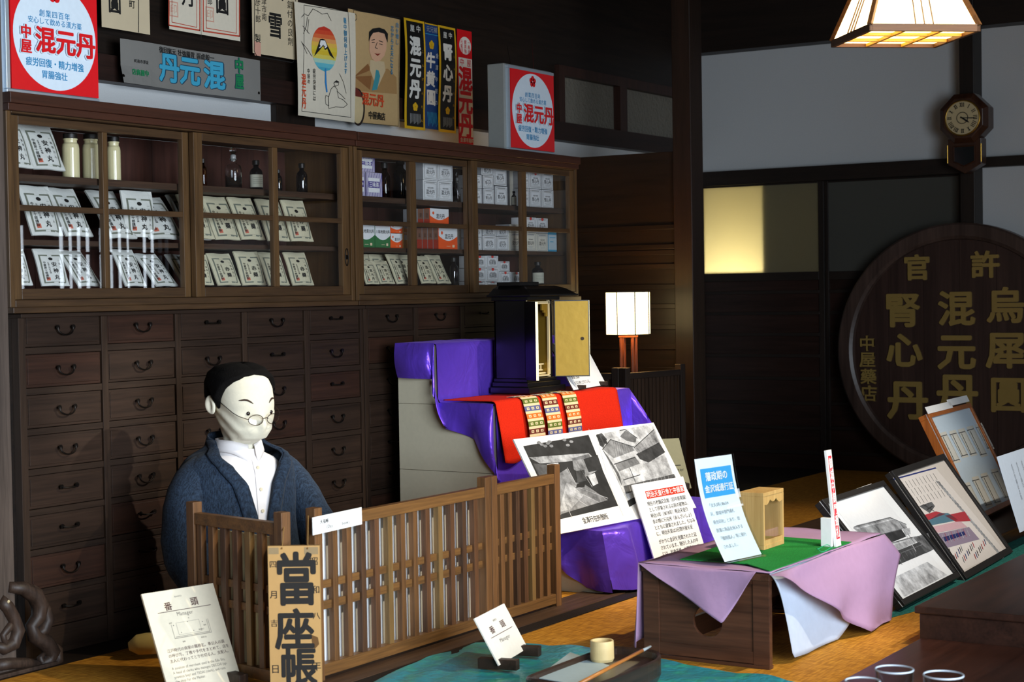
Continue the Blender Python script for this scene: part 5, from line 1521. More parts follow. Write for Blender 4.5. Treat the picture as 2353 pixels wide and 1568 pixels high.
# the doors swing outwards
shdoor(shx0, math.radians(-128), .118, z1-.004, z2-.004, True, False)
shdoor(shx1+.004, math.radians(-57), .142, z1-.002, z2-.002, False, True)
STAT = plain('old_statue_wood', '#7a5a38', rough=.6)
sx_, sy_ = at(1237, 820, y=shy+.08).x, shy+.08
b = MB(); sz_ = z1+.056
b.lathe([(.022, 0), (.024, .006), (.019, .03), (.022, .05), (.024, .075), (.016, .092), (.008, .098), (.011, .106), (.0125, .116), (.010, .126), (.003, .132)], (0, 0, .0005), STAT, 20)
for s_ in (-1, 1): b.tube([(s_*.02, 0, .082), (s_*.03, -.006, .066), (s_*.014, -.02, .058)], [.008, .0085, .005], STAT, n=10)
b.tube([(.02, -.016, .02), (.022, -.018, .12)], .002, STAT, n=6)
s_o = b.build('statuette', smooth=True); s_o.location = (sx_, sy_, sz_+.003)
tag(s_o, 'tiny dark wooden standing figure inside the gold shrine', 'statuette')
# note beside the shrine
LN = Lean((1318, 897), (1393, 884), (1262, 790), zs_+.002, WHITE, thick=.004, edge=plain('note_frame', '#3a3028'))
nt_ = thing('note_stand', 'white note card with Japanese text leaning beside the shrine on the red step', 'note card', tuple(LN.T+LN.dn))
w, h = LN.w, LN.h
for i, t in enumerate(('神農像', '薬の神様の', '医薬の祖の一人、', '民に耕作を教えた、', '神農大帝。', '医薬と農業', 'を司る神とされている。')): LN.s.text(t, w*.12, h*(.12+.125*i), h*.085, INK, .0)
LN.put('card', nt_)
for t in (.18, .85):
    b = MB(); A = LN.ex*LN.w*t; b.obox(A+Vector((0, -.006, .008)), LN.ex*.013, Vector((0, .02, 0)), Vector((0, 0, .0085)), DKW); b.build('foot', nt_, bevel=.001)

# ------------------------------------------------------------------ photograph board
LB = Lean((1283, 1228), (1600, 1167), (1180, 1010), Z3+.018, plain('photo_board_white', '#ece9e2', rough=.5), thick=.006)
def G(v):
    """a mottled photographic grey"""
    k = 'photo_grey_%d' % v
    if k in _mats: return _mats[k]
    m, nt, b = mat_new(k)
    tc = nt.nodes.new('ShaderNodeTexCoord'); n = nt.nodes.new('ShaderNodeTexNoise'); n.inputs['Scale'].default_value = 16; n.inputs['Detail'].default_value = 9; n.inputs['Roughness'].default_value = .7
    rp = nt.nodes.new('ShaderNodeValToRGB'); lo, hi = max(8, int(v*.62)), min(238, int(v*1.3+10))
    rp.color_ramp.elements[0].position = .34; rp.color_ramp.elements[0].color = srgb((lo, lo, lo)); rp.color_ramp.elements[1].position = .68; rp.color_ramp.elements[1].color = srgb((hi, hi, hi))
    nt.links.new(tc.outputs['Object'], n.inputs['Vector']); nt.links.new(n.outputs['Fac'], rp.inputs['Fac']); nt.links.new(rp.outputs['Color'], b.inputs['Base Color'])
    b.inputs['Roughness'].default_value = .45
    _mats[k] = m; return m
s = LB.s
LB.line([(1352, 986), (1372, 1010), (1403, 1120), (1432, 1186)], .0015, G(170))
s.layer = 2
LB.poly([(1202, 1026), (1352, 1000), (1384, 1080), (1420, 1163), (1283, 1195)], G(28))          # interior view
s.layer = 3
LB.poly([(1215, 1052), (1352, 1042), (1362, 1052), (1300, 1062), (1240, 1066)], G(150)); LB.poly([(1224, 1066), (1262, 1070), (1284, 1082), (1262, 1100), (1240, 1098)], G(70))
LB.poly([(1280, 1192), (1282, 1090), (1302, 1078), (1322, 1110), (1340, 1112), (1396, 1150), (1290, 1182)], G(120)); LB.poly([(1314, 1054), (1352, 1044), (1372, 1082), (1348, 1096), (1318, 1080)], G(130))
s.layer = 4
LB.poly([(1284, 1178), (1300, 1110), (1316, 1118), (1340, 1140), (1310, 1172)], G(160)); LB.poly([(1322, 1084), (1342, 1080), (1346, 1106), (1326, 1110)], G(60)); LB.poly([(1350, 1094), (1366, 1088), (1374, 1112), (1362, 1118)], G(205))
LB.poly([(1340, 1056), (1372, 1046), (1384, 1080), (1352, 1086)], G(34)); LB.poly([(1256, 1068), (1282, 1064), (1284, 1074), (1258, 1078)], G(215))
LB.poly([(1326, 1112), (1346, 1108), (1342, 1120), (1322, 1122)], G(18))
for a, c in (((1320, 1118), (1396, 1146)), ((1316, 1126), (1376, 1156)), ((1306, 1136), (1350, 1164)), ((1296, 1150), (1314, 1192)), ((1303, 1076), (1322, 1112)), ((1324, 1064), (1360, 1120))): LB.line([a, c], .002, G(200))
for x, y in ((1244, 1022), (1258, 1020), (1252, 1026), (1266, 1026), (1238, 1018), (1262, 1016), (1296, 1012), (1312, 1016), (1304, 1024)): u, v = LB.p(x, y); s.ellipse(u, v, .012, .006, G(120), 8)
s.layer = 2
LB.poly([(1370, 1000), (1500, 974), (1548, 1096), (1441, 1152)], G(190))                        # roofs in the street
s.layer = 3
LB.poly([(1384, 1032), (1402, 1010), (1452, 1026), (1458, 1036), (1410, 1054)], G(120)); LB.poly([(1424, 1004), (1436, 990), (1462, 1006), (1460, 1018), (1440, 1014)], G(90)); LB.poly([(1456, 1032), (1502, 988), (1513, 1016), (1468, 1044)], G(135))
LB.poly([(1462, 1044), (1514, 1018), (1528, 1040), (1490, 1064), (1470, 1056)], G(48)); LB.poly([(1412, 1066), (1458, 1050), (1470, 1066), (1422, 1084)], G(105)); LB.poly([(1424, 1084), (1468, 1068), (1486, 1104), (1438, 1116)], G(205)); LB.poly([(1480, 1066), (1526, 1046), (1546, 1092), (1494, 1104)], G(160))
LB.poly([(1432, 1118), (1548, 1090), (1552, 1098), (1438, 1136)], G(70)); LB.poly([(1370, 1000), (1382, 996), (1394, 1010), (1386, 1030), (1378, 1024)], G(60)); LB.poly([(1384, 1034), (1398, 1052), (1422, 1090), (1430, 1120), (1416, 1090)], G(80))
s.layer = 4
for i in range(9): LB.line([(1408+5*i, 1014+i*1.4), (1414+5*i, 1050-i*1.7)], .0012, G(80))
for i in range(8): LB.line([(1462+5.3*i, 1030-i*5.2), (1473+5.3*i, 1042-i*3.2)], .0012, G(90))
for a, c in (((1384, 1034), (1402, 1011)), ((1402, 1011), (1456, 1028)), ((1456, 1030), (1502, 988)), ((1410, 1068), (1458, 1052)), ((1424, 990), (1436, 988)), ((1436, 988), (1464, 1008)), ((1446, 1076), (1460, 1110)), ((1470, 1092), (1432, 1104)), ((1514, 1018), (1462, 1046))): LB.line([a, c], .003, G(45))
for i in range(12): LB.line([(1446+8*i, 1118-i*2.2), (1448+8*i, 1130-i*2.6)], .0014, G(170))
for i in range(5): u, v = LB.p(1374+4*i, 1004+((i*7) % 5)*4); s.ellipse(u, v, .010, .010, G(40), 9)
LB.poly([(1441, 1152), (1548, 1096), (1552, 1104), (1446, 1166)], G(24))
u, v = LB.p(1338, 1198); s.text('金澤行在所御所', u, v, .026, INK, .004, rot=0, sx=.85)
tag(LB.put('photo_board'), 'white board with two black and white photographs leaning on the purple steps', 'photo board')

# red-headed text sign
LS = Lean((1520, 1340), (1636, 1311), (1452, 1115), .012, plain('sign_white_paper', '#eeeeec', rough=.5), thick=.005)
w, h = LS.w, LS.h; s = LS.s
a, c = LS.p(1478, 1133), LS.p(1562, 1124)
s.rect(w*.20, h*.085, w*.94, h*.165, plain('sign_heading_red', '#c8341c', rough=.5)); s.layer = 2
s.text('明治天皇行幸と中屋家', w*.57, h*.125, w*.073, WHITE, .012, align='c')
for i, t in enumerate(('現在の老舗記念館（旧中屋薬舗）', 'として移築される以前の建物は、', '明治11年（1878年）明治天皇行', '幸の際に行在所（あんざいしょ）', 'とともに建築されました。ちなみ', 'に、明治天皇は3日間中屋を足', 'がかりに金沢を見聞されたと記', 'されています。随行した人の中', 'には、岩倉具視、大隈重信、井', '上 馨など有名な歴史上の名前', 'もあり、総勢800人の巡幸でし', 'た。')):
    s.text(t, w*.17, h*(.215+.062*i+(.02 if i > 5 else 0)), w*.053, INK, .003)
tag(LS.put('text_sign'), 'white text sign with a red heading standing behind the low table', 'sign')

# ------------------------------------------------------------------ low table with pink cloth
TX0, TX1, TY0, TY1, TZ = 4.55, 5.42, 2.02, 2.43, .278
TWD = wood('low_table_wood', '#5c3a28', '#331e14', 'y', scale=8, rough=.4); TWDX = wood('low_table_wood_long', '#5c3a28', '#331e14', 'x', scale=8, rough=.4)
tb = thing('low_table', 'low dark wooden table whose end panel has a round hole', 'table', ((TX0+TX1)/2, (TY0+TY1)/2, 0)); P = WP(tb)
b = MB(); b.box(TX0-.005, TX1+.005, TY0-.004, TY1+.004, TZ-.022, TZ, TWDX); P(b, 'table_top', bevel=.003)
def end_panel(x):
    b = MB(); cy, cz, r, n = 2.219, .122, .047, 40; th = .02
    y0, y1, z0, z1_ = TY0+.05, TY1-.05, .045, TZ-.03
    ring = [(cy+r*math.cos(2*PI*i/n), cz+r*math.sin(2*PI*i/n)) for i in range(n)]
    def outer(i):
        a = 2*PI*i/n; c, s_ = math.cos(a), math.sin(a)
        t = min((y1-cy)/c if c > 1e-6 else 9, (y0-cy)/c if c < -1e-6 else 9, (z1_-cz)/s_ if s_ > 1e-6 else 9, (z0-cz)/s_ if s_ < -1e-6 else 9)
        return (cy+t*c, cz+t*s_)
    out = [outer(i) for i in range(n)]
    for q in ((y0, z0), (y0, z1_), (y1, z0), (y1, z1_)):
        k = min(range(n), key=lambda i: (out[i][0]-q[0])**2+(out[i][1]-q[1])**2); out[k] = q
    V = [(x+.004, *p) for p in ring]+[(x+.004, *p) for p in out]+[(x+th-.004, *p) for p in ring]+[(x+th-.004, *p) for p in out]
    F = []
    for i in range(n):
        j = (i+1) % n
        F += [(i, j, n+j, n+i), (2*n+i, 3*n+i, 3*n+j, 2*n+j), (i, 2*n+i, 2*n+j, j)]
    b.add(V, F, TWD)
    b.box(x, x+th, TY0, TY0+.052, 0, TZ-.022, TWD); b.box(x, x+th, TY1-.052, TY1, 0, TZ-.022, TWD)
    b.box(x+.001, x+th-.001, TY0+.05, TY1-.05, .012, .048, TWD); b.box(x+.001, x+th-.001, TY0+.05, TY1-.05, TZ-.034, TZ-.022, TWD)
    b.box(x-.02 if x > 5 else x-.004, x+th+.004, TY0-.001, TY1+.001, 0, .010, TWD)
    P(b, 'end_panel', bevel=.001)
end_panel(TX0); end_panel(TX1-.02)
b = MB(); b.box(TX0+.02, TX1-.02, TY1-.06, TY1-.042, .02, .085, TWDX); P(b, 'stretcher', bevel=.002)
b = MB(); b.box(TX0+.02, TX1-.02, TY0+.03, TY0+.045, TZ-.085, TZ-.022, TWDX); P(b, 'apron', bevel=.002)
def nonwoven(name, c):
    m = plain(name, c, rough=.95, bump=.5, bscale=38)
    return m
PINK = nonwoven('pink_nonwoven_cloth', '#a583a4'); PALE = nonwoven('pale_nonwoven_cloth', '#b9c6d8')
def bez(a, c, t): return a.lerp(c, t)
b = MB(); TCZ = TZ+.004
b.grid(lambda u, v: Vector((TX0-.008+(TX1+.03-TX0)*u, TY0-.01+(TY1+.02-TY0)*v, TCZ+.0015*math.sin(14*u+9*v)+.001*math.sin(31*u-17*v))), 30, 16, PINK)
X0 = TX0-.012
A_, B_, C_ = Vector((X0, TY1+.008, TCZ)), Vector((X0, TY0+.035, TCZ)), at(1664, 1432, x=X0-.012)
def tri(u, v):
    p = A_.lerp(B_, u); hemp = A_.lerp(C_, u/.58) if u < .58 else C_.lerp(B_, (u-.58)/.42)
    q = p.lerp(hemp, v); q.x -= .010*v*math.sin(PI*u)+.005*math.sin(15*u)*v; return q
b.grid(tri, 40, 14, PINK)
# hanging at the back edge
b.grid(lambda u, v: Vector((TX0-.01+.10*u, TY1+.010+.012*v*(1+math.sin(12*u)), TCZ-(TCZ-.02)*v*(1-.35*u))), 30, 12, PINK)
# long hanging piece at the front
top = [at(q[0], q[1], y=TY0-.018) for q in ((1768, 1316), (1830, 1301), (1900, 1286), (1970, 1271), (2030, 1258), (2066, 1250))]
for p in top: p.z = TCZ
hemf = [at(q[0], q[1], y=TY0-.045) for q in ((1786, 1324), (1842, 1358), (1900, 1398), (1944, 1428), (1988, 1453), (2034, 1458))]
top[-1] = at(2068, 1275, y=TY0-.04)
def front(u, v):
    p = interp(top, u); q = interp(hemf, u); r = p.lerp(q, v)
    r.y -= .018*math.sin(PI*.5*v)+.012*v*math.sin(17*u+1)+.006*math.sin(9*u+5*v)
    r.z = max(r.z, .008); return r
b.grid(front, 50, 18, PINK)
tc_ = b.build('pink_cloth', origin=(TX0, TY0, TZ), smooth=True, solid=.0012, solid_off=1)
tag(tc_, 'pinkish lilac non-woven cloth spread over the low table', 'tablecloth')
b = MB()
top2 = [at(q[0], q[1], y=TY0-.006) for q in ((1768, 1324), (1800, 1318), (1850, 1306), (1900, 1294), (1940, 1286))]
for p in top2: p.z = TZ+.002
hem2 = [at(q[0], q[1], y=TY0-.016) for q in ((1786, 1340), (1816, 1512), (1868, 1498), (1916, 1480), (1946, 1432))]
def pale(u, v):
    r = interp(top2, u).lerp(interp(hem2, u), v); r.y -= .006*math.sin(8*u)*v+.004*v; r.z = max(r.z, .006); return r
b.grid(pale, 30, 16, PALE)
tag(b.build('pale_cloth', origin=(TX0+.1, TY0, TZ), smooth=True, solid=.001), 'pale blue cloth corner hanging under the pink cloth', 'cloth')
GF = weave('green_felt', '#1f8a3a', '#18702e', 600, rough=.95, bump=.2)
gz_ = TCZ+.006
gq = [at(*p, z=gz_) for p in ((1563, 1286), (1654, 1255), (1802, 1235), (1983, 1248), (1890, 1284), (1797, 1319), (1766, 1313), (1715, 1296), (1628, 1290))]
for q in gq: q.x = max(q.x, TX0-.004); q.y = max(q.y, TY0-.006); q.z = 0
b = MB(); b.prism([(q.x, q.y, gz_-.0015) for q in gq], (0, 0, .0025), GF)
tag(b.build('green_felt_mat', origin=(4.9, 2.2, gz_)), 'green felt sheet lying on the pink cloth', 'mat')
gt = gz_+.0015
# acrylic stand
ACR = pane_glass('clear_acrylic', (.92, .95, .96)); HEADB = plain('heading_blue', '#3d9fdc', rough=.5); GB = plain('faint_print', '#8a9098', rough=.6)
LA = Lean((1666, 1292), (1750, 1274), (1596, 1056), gt+.006, plain('acrylic_insert_paper', '#e6edf3', rough=.5), thick=.0015, bend=lambda u, v: -.02*math.sin(PI*v), nu=2, nv=12)
ar = thing('acrylic_sign_stand', 'clear acrylic stand with a white sheet and blue heading', 'sign', tuple(LA.T+LA.dn))
w, h = LA.w, LA.h; s = LA.s; s.layer = 2
s.rect(w*.10, h*.10, w*.93, h*.375, HEADB, n=6); s.layer = 4
s.text('藩政期の', w*.5, h*.18, w*.15, WHITE, .02, align='c'); s.text('金沢城通行証', w*.52, h*.295, w*.128, WHITE, .02, align='c')
for i, t in enumerate(('「文久3年(1863)4', '月、御城中御門通札', '発合印宛」とあり、加', '賀藩に商品を納入する', '「御用聞人」等に発行', 'されました。')): s.text(t, w*.12, h*(.45+.082*i), w*.072, GB, .0)
LA.put('paper_insert', ar)
AS = Sheet(w+.006, h+.004, ACR, thick=.002, bend=lambda u, v: -.02*math.sin(PI*v), nu=2, nv=12)
o = AS.build('acrylic_panel', ar); o.matrix_local = Matrix.Translation(LA.n*-.0)@Matrix.Translation(-ar.location)@frame_matrix(LA.T+Vector((-.003, -.0045, .003)), LA.ex, LA.dn)
b = MB(); b.obox(LA.ex*w/2+Vector((0, .03, -.0035)), LA.ex*(w/2+.004), Vector((0, .045, 0)), Vector((0, 0, .0018)), ACR); b.build('foot', ar)
# little wooden lantern box
LW = wood('pale_box_wood', '#c8a468', '#a8834a', 'z', scale=10, rough=.6)
fl_ = at(1745, 1262, z=gt); fr = at(1802, 1250, z=gt)
bx = thing('wooden_display_box', 'pale wooden glazed box standing on the green felt', 'box', ((fl_.x+fr.x)/2, fl_.y+.04, gt)); P = WP(bx)
bw = fr.x-fl_.x+.02; bx0 = fr.x-bw; by = min(fl_.y, fr.y); bh = at(1800, 1122, y=by).z-gt; bd = .085
b = MB(); t_ = .009
b.box(bx0, bx0+bw, by, by+bd, gt, gt+.014, LW); b.box(bx0, bx0+bw, by, by+bd, gt+bh-.012, gt+bh, LW); b.box(bx0, bx0+t_, by, by+bd, gt+.014, gt+bh-.012, LW); b.box(bx0+bw-t_, bx0+bw, by, by+bd, gt+.014, gt+bh-.012, LW)
P(b, 'case', bevel=.001)
b = MB(); b.box(bx0+t_, bx0+bw-t_, by+bd-.006, by+bd-.001, gt+.014, gt+bh-.012, wood('box_back_wood', '#8a7a52', '#6a5a38', 'z', scale=10)); P(b, 'back_panel')
b = MB(); zt_ = gt+bh-.012; n = 24
pts = [(bx0+t_, by+.002, zt_)]+[(bx0+t_+(bw-2*t_)*i/n, by+.002, zt_-.012-.010*abs(math.sin(3*PI*i/n))-.012*abs(2*i/n-1)**2) for i in range(n+1)]+[(bx0+bw-t_, by+.002, zt_)]
for i in range(1, n+1):
    p, q = pts[i], pts[i+1]; b.prism([(p[0], p[1], zt_), (q[0], q[1], zt_), q, p], (0, .004, 0), LW)
b.box(bx0+t_, bx0+bw-t_, by+.002, by+.006, gt+.014, gt+.028, LW); P(b, 'front_fretwork')
b = MB(); b.box(bx0+t_, bx0+bw-t_, by+.0075, by+.009, gt+.016, zt_, GLASS); P(b, 'glass_pane')
b = MB(); cc = Vector((bx0+bw*.45, by+.05, gt+.045))
for R_ in (.05, .038): b.tube([cc+Vector((R_*math.cos(a)*.9, .012*math.cos(a), R_*math.sin(a)*.95)) for a in [PI*i/20 for i in range(21)]], .0025, plain('white_paper_cord', '#c9c9bc', rough=.7), n=6)
b.tube([cc+Vector((-.045+.09*i/10, 0, -.012+.006*math.sin(i))) for i in range(11)], .0025, plain('white_paper_cord', ''), n=6)
P(b, 'paper_cords', smooth=True)
# upright white stick sign
LT = at(1942, 1250, z=gt); LQ = at(1925, 1253, z=gt)
top_z = at(1907, 1036, y=LT.y+.02).z
T_ = Vector((at(1899, 1040, y=LT.y+.03).x, LT.y+.03, top_z)); dn = Vector((LQ.x, LT.y, gt))-T_
e = Vector((1, 0, 0)); 
ssx = thing('stick_sign', 'tall narrow white sign with a red strip of characters', 'sign', (LQ.x, LT.y, gt))
s = Sheet(.040, dn.length, WHITE, thick=.008); w, h = s.w, s.h
s.rect(w*.18, h*.06, w*.86, h*.92, plain('strip_red', '#cf2f3c', rough=.5)); s.layer = 2
s.vtext('御城中御門通札', w*.52, h*.08, w*.62, WHITE, .02, sy=h*.83/(7*w*.62))
o = s.build('face', ssx); o.matrix_local = Matrix.Translation(-ssx.location)@frame_matrix(T_, e, dn)
b = MB(); b.obox(Vector((-.035, .03, .045)), (.012, 0, 0), (0, .018, 0), (0, 0, .045), WHITE); b.obox(Vector((-.008, .03, .03)), (.016, 0, 0), (0, .008, 0), (0, 0, .03), WHITE)
b.build('support_block', ssx, bevel=.001)
b = MB(); cpt = at(1895, 1265, z=gt+.002)
b.tube([cpt+Vector((.045*math.cos(a)*(1+.2*math.sin(2*a)), .022*math.sin(a), .002+.004*(1+math.sin(3*a)))) for a in [2*PI*i/40 for i in range(40)]], .0012, plain('green_band', '#10a070', rough=.3), n=6, cap=False)
tag(b.build('rubber_band', origin=cpt, smooth=True), 'thin green elastic band lying on the green felt', 'rubber band')

# ------------------------------------------------------------------ framed pictures on the right
FRB = plain('black_frame', '#1d1a18', rough=.5, bump=.1)
MATG = weave('green_cloth_mat', '#2f7a70', '#1d5850', 300, rough=.7, bump=.3)
b = MB(); mq = [at(*q, z=.003) for q in ((2028, 1424), (2110, 1402), (2420, 1250), (2330, 1215), (2200, 1290))]
b.prism([(q.x, q.y, .0005) for q in mq], (0, 0, .002), MATG)
tag(b.build('floor_cloth', origin=(6, 2, 0)), 'green cloth strip under the black framed pictures', 'cloth')
def picture_frame(name, label, bl, br, tl, z0, fw, depth, fm, mat_m, draw, cat='framed picture'):
    L = Lean(bl, br, tl, z0, mat_m, thick=.003)
    root = thing(name, label, cat, tuple(L.T+L.dn))
    draw(L)
    o = L.put('print', root)
    b = MB(); w, h = L.w, L.h; n = L.n
    def q(u, v): return L.T+L.ex*u+L.du*v-root.location
    for (u0, v0, u1, v1) in ((0, 0, w, fw), (0, h-fw, w, h), (0, fw, fw, h-fw), (w-fw, fw, w, h-fw)):
        c = q((u0+u1)/2, (v0+v1)/2)
        b.obox(c+Vector(n)*(0)+(-n)*0+nrm_out(L)*(.006-depth/2+.004), L.ex*(u1-u0)/2, L.du*(v1-v0)/2, n*depth/2, fm)
    b.build('frame', root, bevel=.0015)
    b = MB(); b.obox(q(w/2, h/2)-nrm_out(L)*(.006), L.ex*(w/2-fw*.5), L.du*(h/2-fw*.5), n*.002, fm); b.build('backing', root)
    return root
def nrm_out(L):
    n = Vector(L.n); return n if n.y < 0 else -n
def draw_house(L):
    s = L.s; w, h = L.w, L.h
    s.layer = 1; L.poly([(1902, 1146), (2002, 1112), (2176, 1322), (2078, 1372)], plain('photo_paper', '#e9e8e6', rough=.4))
    s.layer = 2; L.poly([(2050, 1330), (2130, 1292), (2176, 1322), (2078, 1372), (2066, 1352)], G(205))
    L.poly([(1960, 1214), (1968, 1208), (2044, 1189), (2080, 1204), (2084, 1214), (1990, 1240)], G(140)); L.poly([(1984, 1240), (2070, 1216), (2082, 1234), (2012, 1262)], G(40)); L.poly([(2000, 1262), (2090, 1236), (2110, 1232), (2120, 1240), (2030, 1282)], G(150)); L.poly([(2020, 1284), (2112, 1246), (2136, 1268), (2066, 1298), (2040, 1302)], G(52)); L.poly([(2098, 1236), (2132, 1226), (2148, 1262), (2128, 1272)], G(95))
    s.layer = 3
    for a, c in (((1962, 1212), (2046, 1190)), ((2044, 1190), (2082, 1206)), ((2066, 1200), (2110, 1262)), ((2000, 1262), (2096, 1236)), ((2030, 1288), (2120, 1252)), ((2060, 1270), (2072, 1298)), ((2092, 1256), (2104, 1282))): L.line([a, c], .003, G(90))
    L.line([(1968, 1216), (2052, 1194)], .004, G(200)); L.line([(2004, 1266), (2080, 1244)], .004, G(215))
    L.poly([(2074, 1216), (2090, 1214), (2092, 1228), (2080, 1232)], G(220)); L.line([(2066, 1204), (2104, 1268)], .0035, G(215))
    for i in range(8): L.line([(2034+9*i, 1290-i*4.2), (2042+9*i, 1306-i*4.6)], .002, G(110))
def draw_print(L):
    s = L.s
    s.layer = 1; L.poly([(2052, 1098), (2148, 1074), (2308, 1266), (2212, 1312)], plain('old_print_paper', '#d8cfc6', rough=.5))
    s.layer = 2; L.line([(2054, 1102), (2150, 1076)], .006, plain('print_navy', '#26306a'))
    for i in range(11):
        for j in range(3):
            x, y = 2064+8*i+j*13, 1112-2.3*i+j*18
            if x < 2170: L.line([(x, y), (x+9, y+14)], .0035, FINE if (i+j) % 3 else G(110))
    for i in range(26): L.line([(2152+6*i, 1108+7*i), (2160+6*i, 1108+7*i+3)], .012, G(150)); 
    s.layer = 3
    PR, PB, PG = plain('print_red', '#a8323a'), plain('print_blue_roof', '#4f7280'), plain('print_mauve', '#8a7a8a')
    L.poly([(2118, 1186), (2150, 1176), (2172, 1182), (2134, 1196)], PR); L.poly([(2170, 1186), (2216, 1176), (2230, 1198), (2196, 1200)], PR)
    L.poly([(2134, 1196), (2160, 1180), (2178, 1180), (2202, 1196), (2140, 1208)], PB); L.poly([(2140, 1212), (2206, 1198), (2222, 1212), (2150, 1226)], plain('print_pink', '#c8a0a4')); L.poly([(2152, 1228), (2226, 1212), (2250, 1240), (2176, 1260)], PG)
    L.poly([(2112, 1164), (2140, 1154), (2148, 1164), (2136, 1180)], G(80)); L.poly([(2164, 1236), (2214, 1222), (2218, 1230), (2170, 1246)], plain('print_navy', ''))
    s.layer = 4
    for i in range(10): L.line([(2156+7*i, 1230-i*1.7), (2164+7*i, 1252-i*2.2)], .003, G(190) if i % 2 else PR)
    for i in range(26): x, y = 2180+(i*37 % 84), 1262+(i*23 % 34)-(i*37 % 84)*.3; L.line([(x, y), (x+4, y+11)], .005, (FINE, plain('print_navy', ''), PR, G(120))[i % 4])
    L.line([(2130, 1172), (2142, 1164)], .004, FINE); L.line([(2120, 1160), (2146, 1176)], .003, FINE)
picture_frame('framed_photograph', 'black framed photograph of an old shop building, the nearer of two', (2075, 1395), (2203, 1328), (1884, 1152), .020, .022, .036, FRB, WHITE, draw_house)
picture_frame('framed_print', 'black framed colour print with text and a blue roofed building', (2217, 1334), (2324, 1271), (2044, 1085), .004, .026, .034, FRB, plain('print_mount', '#c9bfb4'), draw_print)
# dark stand, orange framed picture, further signs
SDW = wood('dark_stand_wood', '#3a231a', '#20130d', 'x', scale=7, rough=.4)
b = MB(); b.box(7.02, 8.2, 2.12, 2.62, .001, .050, SDW); b.box(7.0, 8.22, 2.10, 2.64, .050, .066, SDW)
tag(b.build('display_bench', origin=(7.6, 2.36, 0), bevel=.003), 'low dark wooden bench carrying the orange framed picture', 'bench')
OFR = wood('orange_frame_wood', '#b5672a', '#8a4a1a', 'z', scale=14, rough=.35)
def draw_envelopes(L):
    s = L.s; s.layer = 1
    ENV = plain('envelope_print', '#cfccc0', rough=.6)
    s.rect(0, 0, L.w, L.h, plain('pale_blue_mount', '#c3d3de', rough=.4)); s.layer = 2
    for k, (x, y, l) in enumerate(((2158, 996, 70), (2180, 992, 62), (2200, 988, 62), (2220, 982, 70), (2240, 976, 60), (2212, 1112, 70), (2232, 1098, 70), (2252, 1090, 72), (2276, 1080, 70))):
        L.poly([(x, y), (x+15, y-4), (x+15+l*.5, y-4+l), (x+l*.5, y+l)], ENV)
    s.layer = 3
    for k, (x, y, l) in enumerate(((2158, 996, 70), (2180, 992, 62), (2200, 988, 62), (2220, 982, 70), (2240, 976, 60), (2212, 1112, 70), (2232, 1098, 70), (2252, 1090, 72), (2276, 1080, 70))):
        L.line([(x+9, y+10), (x+9+l*.36, y+10+l*.75)], .008, FINE); L.line([(x+2, y+8), (x+17, y+4)], .004, G(70)); L.line([(x+l*.45, y+l*.92), (x+15+l*.45, y+l*.92-4)], .004, G(70))
        L.line([(x+1, y+6), (x+l*.47, y+l*.93)], .003, G(130)); L.line([(x+16, y+2), (x+15+l*.45, y+l*.9)], .003, G(130))
pf = picture_frame('framed_display', 'orange wooden frame showing rows of pale envelopes before the round signboard', (2247, 1196), (2336, 1152), (2128, 952), .088, .022, .05, OFR, plain('pale_mount', '#c3ccd2'), draw_envelopes)
Lc = lean_quad((2247, 1196), (2336, 1152), (2128, 952), .088)
b = MB()
T0, w0_, h0_, e0_, d0_ = Lc; d0 = d0_.normalized(); n0 = e0_.cross(d0); n0 = n0 if n0.y < 0 else -n0
for k, (u0, u1, lift) in enumerate(((-.01, w0_*.55, .0), (w0_*.5, w0_*.98, .010))):
    c = T0+e0_*(u0+u1)/2-d0*(.012+lift)
    b.obox(c+n0*.012, e0_*(u1-u0)/2, d0*.016, n0*.0015, WHITE)
tag(b.build('paper_slips', origin=T0), 'white paper slips lying along the top of the orange frame', 'paper slip')
LF = Lean((2345, 1224), (2452, 1172), (2292, 1050), .088, plain('pale_blue_sign', '#d3e0ee', rough=.35), thick=.004)
w, h = LF.w, LF.h
for j in range(4): LF.s.vtext('金沢老舗記念館', w*(.2+.1*j), h*.14, h*.07, plain('faint_print', ''), 0)
tag(LF.put('acrylic_sheet_sign'), 'pale bluish sign sheet at the right picture edge, standing on the dark bench', 'sign')
# dark platforms in the front right corner
cA = at(2113, 1484, z=0)
b = MB(); b.box(cA.x, 7.2, .6, cA.y, .001, .10, SDW); b.box(cA.x-.012, 7.2, .6, cA.y+.012, .10, .122, SDW)
tag(b.build('dark_platform', origin=(6, 1.2, 0), bevel=.004), 'low dark wooden platform in the front right corner', 'platform')
b = MB(); b.box(3.9, cA.x-.03, .7, cA.y-.015, .001, .03, wood('dark_board_wood', '#4a2a1e', '#2a160f', 'x', scale=6, rough=.35))
tag(b.build('floor_plank', origin=(4.5, 1.2, 0), bevel=.003), 'flat reddish dark board on the floor before the platform', 'board')

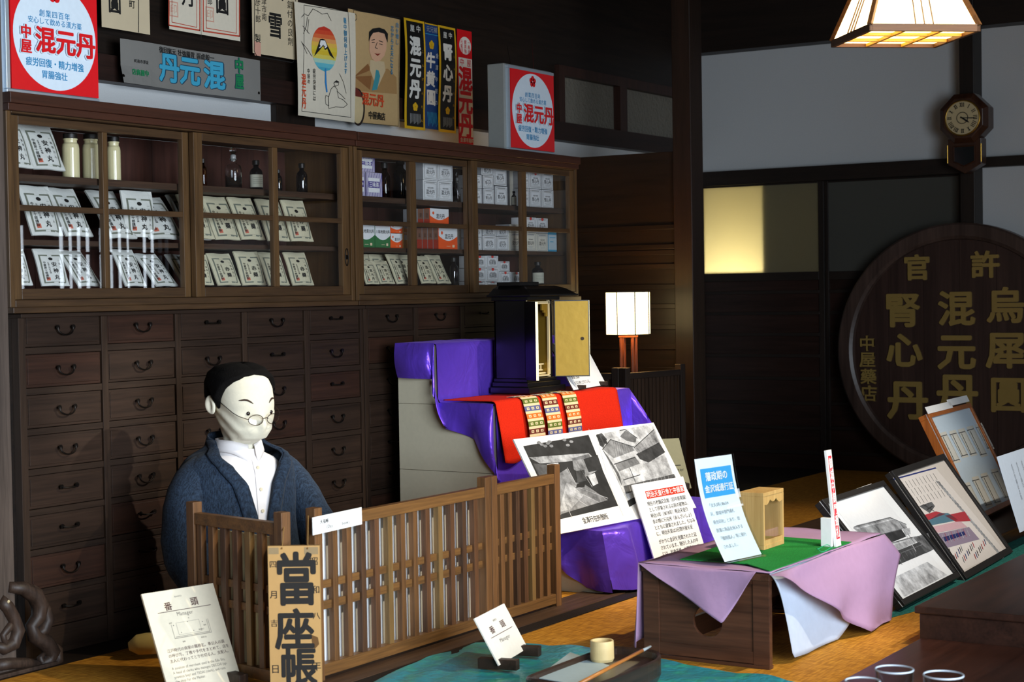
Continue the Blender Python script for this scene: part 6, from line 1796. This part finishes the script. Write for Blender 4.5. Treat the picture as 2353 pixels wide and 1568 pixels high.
# ------------------------------------------------------------------ round signboard
DX = WB-.125; DC = at(2206, 781, x=DX); RV = .5*(at(2213, 491, x=DX).z-at(2160, 1076, x=DX).z)
DC.z = RV+.003
ds = thing('round_signboard', 'huge round dark signboard with carved gold characters against the far wall', 'signboard', (DX, DC.y, .003))
ds_w1 = wood('signboard_plank', '#45312a', '#291b16', 'z', scale=5, rough=.45)
def rel(x, y, z): return (x-DX, y-DC.y, z-.003)
b = MB(); n = 6
for i in range(n):
    a0 = -RV*.87+2*RV*.87*i/n; a1 = -RV*.87+2*RV*.87*(i+1)/n
    ys_ = [a0+(a1-a0)*(.004+.992*k/6) for k in range(7)]
    R_ = RV*.875
    poly = [(0, y, RV+math.sqrt(max(0, R_*R_-y*y))) for y in ys_]+[(0, y, RV-math.sqrt(max(0, R_*R_-y*y))) for y in ys_[::-1]]
    b.prism([Vector(p)+Vector((.0, 0, 0)) for p in poly], (.05, 0, 0), ds_w1)
b.build('plank_board', ds)
b = MB(); N = 120
pr = [(RV*.865, .01), (RV*.875, -.022), (RV*.90, -.032), (RV*.985, -.032), (RV, -.02), (RV, .06), (RV*.865, .06)]
V = []; F = []
for i in range(N):
    a = 2*PI*i/N
    for r_, x_ in pr: V.append((x_, r_*math.cos(a), RV+r_*math.sin(a)))
m_ = len(pr)
for i in range(N):
    j = (i+1) % N
    for k in range(m_): F.append((i*m_+k, i*m_+(k+1) % m_, j*m_+(k+1) % m_, j*m_+k))
b.add(V, F, wood('signboard_rim', '#58463e', '#30241f', 'z', scale=4, rough=.35)); b.build('rim', ds, smooth=False)
GLET = plain('gilt_lettering', '#9c8246', rough=.4, metal=.15, bump=.4, bscale=40)
k_ = (DC-EYE).dot(FWD)/FPX
def letters(name, lst):
    b = MB()
    for c, px, py, sz in lst:
        P0 = at(px, py, x=DX-.006); co, fs, a = glyph(c); S_ = sz*k_*1.0
        for q_, (du, dv) in enumerate(shifts(.028 if sz > 60 else .018)):
            V = []
            n_ = len(co)
            for lift in (0.0, -.012):
                for x, y in co: V.append((lift-.001-q_*1.5e-4, P0.y-DC.y-(x-.5+du)*S_*1.06, P0.z-.003+(y-.36+dv)*S_))
            b.add(V, [tuple(n_+q for q in f) for f in fs], GLET)
            edges = {}
            for f in fs:
                for i in range(len(f)):
                    e_ = (f[i], f[(i+1) % len(f)])
                    if (e_[1], e_[0]) in edges: del edges[(e_[1], e_[0])]
                    else: edges[e_] = 1
            b.add(V, [(p, q, q+n_, p+n_) for p, q in edges], GLET)
    b.keep = True
    return b.build(name, ds)
letters('gilt_characters', [('官', 2107, 616, 62), ('許', 2264, 609, 64), ('腎', 2074, 714, 84), ('心', 2078, 806, 84), ('丹', 2086, 920, 96), ('混', 2198, 710, 84), ('元', 2198, 809, 88), ('丹', 2200, 905, 96), ('烏', 2311, 703, 84), ('犀', 2312, 806, 88), ('圓', 2318, 908, 84), ('中', 1993, 790, 38), ('屋', 1994, 827, 38), ('藥', 1996, 866, 38), ('店', 1997, 905, 40)])

# ------------------------------------------------------------------ wall clock on the far post
CX = WB-.20
cc = at(2215, 272, x=CX); kc = (cc-EYE).dot(FWD)/FPX
ck = thing('wall_clock', 'old octagonal wooden pendulum clock on the post', 'clock', (WB-.1, cc.y, cc.z-.16))
CKW = wood('clock_case_wood', '#4a2c1c', '#27150d', 'z', scale=12, rough=.3, spec=.5); BRASS = plain('brass_trim', '#b08a3c', rough=.3, metal=.9)
o0 = Vector((CX-(WB-.1), 0, .16))
R8 = 61*kc
def octo(r, x): return [Vector((x, r*math.sin(PI/8+PI/4*i), r*math.cos(PI/8+PI/4*i)))+o0 for i in range(8)]
b = MB(); A8, B8 = octo(R8, 0), octo(R8, .10); C8 = octo(R8*.80, -.022)
b.add(A8+B8+C8, [tuple(range(8, 16))]+[(i, (i+1) % 8, 8+(i+1) % 8, 8+i) for i in range(8)]+[(i, 16+i, 16+(i+1) % 8, (i+1) % 8) for i in range(8)]+[tuple(range(16, 24))], CKW)
b.build('case', ck, bevel=.003)
b = MB(); w8 = 39*kc
dp = [Vector((.005, s_*w8, z_))+o0 for s_, z_ in ((-1, -R8*.75), (1, -R8*.75), (1, -R8*1.72), (0, -R8*2.08), (-1, -R8*1.72))]
b.prism(dp, (.095, 0, 0), CKW); b.build('pendulum_case', ck, bevel=.004)
b = MB(); q5 = [Vector((-.002, s_*w8*.62, z_))+o0 for s_, z_ in ((-1, -R8*1.05), (1, -R8*1.05), (1, -R8*1.62), (0, -R8*1.80), (-1, -R8*1.62))]
b.prism(q5, (.006, 0, 0), plain('pendulum_window', '#161a1a', rough=.1, spec=.8))
for p_, q_ in zip(q5, q5[1:]+q5[:1]): b.tube([p_, q_], .004, CKW, n=6)
b.build('pendulum_window', ck)
b = MB()
for s_ in (-1, 1): b.tube([Vector((0, s_*w8, -R8*.98))+o0, Vector((0, s_*w8, -R8*1.66))+o0], .004, BRASS, n=8)
b.build('brass_rod', ck)
b = MB(); rd = 38*kc
b.lathe([(rd*.01, -.030), (rd, -.030), (rd, -.022)], o0, plain('clock_dial_paper', '#c4b288', rough=.55), 48, axis='x'); dial = b.build('dial', ck)
b = MB()
for i, t in enumerate(('XII', 'I', 'II', 'III', 'IIII', 'V', 'VI', 'VII', 'VIII', 'IX', 'X', 'XI')):
    a = 2*PI*i/12; n_ = len(t)
    for j in range(n_):
        off = (j-(n_-1)/2)*.075*rd*1.3
        for r0, r1 in ((.66, .92),):
            c_ = Vector((0, -math.sin(a), math.cos(a))); t_ = Vector((0, -math.cos(a), -math.sin(a)))
            if t[j] in 'XV':
                b.obox(o0+Vector((-.0312, 0, 0))+c_*rd*.79+t_*off, Vector((.0004, 0, 0)), (c_*.13+t_*.045)*rd, (t_*.02)*rd, INK)
                b.obox(o0+Vector((-.0312, 0, 0))+c_*rd*.79+t_*off, Vector((.0004, 0, 0)), (c_*.13-t_*.045)*rd, (t_*.02)*rd, INK)
            else: b.obox(o0+Vector((-.0312, 0, 0))+c_*rd*.79+t_*off, Vector((.0004, 0, 0)), c_*.13*rd, t_*.022*rd, INK)
for r_ in (.34,):
    ring = [o0+Vector((-.0312, r_*rd*math.cos(2*PI*i/32), r_*rd*math.sin(2*PI*i/32))) for i in range(33)]; b.tube(ring, rd*.022, INK, n=6, cap=False)
b.build('numerals', dial)
b = MB(); b.tube([o0+Vector((-.026, rd*1.04*math.cos(2*PI*i/48), rd*1.04*math.sin(2*PI*i/48))) for i in range(49)], rd*.055, BRASS, n=8, cap=False); b.build('bezel', ck, smooth=True)
for ang, l, w_ in ((math.radians(125), .55, .035), (math.radians(94), .86, .02)):
    c_ = Vector((0, -math.sin(ang), math.cos(ang))); t_ = Vector((0, -math.cos(ang), -math.sin(ang)))
    b = MB(); p0 = o0+Vector((-.0345, 0, 0))
    b.prism([p0-c_*rd*.12+t_*rd*w_, p0+c_*rd*l*.7+t_*rd*w_*1.6, p0+c_*rd*l, p0+c_*rd*l*.7-t_*rd*w_*1.6, p0-c_*rd*.12-t_*rd*w_], (-.001, 0, 0), INK); b.build('hand', ck)

# ------------------------------------------------------------------ pendant lamp
zl_ = 1.86
pc = [at(*p, z=zl_) for p in ((1995, 65), (2262, 67), (2150, 104), (1903, 103))]
ctr = (pc[0]+pc[1]+pc[2]+pc[3])/4
d1 = ((pc[1]-pc[0])+(pc[2]-pc[3])).normalized(); hs = ((pc[1]-pc[0]).length+(pc[2]-pc[3]).length+(pc[2]-pc[1]).length+(pc[3]-pc[0]).length)/8
rz_ = math.atan2(d1.y, d1.x)
lampw = wood('lamp_frame_wood_shaded', '#5c3c1e', '#3a2410', 'x', scale=20, rough=.5)  # rails stand against the glow: that shade is put into a darker wood
lattw = wood('lamp_lattice_wood_lit', '#d9a648', '#b07c2c', 'x', scale=20, rough=.5)  # lamp glow through the bars is put into this lighter wood
pn = thing('pendant_lamp', 'glowing pyramid-shaped paper pendant lamp hanging at the upper right', 'lamp', tuple(ctr), rz_)
SHD = glow('lamp_paper_lit', '#ffd89a', 8.5); SHB = glow('lamp_bottom_paper_lit', '#ffcf80', 6)
th_ = .26; ts = .07
b = MB()
for (sx, sy) in ((1, 0), (-1, 0), (0, 1), (0, -1)):
    def pt(u, v, sx=sx, sy=sy):
        r = hs*.965+(ts-hs*.965)*v; a = (u-.5)*2*r
        return Vector((sx*r-sy*a, sy*r+sx*a, .012+th_*v))
    b.grid(pt, 2, 2, SHD)
b.build('shade', pn, solid=.0015)
b = MB(); q = hs*.955; b.box(-q, q, -q, q, .004, .006, SHB); b.build('bottom_panel', pn)
b = MB(); fr_ = .012
for s_ in (-1, 1):
    b.box(-hs, hs, s_*hs-fr_*(s_ > 0)*1.0 if s_ > 0 else -hs, s_*hs if s_ > 0 else -hs+fr_, -.008, .014, lampw)
    b.box(s_*hs-fr_ if s_ > 0 else -hs, s_*hs if s_ > 0 else -hs+fr_, -hs, hs, -.008, .014, lampw)
    b.box(s_*hs/3-.005, s_*hs/3+.005, -hs+fr_, hs-fr_, -.007, .003, lattw); b.box(-hs+fr_, hs-fr_, s_*hs/3-.005, s_*hs/3+.005, -.006, .0035, lattw)
for sx in (-1, 1):
    for sy in (-1, 1): b.bar((sx*hs*.985, sy*hs*.985, .01), (sx*ts, sy*ts, .012+th_), .014, .014, lampw)
for (sx, sy) in ((1, 0), (-1, 0), (0, 1), (0, -1)):
    for k in (-1, 0, 1):
        f0, f1 = k*hs*.16, k*ts*.3
        b.bar((sx*hs*.975-sy*f0, sy*hs*.975+sx*f0, .014), (sx*ts*1.01-sy*f1, sy*ts*1.01+sx*f1, .012+th_), .004, .005, lampw)
b.box(-ts-.01, ts+.01, -ts-.01, ts+.01, .012+th_, .03+th_, lampw)
b.build('frame', pn, bevel=.001)
b = MB(); b.tube([(0, 0, .29), (0, 0, 2.95-zl_)], .004, IRON, n=8); b.build('cord', pn)
l = bpy.data.lights.new('pendant_bulb', 'POINT'); l.energy = 26; l.color = (1, .74, .40); l.shadow_soft_size = .12
o = bpy.data.objects.new('pendant_bulb', l); COL.objects.link(o); o.location = ctr+Vector((0, 0, .10))

# ------------------------------------------------------------------ standing lamp and the fence behind the display
lc = at(1443, 720, y=3.93); kl = (lc-EYE).dot(FWD)/FPX
lm = thing('floor_lamp', 'lit paper lantern lamp on wooden legs in the dark corner', 'lamp', (lc.x, lc.y, 0), math.radians(12)); zt0, zb0 = lc.z+49*kl, lc.z-49*kl; R6 = 53*kl
b = MB(); n = 8; ANG = [PI/8+2*PI*i/n+.2 for i in range(n)]
LSH = glow('lantern_paper_lit', '#ffe2a0', 5)
vs = [(R6*math.cos(a), R6*math.sin(a), z) for z in (zb0, zt0) for a in ANG]
b.add(vs, [(i, (i+1) % n, n+(i+1) % n, n+i) for i in range(n)], LSH); b.build('lamp_shade', lm, solid=.001)
b = MB()
for a in ANG: b.bar((R6*1.005*math.cos(a), R6*1.005*math.sin(a), zb0), (R6*1.005*math.cos(a), R6*1.005*math.sin(a), zt0), .004, .004, DARK)
for z in (zb0, zt0):
    for i in range(n): b.bar((R6*1.005*math.cos(ANG[i]), R6*1.005*math.sin(ANG[i]), z), (R6*1.005*math.cos(ANG[(i+1) % n]), R6*1.005*math.sin(ANG[(i+1) % n]), z), .004, .005, DARK)
b.build('shade_frame', lm)
LEGW = wood('lamp_leg_wood', '#7a4020', '#4a2412', 'z', scale=14, rough=.4)
b = MB(); b.box(-.038, .038, -.038, .038, zb0-.014, zb0-.002, LEGW); b.build('leg_plate', lm, bevel=.001)
for sx in (-1, 1):
    for sy in (-1, 1): b = MB(); b.bar((sx*.028, sy*.028, zb0-.014), (sx*.034, sy*.034, 0.001), .012, .012, LEGW); b.build('leg', lm, bevel=.001)
b = MB(); b.lathe([(.015, zb0+.02), (.03, zb0+.05), (.03, zb0+.08), (.012, zb0+.11)], (0, 0, 0), glow('lamp_bulb_glow', '#ffd8a0', 5), 16); b.tube([(0, 0, zb0-.01), (0, 0, zb0+.03)], .006, IRON); b.build('bulb', lm)
l = bpy.data.lights.new('lantern_bulb', 'POINT'); l.energy = 7; l.color = (1, .66, .32); l.shadow_soft_size = .08
o = bpy.data.objects.new('lantern_bulb', l); COL.objects.link(o); o.location = (lc.x, lc.y, lc.z); 
for fd in [c for c in lm.children if c.name.startswith('lamp_shade')]: pass
fs_ = thing('low_lattice_fence', 'dark upright-slatted low fence in front of the lantern lamp', 'fence', (7.15, 3.79, 0)); P = WP(fs_)
def low_panel(a, c, n_sl, h):
    a, c = Vector((*a, 0)), Vector((*c, 0)); d = (c-a); L = d.length; d.normalize(); nn_ = Vector((-d.y, d.x, 0)); Z = Vector((0, 0, 1))
    b = MB()
    for i in range(n_sl): b.obox(a+d*L*(i+.5)/n_sl+Z*h*.5, d*L/n_sl*.36, nn_*.007, Z*h*.46, CHFZ)
    b.obox(a+d*L/2+Z*(h-.028), d*L/2, nn_*.013, Z*.014, DARKX); b.obox(a+d*L/2+Z*.05, d*L/2, nn_*.013, Z*.016, DARKX)
    p = P(b, 'panel', bevel=.001)
    for t in (0, 1): b = MB(); b.obox(a+d*L*t+Z*h*.5, d*.018, nn_*.018, Z*h*.515, DARK); P(b, 'post', p, bevel=.002)
low_panel((6.965, 3.80), (7.40, 3.735), 15, .735); low_panel((6.945, 4.01), (6.958, 3.84), 5, .735)
b = MB(); LK = Lean((1490, 1128), (1589, 1122), (1462, 1012), .212, plain('placard_olive', '#b3aa82', rough=.7), thick=.006)
w, h = LK.w, LK.h
u, v = LK.p(1556, 1070); u2, v2 = LK.p(1556, 1078)
LK.s.rect(u-.10, v-.002, u+.018, v+.002, INK); LK.s.text('Porter', u+.03, v2+.004, .024, INK, 0, align='r')
kk = thing('placard', 'beige placard half hidden behind the photograph board', 'placard', tuple(LK.T+LK.dn))
LK.put('card', kk)
for t in (.2, .85): foot(kk, LK.ex*LK.w*t+Vector((0, .01, -.004)), LK.ex, .07)
q = LK.T+LK.dn
b = MB(); b.box(q.x-.02, q.x+LK.w+.03, q.y-.08, q.y+.10, .001, .206, DARKX); tag(b.build('dark_box', origin=(q.x+.1, q.y, 0), bevel=.003), 'dark low box under the beige placard', 'box')

# ------------------------------------------------------------------ things along the front edge
BLUE = plain('teal_plastic_sheet', '#2d6f86', rough=.28, spec=.6, bump=.8, bscale=26, coat=.3)
def teal():
    m, nt, b_ = mat_new('iridescent_teal_sheet'); tc = nt.nodes.new('ShaderNodeTexCoord'); n = nt.nodes.new('ShaderNodeTexNoise'); n.inputs['Scale'].default_value = 14; n.inputs['Detail'].default_value = 5
    rp = nt.nodes.new('ShaderNodeValToRGB'); rp.color_ramp.elements[0].position = .48; rp.color_ramp.elements[0].color = srgb('#3488aa'); rp.color_ramp.elements[1].position = .85; rp.color_ramp.elements[1].color = srgb('#3fb08e')  # green glints are put into the base colour as noise patches
    nt.links.new(tc.outputs['Object'], n.inputs['Vector']); nt.links.new(n.outputs['Fac'], rp.inputs['Fac']); nt.links.new(rp.outputs['Color'], b_.inputs['Base Color'])
    b_.inputs['Roughness'].default_value = .3; b_.inputs['Coat Weight'].default_value = .4; b_.inputs['Coat Tint'].default_value = (.4, 1, .6, 1); b_.inputs['Coat Roughness'].default_value = .15
    n2 = nt.nodes.new('ShaderNodeTexNoise'); n2.inputs['Scale'].default_value = 42; n2.inputs['Detail'].default_value = 4
    bp = nt.nodes.new('ShaderNodeBump'); bp.inputs['Strength'].default_value = .8; bp.inputs['Distance'].default_value = .006
    nt.links.new(tc.outputs['Object'], n2.inputs['Vector']); nt.links.new(n2.outputs['Fac'], bp.inputs['Height']); nt.links.new(bp.outputs['Normal'], b_.inputs['Normal']); nt.links.new(bp.outputs['Normal'], b_.inputs['Coat Normal'])
    return m
TEALM = teal()
back = [at(*p, z=.004) for p in ((830, 1585), (985, 1513), (1092, 1480), (1240, 1484), (1345, 1492), (1490, 1512), (1620, 1538), (1770, 1560), (1900, 1590))]
front = [at(*p, z=.004) for p in ((830, 1700), (985, 1700), (1092, 1700), (1240, 1700), (1345, 1700), (1490, 1700), (1620, 1700), (1770, 1700), (1900, 1700))]
b = MB()
def sheet(u, v):
    p = interp(back, u).lerp(interp(front, u), v); p.z = .006+.005*math.sin(23*u+7*v)*math.sin(17*v+9*u)+.004*math.exp(-v*12)*abs(math.sin(31*u)); p.z = max(.0035, p.z); return p
b.grid(sheet, 80, 24, TEALM)
tag(b.build('teal_sheet', origin=(4.2, 2.5, 0), smooth=True), 'shimmering teal plastic sheet lying on the tatami', 'sheet')
# mini placard
LM = Lean((1147, 1530), (1213, 1490), (1090, 1422), .030, plain('mini_placard_card', '#e4ded2', rough=.7), thick=.004)
mp = thing('small_placard', 'small cream card titled Manager standing on the teal sheet', 'placard', tuple(LM.T+LM.dn))
w, h = LM.w, LM.h; s = LM.s
s.text('BANTO', w*.5, h*.20, h*.055, GRT, align='c'); s.text('番', w*.30, h*.35, h*.16, BRN, .012, align='c', sx=1.5); s.text('頭', w*.66, h*.34, h*.16, BRN, .012, align='c', sx=1.5)
s.rect(w*.16, h*.475, w*.88, h*.487, BRN); s.text('Manager', w*.52, h*.60, h*.115, GRT, 0, align='c', sx=1.3)
LM.put('card', mp)
for t in (.10, .88): foot(mp, LM.ex*LM.w*t+Vector((0, .012, -.016)), LM.ex, .12, .03, .028)
# writing tray with cup and brush
TRW = wood('tray_wood', '#3a2a22', '#1d1512', 'x', scale=14, rough=.35, coat=.3)
_L, _F, _R = [at(*p, z=.085) for p in ((1182, 1562), (1388, 1486), (1505, 1518))]
tx0, tx1, ty0, ty1 = _L.x, _F.x, _R.y, (_L.y+_F.y)/2
tz0 = .013
tr = thing('writing_tray', 'dark wooden writing tray with curved rim at the bottom edge', 'tray', ((tx0+tx1)/2, (ty0+ty1)/2, tz0)); P = WP(tr)
b = MB(); N = 48
def se(a, rx, ry, e=.42): c, s_ = math.cos(a), math.sin(a); return (rx*abs(c)**e*(1 if c >= 0 else -1), ry*abs(s_)**e*(1 if s_ >= 0 else -1))
def tray_pt(i, sc, z):
    x, y = se(2*PI*i/N, (tx1-tx0)/2*sc, (ty1-ty0)/2*(1-(1-sc)*1.6)); return Vector(((tx0+tx1)/2+x, (ty0+ty1)/2+y, z))
rg = [(.96, tz0+.001), (1.0, tz0+.02), (1.0, tz0+.070), (.985, tz0+.075), (.955, tz0+.070), (.94, tz0+.054)]
V = [tray_pt(i, s_, z_+.004*math.cos(2*2*PI*i/N)*(z_ > .06)) for s_, z_ in rg for i in range(N)]; F = [(k*N+i, k*N+(i+1) % N, (k+1)*N+(i+1) % N, (k+1)*N+i) for k in range(len(rg)-1) for i in range(N)]
b.add(V, F+[tuple(range(N)), tuple(range((len(rg)-1)*N, len(rg)*N))], TRW); P(b, 'tray_body', smooth=False)
b = MB(); q4 = [at(1232, 1558, z=tz0+.056), at(1310, 1500, z=tz0+.056), at(1400, 1530, z=tz0+.056), at(1330, 1575, z=tz0+.056)]
b.prism([Vector((p.x, p.y, tz0+.0545)) for p in q4], (0, 0, .002), plain('stained_white_paper', '#a8bcc4', rough=.5))
tag(b.build('paper_sheet', origin=q4[0]), 'bluish white paper lying in the writing tray', 'paper')
cu = at(1384, 1521, z=tz0+.054); 
b = MB(); Rc = 27*(cu-EYE).dot(FWD)/FPX
b.lathe([(Rc*.92, 0), (Rc*1.02, .008), (Rc*1.0, .05), (Rc*.98, .058), (Rc*.84, .058), (Rc*.82, .012), (.001, .012)], (0, 0, 0), plain('pale_ceramic', '#d8c08a', rough=.45, bump=.2), 40)
o = b.build('brush_cup', smooth=False); o.location = (cu.x, cu.y, tz0+.056)
tag(o, 'cream ceramic cup standing in the writing tray', 'cup')
b = MB(); a, c = at(1495, 1486, z=.118), at(1330, 1572, z=.092)
b.tube([a, a.lerp(c, .12)], [.003, .0045], plain('brush_tip', '#8f979c', rough=.5), n=10); b.tube([a.lerp(c, .12), a.lerp(c, .6), c], [.0048, .0052, .005], wood('brush_handle', '#b8783a', '#8a5424', 'x', scale=18, rough=.3), n=12)
tag(b.build('writing_brush', origin=c, smooth=True), 'slender brush with orange wooden handle resting across the tray', 'brush')
# glasses
RIMG = plain('glass_rim_glint', '#c9d6e2', rough=.15, spec=.9)  # bright rim highlight, put into a pale opaque ring
GLS = pane_glass('drinking_glass', (.93, .95, .97))
gt_ = MB(); gc = EYE+ray(2055, 1539)*3.6
gx, gy_ = gc.x, gc.y; gzt = gc.z-.095
gt_.box(gx-.16, gx+.17, gy_-.20, gy_+.085, .001, gzt-.0005, SDW)
tag(gt_.build('dark_stool', origin=(gx, gy_, 0), bevel=.004), 'dark low stool under the glasses at the bottom edge', 'stool')
for i, (px, py, R_) in enumerate(((2055, 1539, 46), (2168, 1552, 48), (1982, 1566, 42))):
    p = at(px, py, z=gc.z); rr = R_*(p-EYE).dot(FWD)/FPX*.95
    b = MB(); b.lathe([(rr*.86, 0), (rr*.9, .004), (rr, .095), (rr*.955, .095), (rr*.84, .012), (.001, .010)], (0, 0, 0), GLS, 40)
    b.tube([(rr*.985*math.cos(2*PI*j/40), rr*.985*math.sin(2*PI*j/40), .095) for j in range(41)], .0016, RIMG, n=6, cap=False)
    o = b.build('drinking_glass', smooth=True); o.location = (p.x, p.y, gzt)
    tag(o, f'clear drinking glass at the bottom edge, the {("middle one", "right one", "left one")[i]}', 'glass', 'drinking glasses')
# carved dark wood ornament at lower left
CVW = wood('carved_dark_wood', '#403128', '#1c1410', 'z', scale=18, rough=.5)
cv = thing('carved_ornament', 'dark carved dragon-like wooden foot at the lower left', 'carving', tuple(at(70, 1530, y=3.97)*1))
cv.location.z = 0.001
P = WP(cv); b = MB()
def cp(px, py, dy=0.0): return at(px, py, y=3.95+dy)
def curl(lst, rs, m=CVW, n=12): b.tube([cp(*q) for q in lst], [r*kc_ for r in rs], m, n=n)
kc_ = (at(70, 1450, y=3.95)-EYE).dot(FWD)/FPX
curl([(20, 1350), (50, 1352), (80, 1368), (92, 1392), (88, 1420), (72, 1440), (78, 1462), (105, 1478), (120, 1500), (112, 1522), (90, 1528)], [12, 16, 20, 21, 18, 15, 17, 20, 20, 15, 10])
curl([(92, 1385), (104, 1400), (110, 1425), (100, 1450), (84, 1462)], [8, 13, 16, 15, 10])
curl([(118, 1478), (134, 1495), (134, 1516), (118, 1530), (98, 1528), (92, 1512), (102, 1502)], [8, 11, 13, 13, 11, 8, 5])
curl([(0, 1380), (16, 1395), (30, 1420), (40, 1450), (30, 1480), (8, 1492), (-12, 1484)], [14, 16, 16, 18, 17, 14, 10])
curl([(30, 1430), (18, 1445), (6, 1460), (10, 1476), (24, 1480)], [10, 10, 9, 8, 5])
curl([(-10, 1530), (20, 1526), (60, 1524), (95, 1530)], [14, 14, 12, 10])
curl([(60, 1350), (76, 1352), (92, 1362), (100, 1378)], [6, 9, 8, 5])
P(b, 'carved_scrolls', smooth=True)
b = MB(); curl([(22, 1416), (32, 1424), (42, 1432)], [4, 5, 2], plain('carving_red_paint', '#a8302a', rough=.5)); P(b, 'tongue', smooth=True)
b = MB(); pp = cp(20, 1383, -.05); b.lathe([(.001, -.004), (.005, 0), (.001, .004)], pp, plain('carving_eye', '#c8b890', rough=.2), 10, axis='y'); P(b, 'eye')
b = MB(); a = cp(-40, 1535); c = cp(120, 1535); b.box(a.x, c.x, 3.925, 4.03, .0005, .012, CVW); P(b, 'plinth', bevel=.002)
